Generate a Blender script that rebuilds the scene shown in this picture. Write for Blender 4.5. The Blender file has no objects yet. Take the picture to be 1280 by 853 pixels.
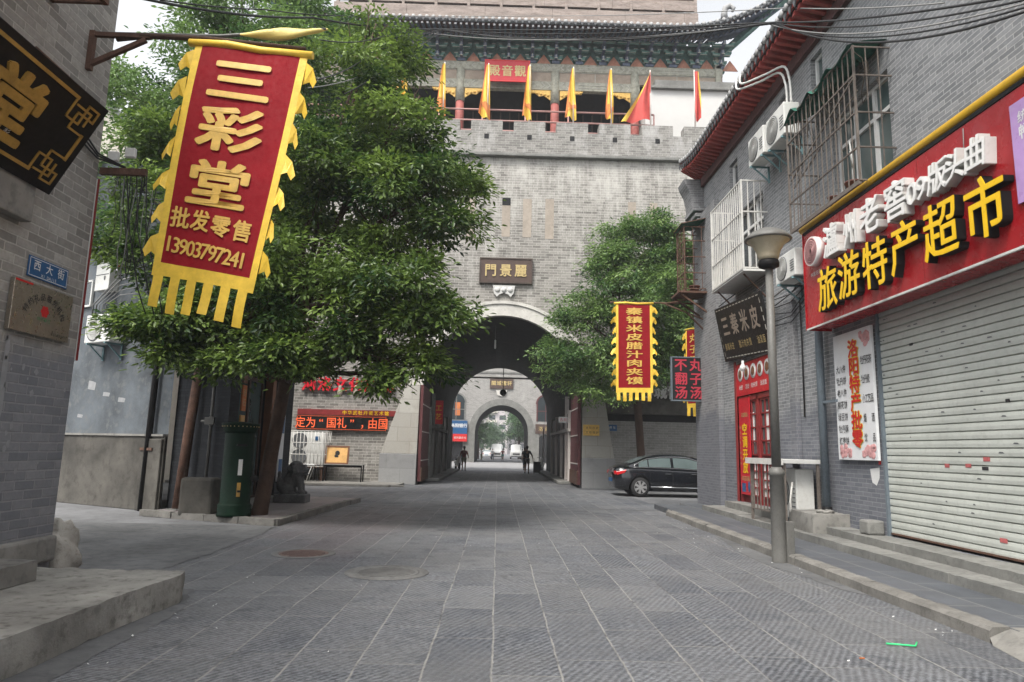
import bpy, math, random
import numpy as np
from mathutils import Vector, Matrix
random.seed(7); RNG = np.random.default_rng(7)
SC = bpy.context.scene
COL = SC.collection
R_ = math.radians
# ------------------------------------------------------------------ camera
LENS_PX = 853.3
CAMP = np.array([0, 0, 1.6])
_y = np.array([622 - 640, -(562 - 426.5), -LENS_PX]); _y /= np.linalg.norm(_y)
_u = np.array([0.026, 1, 0]); _u -= _y * _u.dot(_y); _u /= np.linalg.norm(_u)
ROT = np.array([np.cross(_y, _u), _y, _u])          # world = ROT @ camera
cam = bpy.data.objects.new("camera", bpy.data.cameras.new("camera"))
COL.objects.link(cam); SC.camera = cam
cam.data.sensor_width = 36; cam.data.lens = 36 * LENS_PX / 1280
cam.data.clip_end = 3000; cam.data.clip_start = 0.05
cam.matrix_world = Matrix.Translation(CAMP) @ Matrix(ROT.tolist()).to_4x4()

def ray(px, py): return ROT @ np.array([px - 640, -(py - 426.5), -LENS_PX])
def at_z(px, py, z=0.0): d = ray(px, py); return Vector(CAMP + d * ((z - 1.6) / d[2]))
def at_x(px, py, X): d = ray(px, py); return Vector(CAMP + d * (X / d[0]))
def at_y(px, py, Y): d = ray(px, py); return Vector(CAMP + d * (Y / d[1]))
def at_p(px, py, P, N):
    d = ray(px, py); P = np.array(P); N = np.array(N)
    return Vector(CAMP + d * ((P - CAMP).dot(N) / d.dot(N)))
# ------------------------------------------------------------------ light
SUN_EL, SUN_AZ = R_(56), R_(212)      # azimuth clockwise from +Y: behind the camera, a little left
w = bpy.data.worlds.new("World"); SC.world = w; w.use_nodes = True
nt = w.node_tree; nt.nodes.clear()
sky = nt.nodes.new("ShaderNodeTexSky"); sky.sky_type = 'NISHITA'; sky.sun_disc = False
sky.sun_elevation = SUN_EL; sky.sun_rotation = SUN_AZ; sky.air_density = 1.2; sky.dust_density = 3.0
hs = nt.nodes.new("ShaderNodeHueSaturation"); hs.inputs["Saturation"].default_value = 0.12
bg = nt.nodes.new("ShaderNodeBackground"); bg.inputs["Strength"].default_value = 0.115
wo = nt.nodes.new("ShaderNodeOutputWorld")
nt.links.new(sky.outputs[0], hs.inputs["Color"]); nt.links.new(hs.outputs[0], bg.inputs[0]); nt.links.new(bg.outputs[0], wo.inputs[0])
sl = bpy.data.lights.new("sun", 'SUN'); sl.energy = 1.5; sl.angle = R_(18); sl.color = (1, 0.95, 0.87)
sun = bpy.data.objects.new("sun", sl); COL.objects.link(sun)
sd = Vector((math.sin(SUN_AZ) * math.cos(SUN_EL), math.cos(SUN_AZ) * math.cos(SUN_EL), math.sin(SUN_EL)))
sun.rotation_euler = sd.to_track_quat('Z', 'Y').to_euler(); sun.location = (0, -20, 60)
SC.view_settings.view_transform = 'Standard'; SC.view_settings.look = 'None'
SC.view_settings.exposure = 1.52; SC.view_settings.gamma = 1.0; SC.view_settings.use_curve_mapping = False
SC.cycles.max_bounces = 8; SC.cycles.diffuse_bounces = 4; SC.cycles.volume_bounces = 1
SC.cycles.use_denoising = True; SC.cycles.caustics_reflective = False; SC.cycles.caustics_refractive = False
# ------------------------------------------------------------------ mesh helpers
V = Vector
class MB:
    def __init__(s): s.v = []; s.f = []; s.sm = []
    def add(s, vs, fs, smooth=False):
        b = len(s.v); s.v += [tuple(x) for x in vs]
        for f in fs: s.f.append([b + i for i in f]); s.sm.append(smooth)
        return s
    def box(s, x0, x1, y0, y1, z0, z1):
        x0, x1 = sorted((x0, x1)); y0, y1 = sorted((y0, y1)); z0, z1 = sorted((z0, z1))
        return s.add([(x0,y0,z0),(x1,y0,z0),(x1,y1,z0),(x0,y1,z0),(x0,y0,z1),(x1,y0,z1),(x1,y1,z1),(x0,y1,z1)],
              [(0,3,2,1),(4,5,6,7),(0,1,5,4),(1,2,6,5),(2,3,7,6),(3,0,4,7)])
    def obox(s, c, a, b, n):           # centre and three half axes (right handed)
        c, a, b, n = V(c), V(a), V(b), V(n); p = []
        for k in (-1, 1):
            for i, j in ((-1,-1),(1,-1),(1,1),(-1,1)): p.append(c + a*i + b*j + n*k)
        return s.add(p, [(0,3,2,1),(4,5,6,7),(0,1,5,4),(1,2,6,5),(2,3,7,6),(3,0,4,7)])
    def beam(s, p, q, w, h, up=(0,0,1)):
        p, q = V(p), V(q); d = (q - p).normalized(); r = d.cross(V(up))
        if r.length < 1e-4: r = d.cross(V((0,1,0)))
        r.normalize(); u = r.cross(d)
        return s.obox((p+q)/2, r*w/2, d*((q-p).length/2), u*h/2) if False else s.obox((p+q)/2, d*((q-p).length/2), u*h/2, r*w/2)
    def tube(s, pts, r, n=8, smooth=True, cap=True):
        pts = [V(p) for p in pts]; m = len(pts)
        rs = r if isinstance(r, (list, tuple)) else [r]*m
        t0 = (pts[1]-pts[0]).normalized(); a = t0.cross(V((0,0,1)))
        if a.length < 1e-3: a = V((1,0,0))
        a.normalize(); vs = []
        for i in range(m):
            t = (pts[min(i+1,m-1)] - pts[max(i-1,0)]).normalized()
            a = (a - t*a.dot(t)); a.normalize(); b = t.cross(a)
            for k in range(n):
                an = 2*math.pi*(k+.5)/n; vs.append(pts[i] + (a*math.cos(an) + b*math.sin(an))*rs[i])
        fs = [(i*n+k, i*n+(k+1)%n, (i+1)*n+(k+1)%n, (i+1)*n+k) for i in range(m-1) for k in range(n)]
        s.add(vs, fs, smooth)
        if cap: b = len(s.v)-n*m; s.f += [[b+k for k in range(n)][::-1], [b+(m-1)*n+k for k in range(n)]]; s.sm += [False, False]
        return s
    def lathe(s, prof, o=(0,0,0), n=24, ax=None, smooth=True):
        o = V(o); Z = V(ax).normalized() if ax is not None else V((0,0,1))
        X = Z.cross(V((0,0,1))) if abs(Z.z) < .9 else V((1,0,0)); X = (X - Z*X.dot(Z)).normalized(); Y = Z.cross(X)
        vs = []; m = len(prof)
        for r, z in prof:
            for k in range(n):
                an = 2*math.pi*k/n; vs.append(o + X*(r*math.cos(an)) + Y*(r*math.sin(an)) + Z*z)
        fs = [(i*n+k, i*n+(k+1)%n, (i+1)*n+(k+1)%n, (i+1)*n+k) for i in range(m-1) for k in range(n)]
        s.add(vs, fs, smooth); b = len(s.v)-n*m
        if prof[0][0] > 1e-4: s.f.append([b+k for k in range(n)][::-1]); s.sm.append(False)
        if prof[-1][0] > 1e-4: s.f.append([b+(m-1)*n+k for k in range(n)]); s.sm.append(False)
        return s
    def prism(s, poly, d):             # polygon (counter-clockwise seen from -d) swept by d
        poly = [V(p) for p in poly]; d = V(d); n = len(poly)
        fs = [list(range(n))[::-1], [n+i for i in range(n)]] + [(i, (i+1)%n, n+(i+1)%n, n+i) for i in range(n)]
        return s.add(poly + [p+d for p in poly], fs)
    def grid(s, fn, nu, nv, smooth=True):
        vs = [fn(i/nu, j/nv) for j in range(nv+1) for i in range(nu+1)]
        fs = [(j*(nu+1)+i, j*(nu+1)+i+1, (j+1)*(nu+1)+i+1, (j+1)*(nu+1)+i) for j in range(nv) for i in range(nu)]
        return s.add(vs, fs, smooth)
    def ball(s, c, r, n=10, m=7, rot=None):
        rx, ry, rz = r if isinstance(r, (list, tuple)) else (r, r, r); c = V(c); vs = []; M = rot
        for j in range(m+1):
            th = math.pi*j/m
            for i in range(n):
                ph = 2*math.pi*i/n
                p = V((rx*math.sin(th)*math.cos(ph), ry*math.sin(th)*math.sin(ph), rz*math.cos(th)))
                vs.append(c + (M @ p if M else p))
        fs = [(j*n+i, (j+1)*n+i, (j+1)*n+(i+1)%n, j*n+(i+1)%n) for j in range(m) for i in range(n)]
        return s.add(vs, fs, True)
    def build_each(s, name, mat, parent=None, bevel=0, per=1):
        """one object per loose piece"""
        up = list(range(len(s.v)))
        def find(i):
            while up[i] != i: up[i] = up[up[i]]; i = up[i]
            return i
        for f in s.f:
            for i in f[1:]: up[find(i)] = find(f[0])
        grp = {}
        for f, sm in zip(s.f, s.sm): grp.setdefault(find(f[0]), []).append((f, sm))
        out = []
        for fs in grp.values():
            ids = sorted({i for f, _ in fs for i in f}); mp = {i: k for k, i in enumerate(ids)}; m = MB()
            m.v = [s.v[i] for i in ids]; m.f = [[mp[i] for i in f] for f, _ in fs]; m.sm = [q for _, q in fs]; out.append(m.build(name, mat, parent, bevel))
        return out
    def build(s, name, mat, parent=None, bevel=0, kind=None, fix=True):
        o = V((0,0,0)); p = parent
        while p is not None: o += p.location; p = p.parent
        me = bpy.data.meshes.new(name)
        va = np.array(s.v, dtype=np.float32)
        me.from_pydata((va - np.array(o, dtype=np.float32)).tolist(), [], s.f)
        me.polygons.foreach_set("use_smooth", s.sm)
        if fix:
            import bmesh
            bm = bmesh.new(); bm.from_mesh(me); bmesh.ops.recalc_face_normals(bm, faces=bm.faces); bm.to_mesh(me); bm.free()
        me.update()
        n = len(me.loops); vi = np.empty(n, dtype=np.int32); me.loops.foreach_get("vertex_index", vi)
        pn = np.empty(len(me.polygons)*3, dtype=np.float32); me.polygons.foreach_get("normal", pn); pn = pn.reshape(-1,3)
        lt = np.empty(len(me.polygons), dtype=np.int32); me.polygons.foreach_get("loop_total", lt)
        ln = np.abs(np.repeat(pn, lt, axis=0)); P = va[vi]
        ax = ln.argmax(axis=1)
        uv = np.where((ax == 2)[:,None], P[:,[0,1]], np.where((ax == 0)[:,None], P[:,[1,2]], P[:,[0,2]]))
        me.uv_layers.new(name="uv").data.foreach_set("uv", uv.astype(np.float32).ravel())
        if mat: me.materials.append(mat)
        ob = bpy.data.objects.new(name, me); COL.objects.link(ob)
        if parent is not None: ob.parent = parent
        if bevel:
            b = ob.modifiers.new("bevel", 'BEVEL'); b.width = bevel; b.segments = 2; b.limit_method = 'ANGLE'; b.angle_limit = R_(40)
        if kind: ob["kind"] = kind
        return ob
def tag(o, label, cat, group=None):
    o["label"] = label; o["category"] = cat
    if group: o["group"] = group
    return o
def thing(name, label, cat, loc=(0,0,0), group=None):
    o = bpy.data.objects.new(name, None); COL.objects.link(o); o.location = loc; o.empty_display_size = .2
    return tag(o, label, cat, group)
def copy_tree(o, parent=None):
    c = o.copy(); COL.objects.link(c)
    if parent is not None: c.parent = parent
    for ch in o.children: copy_tree(ch, c)
    return c
def dup(o, loc, label, rz=None):
    c = copy_tree(o); c.location = loc; c["label"] = label
    if rz is not None: c.rotation_euler = (0, 0, rz)
    return c
def wall_holes(mb, o, U, W, N, w, h, t, holes, depth=None):
    """slab of width w (along U) and height h (along W), front at o, thickness t against N; holes (u0,u1,v0,v1)"""
    o, U, W, N = V(o), V(U), V(W), V(N)
    us = sorted({0, w, *[x for q in holes for x in q[:2]]}); vs = sorted({0, h, *[x for q in holes for x in q[2:]]})
    for i in range(len(us)-1):
        for j in range(len(vs)-1):
            a, b, c, d = us[i], us[i+1], vs[j], vs[j+1]
            if any(q[0] <= a and b <= q[1] and q[2] <= c and d <= q[3] for q in holes): continue
            mb.add([o+U*a+W*c, o+U*b+W*c, o+U*b+W*d, o+U*a+W*d], [(0,1,2,3)])
    for (a, b, c, d) in holes:
        D = -N*t; p = [o+U*a+W*c, o+U*b+W*c, o+U*b+W*d, o+U*a+W*d]
        for k in range(4): q, r = p[k], p[(k+1)%4]; mb.add([q, q+D, r+D, r], [(0,1,2,3)])
    return mb
# ------------------------------------------------------------------ glyphs
_fc = bpy.data.curves.new('glyph', 'FONT'); _fo = bpy.data.objects.new('glyph', _fc); COL.objects.link(_fo)
_gl = {}
def glyph(ch, bold, ext, res=2):
    k = (ch, bold, ext)
    if k not in _gl:
        _fc.body = ch; _fc.offset = bold; _fc.extrude = ext; _fc.resolution_u = res
        bpy.context.view_layer.update()
        me = bpy.data.meshes.new_from_object(_fo.evaluated_get(bpy.context.evaluated_depsgraph_get()))
        vs = [v.co.copy() for v in me.vertices]; fs = [list(p.vertices) for p in me.polygons]
        xs = [v.x for v in vs] or [0, 1]
        _gl[k] = (vs, fs, (min(xs)+max(xs))/2); bpy.data.meshes.remove(me)
    return _gl[k]
def bold_shifts(b, sx):
    if b <= .004: return [(0, 0)]
    if sx < .25: return [(-b*.8, 0), (b*.8, 0), (0, b*.5)]
    d = b*.72; return [(0,0), (b,0), (-b,0), (0,b), (0,-b), (d,d), (-d,d), (d,-d), (-d,-d)]
def letters(mb, text, p, step, U, W, sx, sy=None, bold=0.0, ext=0.0, prop=False):
    """characters centred at p, p+step, ... in the plane of unit vectors U (right) and W (up); sx, sy em sizes in metres"""
    p, step, U, W = V(p), V(step), V(U).normalized(), V(W).normalized(); sy = sy or sx; N = U.cross(W)
    for i, ch in enumerate(text):
        if ch == ' ': continue
        vs, fs, cx = glyph(ch, 0, ext); c = p + step*i
        for k, (bx, by) in enumerate(bold_shifts(bold, sx)):
            mb.add([c + U*((v.x-cx)*sx + bx*sx) + W*((v.y-.36)*sy + by*sy) + N*((v.z+ext)*sx + k*.0004) for v in vs], fs)
    return mb
# ------------------------------------------------------------------ materials
MATS = {}
def newmat(name):
    m = bpy.data.materials.new(name); m.use_nodes = True; t = m.node_tree
    return m, t, t.nodes["Principled BSDF"]
from mathutils import noise as _ns
def roughen(ob, cell=.12, amp=.012, scale=4.0):
    """chip and wobble a stone: subdivide, then move points by noise"""
    import bmesh
    bm = bmesh.new(); bm.from_mesh(ob.data); bmesh.ops.remove_doubles(bm, verts=bm.verts, dist=1e-5)
    for _ in range(5):
        es = [e for e in bm.edges if e.calc_length() > cell]
        if not es: break
        bmesh.ops.subdivide_edges(bm, edges=es, cuts=1, use_grid_fill=True)
    bm.normal_update(); ng = []
    for v in bm.verts:
        p = v.co + ob.location; n = v.normal; k = _ns.noise(p*scale)*.6 + _ns.noise(p*scale*3.1)*.35
        edge = sum(1 for f in v.link_faces if f.normal.dot(n) < .9)
        ng.append(n*(k*amp - (amp*1.6*max(0, _ns.noise(p*scale*2+Vector((7,3,1)))) if edge else 0)))
    for v, d in zip(bm.verts, ng): v.co += d
    bmesh.ops.triangulate(bm, faces=[f for f in bm.faces if len(f.verts) > 4])
    for f in bm.faces: f.smooth = True
    bm.to_mesh(ob.data); bm.free()
    for m in list(ob.modifiers):
        if m.type == 'BEVEL': ob.modifiers.remove(m)
    try: ob.data.set_sharp_from_angle(angle=R_(33))
    except Exception: pass
    return ob
class NT:
    """tiny wrapper to write node graphs"""
    def __init__(s, t): s.t = t
    def n(s, typ, **kw):
        x = s.t.nodes.new(typ)
        for k, v in kw.items(): setattr(x, k, v)
        return x
    def set(s, sock, v):
        if isinstance(v, bpy.types.NodeSocket): s.t.links.new(v, sock)
        elif v is not None:
            if hasattr(sock.default_value, '__len__') and not hasattr(v, '__len__'): v = (v,)*len(sock.default_value)
            if hasattr(v, '__len__') and len(v) == 3 and len(sock.default_value) == 4: v = (*v, 1)
            sock.default_value = v
    def math(s, op, a, b=None, c=None, clamp=False):
        x = s.n("ShaderNodeMath", operation=op, use_clamp=clamp)
        for i, v in enumerate((a, b, c)):
            if v is not None: s.set(x.inputs[i], v)
        return x.outputs[0]
    def mix(s, f, a, b, mode='MIX'):
        x = s.n("ShaderNodeMix", data_type='RGBA', blend_type=mode)
        s.set(x.inputs[0], f); s.set(x.inputs[6], a); s.set(x.inputs[7], b); return x.outputs[2]
    def noise(s, vec, scale, detail=4, rough=.6, dist=0):
        x = s.n("ShaderNodeTexNoise"); s.set(x.inputs["Vector"], vec); s.set(x.inputs["Scale"], scale)
        s.set(x.inputs["Detail"], detail); s.set(x.inputs["Roughness"], rough); s.set(x.inputs["Distortion"], dist); return x.outputs["Fac"]
    def ramp(s, f, a, b, lo=0.0, hi=1.0):
        x = s.n("ShaderNodeMapRange"); x.clamp = True; s.set(x.inputs[0], f)
        for i, v in enumerate((a, b, lo, hi)): s.set(x.inputs[i+1], v)
        return x.outputs[0]
    def coord(s, kind='Object'): return s.n("ShaderNodeTexCoord").outputs[kind]
    def geo(s): return s.n("ShaderNodeNewGeometry").outputs["Position"]
    def xyz(s, v):
        x = s.n("ShaderNodeSeparateXYZ"); s.set(x.inputs[0], v); return x.outputs
    def comb(s, a, b, c=0.0):
        x = s.n("ShaderNodeCombineXYZ")
        for i, v in enumerate((a, b, c)): s.set(x.inputs[i], v)
        return x.outputs[0]
    def scale(s, v, sc):
        x = s.n("ShaderNodeMapping"); s.set(x.inputs[0], v); x.inputs["Scale"].default_value = sc; return x.outputs[0]
    def bump(s, h, strength, dist=.01, normal=None):
        x = s.n("ShaderNodeBump"); s.set(x.inputs["Height"], h); s.set(x.inputs["Strength"], strength); x.inputs["Distance"].default_value = dist
        if normal is not None: s.set(x.inputs["Normal"], normal)
        return x.outputs[0]
def pm(name, col, rough=.6, var=.18, vs=2.5, bump=.15, bs=40, metal=0, dirt=.25, dcol=None, spec=.4, emit=None, alpha=None, coat=0, trans=0, st=None):
    """plain material: base colour with broad mottling, fine grain and grime"""
    if name in MATS: return MATS[name]
    m, t, b = newmat(name); q = NT(t); co = q.geo()
    if st: co = q.scale(co, st)
    n1 = q.noise(co, vs, 5, .65); n2 = q.noise(co, vs*7, 3, .6); col = tuple(col)
    c = q.mix(q.ramp(n1, .3, .7), tuple(x*(1-var) for x in col), tuple(min(1, x*(1+var)) for x in col))
    dc = dcol or tuple(x*.45 for x in col)
    c = q.mix(q.math('MULTIPLY', q.ramp(n2, .52, .75), dirt), c, dc)
    q.set(b.inputs["Base Color"], c)
    q.set(b.inputs["Roughness"], q.ramp(n2, .3, .7, max(.05, rough-.1), min(1, rough+.12)))
    b.inputs["Metallic"].default_value = metal; b.inputs["Specular IOR Level"].default_value = spec
    if coat: b.inputs["Coat Weight"].default_value = coat; b.inputs["Coat Roughness"].default_value = .05
    if bump: q.set(b.inputs["Normal"], q.bump(q.noise(co, bs, 3, .6), bump, .01))
    if emit: b.inputs["Emission Color"].default_value = (*emit[:3], 1); b.inputs["Emission Strength"].default_value = emit[3]
    if trans: b.inputs["Transmission Weight"].default_value = trans
    MATS[name] = m; return m
def brick(name, c1, c2, mortar, bw, bh, ms=.008, rough=.85, patch=None, pth=(.5, .7), psc=(.35, .35, .15), low=None, bump=.5, mvar=.5, stain=.35):
    m, t, b = newmat(name); q = NT(t); uv = q.coord('UV'); g = q.geo()
    x = q.n("ShaderNodeTexBrick"); wob = q.noise(g, 3, 3, .6)
    vx = q.n("ShaderNodeVectorMath", operation='ADD'); q.set(vx.inputs[0], uv); q.set(vx.inputs[1], q.comb(q.math('MULTIPLY', wob, .02), q.math('MULTIPLY', wob, .014)))
    q.set(x.inputs["Vector"], vx.outputs[0]); q.set(x.inputs["Scale"], 1.0)
    x.inputs["Brick Width"].default_value = bw; x.inputs["Row Height"].default_value = bh
    x.inputs["Mortar Size"].default_value = ms; x.inputs["Mortar Smooth"].default_value = .3; x.inputs["Bias"].default_value = 0
    q.set(x.inputs["Color1"], c1); q.set(x.inputs["Color2"], c2); q.set(x.inputs["Mortar"], mortar)
    n0 = q.noise(g, 1.1, 6, .7); n1 = q.noise(g, 14, 4, .7)
    c = q.mix(q.math('MULTIPLY', q.ramp(n1, .35, .75), mvar), x.outputs["Color"], tuple(k*.55 for k in c1))
    c = q.mix(q.math('MULTIPLY', q.ramp(n0, .55, .75), stain), c, tuple(k*.4 for k in c1))
    if low:       # a wash of another tone up to a ragged height
        z = q.math('ADD', q.xyz(g)[2], q.math('MULTIPLY', q.noise(g, 1.6, 4, .6), .9))
        f = q.math('MULTIPLY', q.ramp(z, low[0]-.15, low[0]+.15, 1, 0), low[2]); c = q.mix(f, c, low[1])
    if patch:
        pn = q.noise(q.scale(g, psc), 1.0, 7, .8)
        if name == 'tower brick': pn = q.math('ADD', pn, q.ramp(q.xyz(g)[2], 9.0, 15.5, -.11, .055))      # salts bloom mostly under the coping
        c = q.mix(q.math('MULTIPLY', q.ramp(pn, pth[0], pth[1]), patch[1]), c, patch[0])
    q.set(b.inputs["Base Color"], c); b.inputs["Roughness"].default_value = rough; b.inputs["Specular IOR Level"].default_value = .3
    h = q.math('SUBTRACT', q.math('MULTIPLY', n1, .5), x.outputs["Fac"])
    q.set(b.inputs["Normal"], q.bump(h, bump, .012)); MATS[name] = m; return m
def road_mat():
    m, t, b = newmat("street slabs"); q = NT(t); g = q.geo(); X, Y, Z = q.xyz(g)
    wob = q.math('MULTIPLY', q.math('SUBTRACT', q.noise(g, .9, 4, .65), .5), .055)
    W = .5; xr = q.math('DIVIDE', q.math('ADD', X, wob), W); row = q.math('FLOOR', xr); fx = q.math('FRACT', xr)
    def white(a, b_=0.0):
        k = q.n("ShaderNodeTexWhiteNoise", noise_dimensions='2D'); q.set(k.inputs["Vector"], q.comb(a, b_)); return k.outputs["Value"]
    r1 = white(row); L = q.math('ADD', .85, q.math('MULTIPLY', r1, .65))
    yr = q.math('DIVIDE', q.math('ADD', q.math('ADD', Y, q.math('MULTIPLY', wob, .35)), q.math('MULTIPLY', white(row, 3.3), 2.0)), L)
    cell = q.math('FLOOR', yr); fy = q.math('FRACT', yr); rnd = white(row, cell); rnd2 = white(q.math('ADD', row, 17.3), cell)
    ex = q.math('MULTIPLY', q.math('SUBTRACT', .5, q.math('ABSOLUTE', q.math('SUBTRACT', fx, .5))), W)
    ey = q.math('MULTIPLY', q.math('SUBTRACT', .5, q.math('ABSOLUTE', q.math('SUBTRACT', fy, .5))), L)
    en = q.math('MULTIPLY', q.math('SUBTRACT', q.noise(g, 22, 3, .7), .5), .018)
    jx = q.ramp(q.math('ADD', ex, en), .004, .012, 1, 0); jy = q.ramp(q.math('ADD', ey, q.math('MULTIPLY', en, .6)), .004, .015, 1, 0)
    joint = q.math('MAXIMUM', jx, q.math('MULTIPLY', jy, .62))
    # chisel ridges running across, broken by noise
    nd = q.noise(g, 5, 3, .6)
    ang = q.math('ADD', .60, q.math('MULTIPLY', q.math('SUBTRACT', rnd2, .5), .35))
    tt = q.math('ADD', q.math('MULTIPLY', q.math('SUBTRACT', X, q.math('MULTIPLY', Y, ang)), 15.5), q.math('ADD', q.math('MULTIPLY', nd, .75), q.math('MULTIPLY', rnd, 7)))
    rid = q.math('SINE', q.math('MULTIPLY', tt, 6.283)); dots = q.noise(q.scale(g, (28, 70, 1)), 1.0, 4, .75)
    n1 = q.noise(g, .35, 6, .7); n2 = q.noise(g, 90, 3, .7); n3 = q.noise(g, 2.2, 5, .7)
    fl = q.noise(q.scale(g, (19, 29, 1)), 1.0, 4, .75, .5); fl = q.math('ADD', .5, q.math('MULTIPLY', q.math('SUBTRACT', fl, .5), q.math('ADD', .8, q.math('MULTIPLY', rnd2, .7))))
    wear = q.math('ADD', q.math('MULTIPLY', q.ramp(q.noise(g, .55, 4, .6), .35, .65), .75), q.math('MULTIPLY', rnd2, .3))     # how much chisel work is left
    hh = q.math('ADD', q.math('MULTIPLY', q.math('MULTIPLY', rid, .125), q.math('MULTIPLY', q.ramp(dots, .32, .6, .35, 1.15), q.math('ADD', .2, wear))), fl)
    c = q.mix(q.ramp(hh, .34, .68), (.016, .018, .024), (.245, .25, .262))  # grooves darker, ridge tops lighter: relief shading painted into the colour
    c = q.mix(q.math('SUBTRACT', .62, q.math('MULTIPLY', wear, .35)), c, q.mix(q.ramp(rnd, 0, 1), (.040, .044, .053), (.150, .148, .146)))
    c = q.mix(q.ramp(n2, .60, .82, 0, .4), c, (.30, .30, .30))
    c = q.mix(q.ramp(n1, .40, .62, 0, .5), c, (.15, .145, .137))
    c = q.mix(q.ramp(n3, .54, .70, 0, .6), c, (.040, .044, .053))
    c = q.mix(.35, c, q.mix(1.0, c, (.90, .98, 1.10), 'MULTIPLY'))
    c = q.mix(q.ramp(q.noise(g, .9, 5, .75, .8), .60, .68, 0, .5), c, (.055, .056, .06))
    # soft reddish tint near the left kerb, a red reflection put into the colour
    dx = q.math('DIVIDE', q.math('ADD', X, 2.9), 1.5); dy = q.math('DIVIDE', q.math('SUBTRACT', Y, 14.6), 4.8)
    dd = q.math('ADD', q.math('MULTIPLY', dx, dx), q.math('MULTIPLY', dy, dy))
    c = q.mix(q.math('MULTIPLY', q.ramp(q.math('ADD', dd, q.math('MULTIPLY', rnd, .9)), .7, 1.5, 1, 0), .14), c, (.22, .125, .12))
    c = q.mix(q.math('MULTIPLY', joint, q.ramp(n3, .35, .6, .45, .95)), c, q.mix(q.ramp(q.noise(g, 1.7, 3, .7), .33, .46), (.035, .035, .038), (.26, .255, .24)))
    q.set(b.inputs["Base Color"], c); q.set(b.inputs["Roughness"], q.ramp(n3, .3, .7, .5, .78)); b.inputs["Specular IOR Level"].default_value = .45
    h = q.math('ADD', q.math('ADD', q.math('MULTIPLY', rid, .7), q.math('MULTIPLY', fl, 2.0)), q.math('MULTIPLY', joint, -1.0))
    h = q.math('ADD', h, q.math('MULTIPLY', rnd, .5))
    q.set(b.inputs["Normal"], q.bump(h, .55, .012)); return m
def tiles_mat(name, c1, c2, grout, w, h):
    m, t, b = newmat(name); q = NT(t); g = q.geo(); x = q.n("ShaderNodeTexBrick"); q.set(x.inputs["Vector"], g)
    o = q.xyz(g); q.set(x.inputs["Vector"], q.comb(o[1], o[0])); x.inputs["Brick Width"].default_value = w; x.inputs["Row Height"].default_value = h
    q.set(x.inputs["Scale"], 1.0); x.inputs["Mortar Size"].default_value = .010; q.set(x.inputs["Color1"], c1); q.set(x.inputs["Color2"], c2); q.set(x.inputs["Mortar"], grout)
    n1 = q.noise(g, 1.5, 5, .7); n2 = q.noise(g, 60, 3, .6)
    c = q.mix(q.ramp(n1, .45, .7, 0, .45), x.outputs["Color"], tuple(k*1.9 for k in c1)); c = q.mix(q.ramp(n2, .55, .8, 0, .4), c, tuple(k*.5 for k in c1))
    q.set(b.inputs["Base Color"], c); b.inputs["Roughness"].default_value = .6
    q.set(b.inputs["Normal"], q.bump(q.math('SUBTRACT', n2, x.outputs["Fac"]), .3, .006)); return m
def leaf_mat(name, c1, c2, tr):
    m, t, b = newmat(name); q = NT(t); a = q.n("ShaderNodeAttribute", attribute_name="tint")
    g = q.n("ShaderNodeTree") if False else None
    c = q.mix(a.outputs["Fac"], c1, c2)
    q.set(b.inputs["Base Color"], c); b.inputs["Roughness"].default_value = .42; b.inputs["Specular IOR Level"].default_value = .45
    d = q.n("ShaderNodeBsdfTranslucent"); q.set(d.inputs[0], q.mix(a.outputs["Fac"], tuple(x*1.3 for x in c1), tuple(x*1.3 for x in c2)))
    mx = q.n("ShaderNodeMixShader"); mx.inputs[0].default_value = tr
    t.links.new(b.outputs[0], mx.inputs[1]); t.links.new(d.outputs[0], mx.inputs[2]); t.links.new(mx.outputs[0], t.nodes["Material Output"].inputs[0]); return m
def bands(name, c, dark, freq, ax=2, rough=.5, f0=.5, grime=.5, gcol=(.1,.1,.1)):
    m = pm(name, c, rough, .1, 1.5, .1, 60, dirt=grime, dcol=gcol); return m

M = {}
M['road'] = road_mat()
M['conc'] = pm('worn concrete', (.205,.198,.182), .85, .35, 1.1, .5, 30, dirt=.65, dcol=(.08,.08,.078))
M['alley'] = pm('alley concrete', (.108,.11,.112), .85, .35, .9, .5, 30, dirt=.6, dcol=(.055,.056,.06))
M['lid'] = pm('cement lid', (.135,.133,.128), .85, .3, 2, .5, 30, dirt=.6, dcol=(.07,.07,.07))
M['ground'] = pm('grey ground', (.15,.152,.158), .8, .3, .6, .4, 60, dirt=.5, dcol=(.08,.08,.085))
M['stone'] = pm('grey stone', (.175,.174,.163), .8, .28, 1.6, .6, 35, dirt=.6, dcol=(.10,.10,.095))
M['plat'] = pm('platform stone', (.27,.262,.238), .88, .4, 1.3, .6, 40, dirt=.75, dcol=(.085,.08,.07))
M['sticker'] = pm('faded red sticker', (.42,.10,.10), .6, .3, 12, 0, dirt=.4, dcol=(.6,.4,.4))
M['kerb'] = pm('kerb stone', (.165,.158,.145), .85, .3, 2.2, .6, 40, dirt=.6, dcol=(.10,.095,.085))
M['pave'] = tiles_mat('pavement tiles', (.062,.068,.078), (.085,.09,.10), (.17,.17,.165), .8, .5)
M['pave_l'] = tiles_mat('left pavement', (.15,.135,.135), (.19,.165,.165), (.22,.21,.2), .6, .4)
M['facade'] = brick('tower brick', (.15,.142,.129), (.33,.314,.288), (.45,.43,.40), .40, .125, .012, patch=((.54,.525,.49), .6), pth=(.44,.66), psc=(1.3,1.3,.35), stain=.5, mvar=.5)
M['facade_dim'] = brick('gate side brick', (.23,.222,.21), (.30,.29,.272), (.40,.39,.37), .38, .11, .008, patch=((.46,.45,.43), .5), stain=.4)
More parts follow.
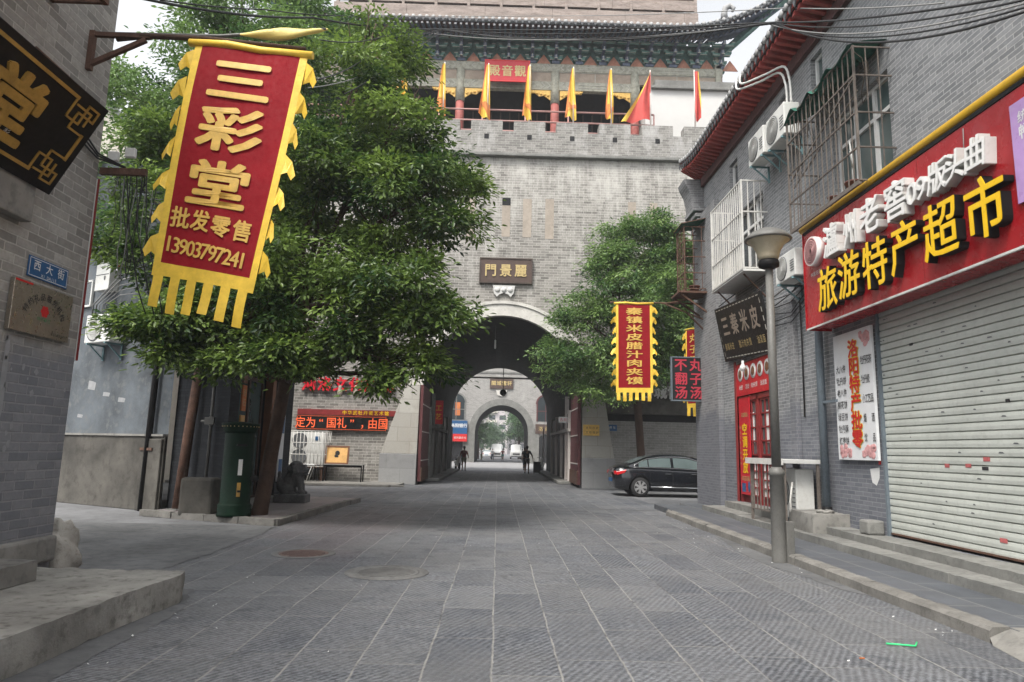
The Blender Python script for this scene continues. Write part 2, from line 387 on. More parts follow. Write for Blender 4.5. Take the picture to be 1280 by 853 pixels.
M['parapet'] = brick('parapet brick', (.16,.154,.143), (.29,.278,.258), (.39,.378,.355), .36, .12, .009, patch=((.48,.47,.46), .6), pth=(.48,.66), psc=(.8,.8,.3))
M['lwall'] = brick('old left brick', (.215,.203,.186), (.39,.37,.338), (.44,.42,.38), .30, .098, .010, low=(2.95, (.135,.155,.205), .5), stain=.4, bump=.9, mvar=.4)
M['rwall'] = brick('grey facing brick', (.17,.177,.188), (.28,.286,.295), (.40,.402,.40), .27, .074, .008, low=(2.95, (.075,.083,.115), .5), stain=.3, bump=.4, mvar=.3)
M['rpier'] = brick('pier brick', (.17,.172,.18), (.25,.25,.255), (.31,.31,.31), .26, .074, .008, low=(3.2, (.08,.088,.118), .5), stain=.45, bump=.5, mvar=.35)
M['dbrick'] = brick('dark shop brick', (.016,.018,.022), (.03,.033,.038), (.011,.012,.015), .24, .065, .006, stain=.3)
M['plaster'] = pm('blue grey plaster', (.088,.10,.112), .88, .5, .75, .5, 18, dirt=.85, dcol=(.15,.155,.155))
M['dado'] = pm('stained cement dado', (.086,.080,.070), .9, .55, .7, .5, 18, dirt=.8, dcol=(.045,.041,.036))
M['block'] = pm('pier stone blocks', (.36,.345,.31), .85, .2, .9, .3, 30, dirt=.45, dcol=(.2,.185,.16))
M['ashlar'] = brick('ashlar blocks', (.335,.32,.288), (.40,.385,.35), (.24,.225,.2), 1.1, .62, .010, patch=((.30,.26,.2), .4), bump=.3, mvar=.2)
M['ashlar_dark'] = brick('grey ashlar base', (.25,.25,.25), (.30,.30,.298), (.2,.2,.2), 1.2, .7, .008, bump=.3, mvar=.2)
M['arch'] = pm('arch stone', (.50,.485,.45), .85, .22, 1.2, .35, 30, dirt=.45, dcol=(.3,.28,.25))
M['tunnel'] = pm('dark vault brick', (.026,.025,.025), .9, .3, .8, .3, 25, dirt=.3)  # one very dark brick tone for both passage vaults
M['patch'] = pm('tan patched brick', (.31,.268,.225), .9, .18, 1.5, .3, 30, dirt=.3)
M['white'] = pm('white render', (.52,.515,.50), .8, .06, .6, .1, 20, dirt=.15, dcol=(.5,.49,.47))
M['cream'] = pm('cream render', (.48,.45,.39), .85, .12, .8, .2, 20, dirt=.3)
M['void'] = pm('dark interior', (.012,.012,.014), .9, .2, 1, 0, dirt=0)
M['redpaint'] = pm('red column paint', (.34,.10,.085), .6, .2, 3, .15, 40, dirt=.4, dcol=(.35,.2,.17))
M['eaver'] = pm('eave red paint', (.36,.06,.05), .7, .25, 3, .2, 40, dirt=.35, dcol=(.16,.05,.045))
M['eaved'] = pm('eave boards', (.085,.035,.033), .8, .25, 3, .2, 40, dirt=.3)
M['tile'] = pm('grey roof tile', (.10,.105,.112), .8, .3, 4, .3, 40, dirt=.4, dcol=(.2,.2,.2))
M['tile_p'] = pm('pale tile end', (.34,.34,.34), .8, .2, 4, .2, 40, dirt=.4)
M['bgreen'] = pm('bracket green', (.12,.23,.20), .65, .4, 3.5, .2, 40, dirt=.5, dcol=(.04,.07,.12))
M['bblue'] = pm('bracket blue', (.11,.135,.19), .65, .3, 3.5, .2, 40, dirt=.4, dcol=(.05,.06,.08))
M['borange'] = pm('painted panel', (.52,.24,.165), .7, .3, 3, .1, 40, dirt=.5, dcol=(.14,.14,.10))
M['btrim'] = pm('pale painted trim', (.42,.41,.36), .7, .2, 4, .1, 40, dirt=.3)
M['beamp'] = pm('painted beam', (.34,.33,.27), .7, .35, 5, .1, 40, dirt=.6, dcol=(.06,.12,.11))
M['beamw'] = pm('bare beam', (.33,.27,.215), .75, .2, 3, .1, 40, dirt=.35)
M['gold'] = pm('gold paint', (.68,.42,.085), .45, .2, 8, .1, 60, dirt=.2, spec=.6)
M['goldd'] = pm('dull gold leaf', (.40,.235,.05), .5, .25, 6, .1, 60, dirt=.3)
M['goldl'] = pm('pale gold lettering', (.47,.36,.16), .5, .15, 8, .05, 60, dirt=.15)
M['oldwood'] = pm('flaking board', (.27,.225,.20), .85, .35, 2.2, .5, 18, dirt=.85, dcol=(.10,.052,.042), st=(.45,1,2.6))
M['darkwood'] = pm('dark brown wood', (.055,.038,.03), .6, .3, 4, .2, 40, dirt=.3)
M['brownwood'] = pm('brown sign board', (.068,.042,.033), .6, .2, 4, .15, 40, dirt=.3)
M['maroon'] = pm('maroon gate leaf', (.095,.028,.030), .6, .25, 2, .15, 30, dirt=.4, dcol=(.07,.03,.03))
M['black'] = pm('black lacquer', (.010,.0095,.010), .55, .3, 3, .05, 30, dirt=.1, dcol=(.022,.02,.019), spec=.15)
M['blacks'] = pm('black board', (.014,.014,.015), .6, .2, 3, .08, 40, dirt=.15, dcol=(.03,.03,.03), spec=.25)
M['rust'] = pm('rusted steel', (.10,.052,.035), .8, .35, 8, .4, 60, dirt=.5, dcol=(.04,.025,.02))
M['rustg'] = pm('weathered grey bar', (.135,.115,.10), .7, .3, 8, .3, 60, dirt=.5, dcol=(.07,.05,.04))
M['steelw'] = pm('white steel bar', (.58,.57,.54), .5, .12, 6, .1, 60, dirt=.35, dcol=(.3,.26,.2))
M['steel'] = pm('dull stainless plate', (.33,.29,.24), .32, .12, 3, .05, 40, metal=.75, dirt=.3)
M['lampg'] = pm('grey lamp paint', (.12,.118,.11), .5, .15, 5, .1, 50, dirt=.4, dcol=(.07,.06,.05))
M['pipeb'] = pm('blue grey pipe', (.135,.165,.19), .55, .15, 5, .1, 50, dirt=.4)
M['wire'] = pm('cable black', (.015,.015,.016), .6, .2, 5, 0, dirt=0)
M['wireg'] = pm('cable grey', (.20,.20,.195), .6, .2, 5, 0, dirt=.2)
M['yellowp'] = pm('yellow pipe paint', (.62,.36,.02), .4, .1, 3, .05, 30, dirt=.3, dcol=(.4,.23,.04))
M['acw'] = pm('off white casing', (.60,.60,.575), .5, .08, 2, .05, 30, dirt=.3, dcol=(.36,.34,.3))
M['acg'] = pm('air con grille', (.10,.105,.11), .6, .1, 5, 0, dirt=.3)
M['acteal'] = pm('teal bracket paint', (.16,.27,.29), .6, .15, 5, .1, dirt=.4)
M['glass'] = pm('dark window glass', (.03,.04,.045), .08, .2, 1, 0, dirt=.1, spec=.7)
M['glassg'] = pm('greenish glass', (.07,.10,.10), .08, .2, 1, 0, dirt=.1, spec=.7)
M['upvc'] = pm('white window frame', (.66,.66,.65), .45, .06, 3, .03, dirt=.2)
M['signred'] = pm('glossy red fascia', (.32,.010,.015), .26, .25, .7, .03, 5, dirt=.25, dcol=(.22,.01,.014), spec=.5)
M['yellowl'] = pm('yellow acrylic', (.80,.50,.012), .35, .05, 3, 0, dirt=.08)
M['whitel'] = pm('white acrylic', (.74,.73,.71), .4, .06, 4, .03, dirt=.25, dcol=(.45,.44,.42))
M['shutter'] = pm('galvanised shutter', (.50,.52,.48), .45, .1, 1.6, .08, 40, dirt=.35, dcol=(.30,.31,.28))
M['velvet'] = pm('red banner cloth', (.25,.006,.012), .75, .12, 2.5, .2, 90, dirt=.3, dcol=(.17,.004,.01), spec=.2)
M['yellowc'] = pm('yellow satin', (.80,.53,.06), .5, .16, 7, .2, 25, dirt=.3, dcol=(.60,.36,.03), spec=.4)
M['yellowf'] = pm('pale yellow cloth', (.74,.60,.20), .6, .12, 5, .2, 40, dirt=.25)
M['flagy'] = pm('yellow flag cloth', (.70,.47,.07), .7, .1, 3, .1, 40, dirt=.15)
M['flago'] = pm('orange flag edge', (.56,.19,.05), .7, .15, 3, .1, 40, dirt=.15)
M['flagr'] = pm('red flag cloth', (.46,.06,.05), .7, .12, 3, .1, 40, dirt=.15)
M['pole'] = pm('pale pole', (.55,.50,.47), .6, .1, 4, .05, dirt=.2)
M['railp'] = pm('dusty red rail', (.42,.24,.22), .6, .15, 4, .05, dirt=.3)
M['postg'] = pm('post green', (.002,.015,.007), .6, .25, 4, .1, 30, dirt=.35, dcol=(.004,.012,.009), spec=.15)
M['bluep'] = pm('blue enamel', (.018,.085,.21), .4, .1, 4, .03, dirt=.15)
M['ink'] = pm('black ink', (.02,.02,.022), .6, .1, 4, 0, dirt=0)
M['redink'] = pm('red ink', (.55,.02,.02), .5, .1, 4, 0, dirt=.1)
M['greenink'] = pm('green ink', (.05,.22,.09), .5, .1, 4, 0, dirt=.1)
M['bill'] = pm('weathered paper', (.27,.275,.28), .8, .12, 9, .05, dirt=.4, dcol=(.25,.25,.26))
M['court'] = pm('court paving', (.26,.26,.265), .8, .15, 1, .2, 30, dirt=.4)
M['paper'] = pm('white paper', (.68,.68,.67), .7, .06, 4, .05, dirt=.25, dcol=(.5,.5,.52))
M['posterw'] = pm('white poster', (.70,.71,.72), .45, .06, 1.3, .03, dirt=.12, dcol=(.6,.5,.5))
M['pink'] = pm('pink print', (.62,.33,.33), .6, .3, 9, 0, dirt=.4, dcol=(.4,.12,.12))
M['redp'] = pm('red poster', (.46,.015,.025), .45, .1, 3, .03, dirt=.15)
M['doorr'] = pm('dark red door', (.20,.022,.022), .5, .2, 4, .1, dirt=.3)
M['orange'] = pm('orange board', (.50,.15,.04), .6, .15, 4, .05, dirt=.2)
M['tan'] = pm('amber picture', (.62,.36,.13), .5, .2, 3, .05, dirt=.3, dcol=(.4,.2,.06))
M['wood'] = pm('brown frame wood', (.16,.07,.035), .55, .2, 6, .1, dirt=.2)
M['trunk'] = pm('brown bark', (.062,.036,.025), .9, .3, 3, 1.0, 22, dirt=.6, dcol=(.04,.026,.02))
M['twig'] = pm('dark twig', (.06,.045,.032), .9, .3, 5, .4, 30, dirt=.4)
M['lion'] = pm('carved grey stone', (.115,.115,.115), .8, .35, 6, .7, 40, dirt=.6, dcol=(.03,.03,.032))
M['boulder'] = pm('pale boulder', (.38,.36,.32), .9, .25, 3, .9, 14, dirt=.6, dcol=(.18,.165,.14))
M['ironc'] = pm('cast iron cover', (.13,.09,.08), .6, .25, 6, .5, 60, dirt=.4)
M['skin'] = pm('skin', (.42,.25,.18), .55, .08, 6, 0, dirt=.1)
M['hair'] = pm('black hair', (.015,.013,.012), .6, .2, 8, 0, dirt=0)
M['carp'] = pm('black car paint', (.006,.007,.010), .18, .1, 3, 0, dirt=.06, dcol=(.03,.03,.03), coat=.6)
M['carglass'] = pm('car glass', (.10,.13,.13), .04, .2, 1.2, 0, dirt=.1, spec=.9)
M['tyre'] = pm('tyre rubber', (.018,.018,.019), .85, .2, 5, .2, 60, dirt=.3)
M['alloy'] = pm('alloy rim', (.52,.52,.52), .3, .1, 8, 0, metal=.7, dirt=.2)
M['chrome'] = pm('chrome trim', (.62,.63,.64), .15, .05, 5, 0, metal=.9, dirt=.1)
M['taill'] = pm('tail lamp red', (.50,.01,.015), .15, .1, 5, 0, dirt=.1, spec=.6)
M['whitep'] = pm('white vehicle paint', (.66,.66,.65), .3, .05, 2, 0, dirt=.15, coat=.5)
M['greencan'] = pm('green canopy sheet', (.02,.115,.08), .6, .3, 4, .3, 20, dirt=.5, dcol=(.015,.05,.04))
M['led'] = pm('led letters', (.6,.12,.04), .5, .05, 5, 0, dirt=0, emit=(1,.10,.03,.2))
M['ledred'] = pm('red neon letters', (.38,.03,.05), .5, .1, 5, 0, dirt=.1, emit=(1,.05,.10,.03))
M['redsign'] = pm('red sign letters', (.60,.015,.03), .4, .1, 5, 0, dirt=.1)
M['purple'] = pm('lilac poster', (.42,.26,.52), .35, .25, 1.2, 0, dirt=.2, dcol=(.55,.5,.6))
M['lampglass'] = pm('beige lamp diffuser', (.40,.35,.25), .35, .12, 5, 0, dirt=.3, dcol=(.25,.2,.13), spec=.5)
M['pot'] = pm('clay pot', (.17,.075,.06), .7, .2, 6, .1, dirt=.3)
M['green1'] = pm('bright green straw', (.05,.62,.22), .5, .1, 5, 0, dirt=0)
M['farwall'] = brick('far gate brick', (.25,.242,.23), (.34,.328,.312), (.46,.45,.43), .40, .13, .010, patch=((.5,.49,.47), .6))
M['tower1'] = pm('pale highrise', (.42,.38,.38), .8, .1, .1, 0, dirt=.1)
M['asph'] = pm('asphalt', (.10,.10,.105), .85, .2, .5, .2, 60, dirt=.3)
M['leafA'] = leaf_mat('glossy leaf', (.018,.052,.013), (.20,.29,.055), .3)
M['leafB'] = leaf_mat('light leaf', (.04,.10,.028), (.235,.35,.10), .3)
M['leafC'] = leaf_mat('far leaf', (.04,.09,.04), (.10,.17,.07), .25)
# ------------------------------------------------------------------ ground and street
def S(name, mb, mat, bevel=0, kind='structure'): return mb.build(name, mat, None, bevel, kind)
S('ground', MB().grid(lambda u, v: (-400+800*u, -60+760*v, 0), 8, 8, False), M['ground'])
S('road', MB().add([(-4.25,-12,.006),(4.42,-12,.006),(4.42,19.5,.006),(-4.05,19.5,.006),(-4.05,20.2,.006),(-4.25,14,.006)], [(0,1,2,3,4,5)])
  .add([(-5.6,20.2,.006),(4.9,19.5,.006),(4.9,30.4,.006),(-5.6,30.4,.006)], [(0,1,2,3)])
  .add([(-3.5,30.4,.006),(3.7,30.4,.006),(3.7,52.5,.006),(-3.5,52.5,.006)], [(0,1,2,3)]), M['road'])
S('far_road', MB().add([(-60,97,.006),(60,97,.006),(60,150,.006),(-60,150,.006)], [(0,1,2,3)]), M['asph'])
S('courtyard_paving', MB().add([(-12,52.6,.004),(12,52.6,.004),(12,98,.004),(-12,98,.004)], [(0,1,2,3)]), M['court'])
def ragged(pts, amp, n=7, seed=3):
    g = random.Random(seed); out = []
    for (x0,y0),(x1,y1) in zip(pts[:-1], pts[1:]):
        for k in range(n): u = k/n; out.append((x0+(x1-x0)*u+g.uniform(-amp,amp), y0+(y1-y0)*u+g.uniform(-.02,.02)))
    return out+[pts[-1]]
# left alley concrete (irregular edge against the slabs)
ed = [(-4.2,7.4),(-4.15,8.4),(-4.2,9.4),(-4.12,10.4),(-4.2,11.4),(-4.15,12.4),(-4.28,13.4),(-4.3,13.9)]
ed = ragged(ed, .05)
S('alley_concrete', MB().add([(-14,7.4,.012)] + [(x,y,.012) for x,y in ed] + [(-14,13.9,.012)], [list(range(len(ed)+2))]), M['alley'])
mb = MB()          # cement apron spilled along the platform edge
e1 = ragged([(-3.12,-4),(-2.95,2),(-2.98,3.6),(-2.9,4.6),(-3.0,5.6),(-2.94,6.4),(-3.06,7.2),(-3.3,7.9)], .04)
mb.add([(-3.4,-4,.010)] + [(x,y,.010) for x,y in e1] + [(-3.4,7.9,.010)], [list(range(len(e1)+2))])
S('cement_apron', mb, M['alley'])
e2 = ragged([(4.25,8.6),(4.12,9.6),(4.0,10.4),(4.02,11.4),(4.2,12.8),(4.42,14.4)], .035)
S('cement_patch', MB().add([(4.42,8.2,.010)] + [(x,y,.010) for x,y in e2][:] , [list(range(len(e2)+1))]), M['alley'])
# right pavement, kerb and steps
S('pavement_right', MB().box(4.6, 5.5, 6.2, 20.3, .0, .135).box(5.5, 6.3, 16.2, 20.9, 0, .14), M['pave'])
mb = MB(); y = 6.3; rr = random.Random(3)
while y < 18.0:
    L = rr.uniform(.9, 1.35)
    if not (10.35 < y + L and y < 11.0) : pass
    dx = rr.uniform(-.015, .015); dz = rr.uniform(-.008, .008)
    mb.prism([(4.40+dx,y+.006,-.05),(4.6,y+.006,-.05),(4.6,y+.006,.145+dz),(4.445+dx,y+.006,.142+dz),(4.41+dx,y+.006,.112+dz)], (0,L-.012,0)); y += L
mb.prism([(4.4,y,0),(4.6,y,0),(5.5,20.3,0),(5.2,20.35,0)], (0,0,.12))
roughen(S('kerb_right', mb, M['kerb']), .09, .014, 5)
S('ramp_right', MB().add([(4.25,-6,.008),(5.46,-6,.14),(5.46,6.32,.14),(4.62,6.32,.138),(4.42,6.33,.06),(4.36,6.2,.009),(4.22,5.5,.008)], [(0,1,2,3),(0,3,4,5,6)]), M['conc'])
mb = MB(); y = 4.0
while y < 15.8:
    L = rr.uniform(1.1, 1.7); mb.box(5.46+rr.uniform(-.012,.012), 5.9, y+.004, y+L-.004, 0, .255+rr.uniform(-.006,.006)); y += L
mb.box(5.5, 6.3, 16.0, 18.6, .0, .26)
roughen(S('lower_step', mb, M['stone']), .11, .012, 5)
mb = MB(); y = 4.0
while y < 12.2:
    L = rr.uniform(1.1, 1.7); mb.box(5.86+rr.uniform(-.01,.01), 6.6, y+.004, y+L-.004, .1, .375+rr.uniform(-.006,.006)); y += L
mb.box(5.95, 6.4, 15.6, 18.1, .1, .42)
roughen(S('upper_step', mb, M['stone']), .11, .012, 5)
# left pavement with kerb round the corner
P_ = [(-4.34,14.0),(-3.98,20.3),(-6.0,20.6),(-6.0,15.3),(-7.4,15.9),(-7.55,15.3)]
S('pavement_left', MB().prism([(x,y,0) for x,y in P_], (0,0,.115)), M['pave_l'])
mb = MB()
def kerbrun(a, b, n, w=.16, h=.135):
    a, b = V(a), V(b); d = (b-a)/n; nn = V((-(b-a).y, (b-a).x, 0)).normalized()
    for i in range(n):
        j = V((rr.uniform(-.012,.012), rr.uniform(-.012,.012), rr.uniform(-.012,.006)))
        mb.prism([a+d*i+d*.01+j, a+d*(i+1)-d*.01+j, a+d*(i+1)-d*.01+nn*w+j, a+d*i+d*.01+nn*w+j], (0,0,h))
kerbrun((-4.3,13.95,0), (-3.92,20.35,0), 6); kerbrun((-7.7,15.28,0), (-4.35,13.9,0), 4)
roughen(S('kerb_left', mb, M['kerb']), .09, .016, 5)
S('kerb_gate', MB().box(-14,-4.3,28.0,28.25,0,.1).box(-4.3,-3.75,28.2,28.4,0,.08), M['kerb'], .02)
S('pavement_gate', MB().box(-14,-4.0,28.25,30.98,0,.09), M['conc'])
# left stone platform
mb = MB()
mb.prism([(-3.27,-4,0),(-3.24,2.4,0),(-3.3,4.6,0),(-3.24,4.9,0),(-3.22,6.3,0),(-3.14,7.2,0),(-3.2,7.42,0),(-4.0,7.46,0),(-4.95,7.5,0),(-4.95,-4,0)], (0,0,.285))
roughen(S('stone_platform', mb, M['plat']), .10, .022, 3.5)
S('platform_step', MB().box(-4.95,-4.32,-2,6.8,.285,.47), M['conc'], .02)
roughen(bpy.data.objects['platform_step'], .1, .015, 4)

def disc_cover(name, x, y, r, label, mat):
    t = thing(name, label, 'manhole', (x, y, 0))
    mb = MB().lathe([(r*1.0,.008),(r,.016),(r*.93,.018),(r*.9,.014),(0,.014)], (x,y,0), 36)
    mb.build('cover', mat, t)
    mb = MB()
    for k in range(-4, 5):
        h = math.sqrt(max(0, (r*.85)**2-(k*r*.19)**2)); mb.box(x-h, x+h, y+k*r*.19-.012, y+k*r*.19+.012, .014, .02)
    mb.build('tread', mat, t)
    MB().lathe([(r*1.28,.008),(r*1.27,.0135),(r*1.02,.0135)], (x,y,0), 36).build('collar', M['lid'], t)
disc_cover('manhole_cover', -2.83, 10.55, .36, 'round reddish iron manhole cover in the slabs near the left kerb corner', M['ironc'])
disc_cover('manhole_cover', -1.38, 9.15, .42, 'grey cement round manhole lid flush with the slabs near mid street', M['lid'])

# ------------------------------------------------------------------ left corner building
lb = thing('corner_building', 'old grey brick corner building with bluish painted lower bricks at the left', 'building', (-4.9, 7.9, 0))
mb = MB(); 
wall_holes(mb, (-4.9,-6,0), (0,1,0), (0,0,1), (1,0,0), 13.9, 9.5, .4, [(9.8, 12.15, .5, 3.75), (10.6, 12.6, 6.35, 8.2)])
mb.add([(-4.9,7.9,0),(-12,7.9,0),(-12,7.9,9.5),(-4.9,7.9,9.5)], [(0,1,2,3)]).add([(-4.9,-6,9.5),(-4.9,7.9,9.5),(-12,7.9,9.5),(-12,-6,9.5)], [(0,1,2,3)])
mb.add([(-4.9,-6,0),(-12,-6,0),(-12,-6,9.5),(-4.9,-6,9.5)], [(0,1,2,3)])
mb.build('wall', M['lwall'], lb, fix=False)
MB().box(-4.9-.02,-4.82, 6.3, 7.88, .285, .56).build('plinth', M['conc'], lb, .03)
d = MB().box(-5.25,-5.2, 3.82, 6.12, .5, 3.74).build('door', M['doorr'], lb)
MB().box(-5.2,-5.12, 5.98, 6.12, .5, 3.74).box(-5.2,-5.12,3.82,5.98,3.6,3.74).box(-5.2,-5.15,4.9,4.98,.5,3.6).build('frame', M['doorr'], d)
MB().box(-4.9,-4.78, 3.5, 6.75, 3.76, 4.15).build('lintel', M['conc'], lb, .015)
wn = MB().box(-5.25,-5.22, 4.6, 6.6, 6.35, 8.2).build('window', M['glass'], lb)
MB().box(-5.22,-5.16,4.6,4.68,6.35,8.2).box(-5.22,-5.16,6.52,6.6,6.35,8.2).box(-5.22,-5.16,5.55,5.63,6.35,8.2).box(-5.22,-5.16,4.68,6.52,6.35,6.43).build('frame', M['darkwood'], wn)
cg = MB()
for yy in (5.0, 5.35, 5.7, 6.05, 6.4, 6.75): cg.box(-4.9,-4.3,yy-.02,yy+.02,6.22,6.26)
for yy in (4.6, 5.5, 6.72): cg.box(-4.34,-4.3,yy-.025,yy+.025,6.22,7.6); cg.box(-4.9,-4.86,yy-.02,yy+.02,6.22,7.6)
cg.box(-4.34,-4.29,4.6,6.75,6.2,6.26).box(-4.34,-4.3,4.6,6.75,7.55,7.6).box(-4.34,-4.3,4.6,6.75,6.85,6.89)
cg.build('window_cage', M['rust'], lb)
MB().box(-4.93,-4.885,7.905,7.93,2.5,4.7).build('corner_strip', M['acw'], lb)
MB().box(-4.885,-4.873,7.9,7.925,2.5,4.7).build('edge_strip', M['doorr'], lb)
rng = random.Random(5); mb = MB()      # scraps of torn bills
for k in range(34):
    yy = rng.uniform(6.35, 7.85); zz = rng.uniform(1.35, 2.62) if k < 28 else rng.uniform(.9, 1.3); s = rng.uniform(.012, .045)
    pts = [(-4.894, yy+math.cos(a)*s*rng.uniform(.4,1), zz+math.sin(a)*s*rng.uniform(.6,1.4)) for a in [i*6.28/7 for i in range(7)]]
    mb.add(pts, [list(range(7))])
mb.add([(-4.894,6.78,2.6),(-4.894,6.84,2.62),(-4.894,6.86,1.9),(-4.894,6.8,1.5),(-4.894,6.77,1.9)], [(0,1,2,3,4)])
mb.build_each('paper_scrap', M['bill'], lb)
mb = MB()                                # boulder at the foot of the corner
mb.ball((-4.98,8.18,.36), (.2,.22,.38), 22, 16)
rb = np.random.default_rng(4); 
for i, p in enumerate(mb.v):
    p = V(p); n = (p - V((-4.98,8.18,.36))); k = 1 + .16*math.sin(p.x*13+p.z*9) + .12*math.sin(p.y*17+p.z*21) + .06*math.sin(p.x*41+p.y*37)
    mb.v[i] = tuple(V((-4.98,8.18,.36)) + n*k)
tag(mb.build('boulder', M['boulder']), 'rough pale boulder at the foot of the left brick corner', 'rock')

# lacquer shop plaque leaning from the wall
def frame_axes(tl, tr, bl): tl, tr, bl = V(tl), V(tr), V(bl); return tl, (tr-tl), (bl-tl)
t = thing('shop_plaque', 'large black lacquer plaque with one big gold character leaning from the left brick wall', 'sign', (-4.8, 5, 4))
tl, tr, bl, br = V((-4.25,2.6,5.08)), V((-4.25,6.92,5.08)), V((-4.76,2.6,4.12)), V((-4.76,6.92,4.12))
U = (tr-tl).normalized(); W = (tl-bl).normalized(); N = U.cross(W)
MB().prism([bl, br, tr, tl], -N*.06).build('board', M['black'], t, .008)
mb = MB(); o = N*.006
def bar2(mb, a, b, w=.035, th=.012):
    a, b = V(a), V(b); d = (b-a).normalized(); mb.obox((a+b)/2 + N*.006, (b-a)/2 + d*w/2, N.cross(d)*w/2, N*th/2)
def pt(u, v): return br + (-U)*u + W*v     # from the bottom right corner, metres
H = (tr-br).length
bar2(mb, pt(.45,.13), pt(4.2,.13)); bar2(mb, pt(.45,H-.1), pt(4.2,H-.1)); bar2(mb, pt(.12,.4), pt(.12,H-.4))
for s, b0 in ((1, 0), (-1, H)):
    q = lambda u, v: pt(u, b0 + s*v)
    for a, b in (((.12,.40),(.34,.40)),((.34,.40),(.34,.22)),((.34,.22),(.1,.22)),((.1,.22),(.1,.10)),((.1,.10),(.26,.10)),((.26,.10),(.26,.32)),((.26,.32),(.45,.32)),((.45,.32),(.45,.13)),((.18,.3),(.18,.16)),((.18,.16),(.40,.16))):
        bar2(mb, q(*a), q(*b), .022)
mb.build('gold_border', M['goldd'], t)
mb = MB(); letters(mb, '堂', pt(1.06, H*.48), (0,0,0), U, W, .72, .70, .03, .02); letters(mb, '彩', pt(2.2, H*.52), (0,0,0), U, W, .92, .92, .035, .02); letters(mb, '三', pt(3.4, H*.52), (0,0,0), U, W, .9, .9, .035, .02)
mb.build('lettering', M['goldd'], t)
mb = MB(); letters(mb, '三彩', pt(.9,H*.37)+N*.003, -W*.07, U, W, .075, None, .01); mb.build('seal', M['paper'], t)
MB().tube([V((-4.88,6.6,5.6)), V((-4.3,6.6,5.1))], .012, 6).tube([V((-4.88,3.4,5.6)), V((-4.3,3.4,5.1))], .012, 6).build_each('hanging_rod', M['rust'], t)

def flat_sign(t, name, X, y0, y1, z0, z1, th, mat, face=1, bevel=.004):
    return MB().box(X, X+face*th, y0, y1, z0, z1).build(name, mat, t, bevel)
UY, UZ, UX = V((0,1,0)), V((0,0,1)), V((1,0,0))
t = thing('street_sign', 'small blue enamel street name sign on the left brick wall', 'sign', (-4.88,7.25,3.37))
flat_sign(t, 'plate', -4.895, 6.93, 7.58, 3.26, 3.48, .012, M['bluep'])
mb = MB()
for a, b, c, d in ((6.945,7.565,3.275,3.281),(6.945,7.565,3.459,3.465),(6.945,6.951,3.275,3.465),(7.559,7.565,3.275,3.465)): mb.box(-4.882,-4.881,a,b,c,d)
mb.build('border', M['paper'], t)
letters(letters(MB(), '西大街', (-4.880,7.06,3.395), (0,.195,0), UY, UZ, .115, None, .012), 'XI DAJIE', (-4.880,7.15,3.305), (0,.032,0), UY, UZ, .05).build('lettering', M['paper'], t)
t = thing('steel_plaque', 'brushed steel plaque with red emblem and arc of black characters under the street sign', 'sign', (-4.86,7.2,2.9))
flat_sign(t, 'plate', -4.895, 6.72, 7.66, 2.665, 3.19, .05, M['steel'])
mb = MB(); C0 = V((-4.843,7.21,2.78))
for i, ch in enumerate('特约礼品服务机构'):
    a = R_(152 - i*124/7); rd = UY*math.cos(a) + UZ*math.sin(a); c = C0 + UY*(.33*math.cos(a)) + UZ*(.30*math.sin(a))
    letters(mb, ch, c, (0,0,0), UY*math.sin(a) - UZ*math.cos(a), rd, .085, None, .008)
letters(mb, '河洛礼品文化中心', (-4.843,7.36,2.715), (0,.036,0), UY, UZ, .036)
mb.build('lettering', M['ink'], t)
mb = MB()
for i in range(6):
    a = i*math.pi/3; c = V((-4.842,7.21+.038*math.cos(a),2.93+.038*math.sin(a))); mb.lathe([(.026,0),(.026,.002)], c, 12, (1,0,0))
mb.lathe([(.028,0),(.028,.003)], (-4.842,7.21,2.93), 14, (1,0,0)); mb.build('emblem', M['redink'], t)
letters(MB(), '特约单位', (-4.843,7.13,2.84), (0,.055,0), UY, UZ, .05).build('green_lettering', M['greenink'], t)
MB().box(-4.843,-4.840,6.725,6.98,3.165,3.185).build('red_tape', M['redink'], t)
# rusty bracket and its poles
t = thing('banner_bracket', 'rusty angle iron bracket with bamboo poles on the left brick corner', 'bracket', (-4.86,7.45,6))
MB().box(-4.9,-4.84,7.42,7.48,5.85,6.34).beam((-4.87,7.45,6.30),(-4.2,7.45,6.29),.05,.05).beam((-4.87,7.45,5.92),(-4.25,7.45,6.25),.05,.05).build('bracket_arm', M['rust'], t)
MB().tube([(-4.6,7.47,6.26),(-4.25,7.45,6.3),(-3.55,7.42,6.275),(-2.36,7.38,6.16)], [.03,.032,.03,.024], 8).build('lower_pole', M['trunk'], t)
MB().tube([(-4.8,7.47,6.33),(-3.4,7.45,6.33),(-2.15,7.42,6.45)], [.02,.022,.014], 8).build('upper_pole', M['lampg'], t)
# furled pale flag on the upper pole
def furl(u, v):
    x = -3.15 + 1.02*u; a = v*2*math.pi; r = (.012+.05*math.sin(math.pi*min(1,u*1.05))**.7)*(1+.25*math.sin(9*u+2*a))
    return (x, 7.425 + r*.8*math.cos(a), 6.345+.105*u - .03*math.sin(math.pi*u) + r*math.sin(a))
tag(MB().grid(furl, 28, 10).build('furled_flag', M['yellowf']), 'pale yellow flag furled along the pole above the big red banner', 'flag')

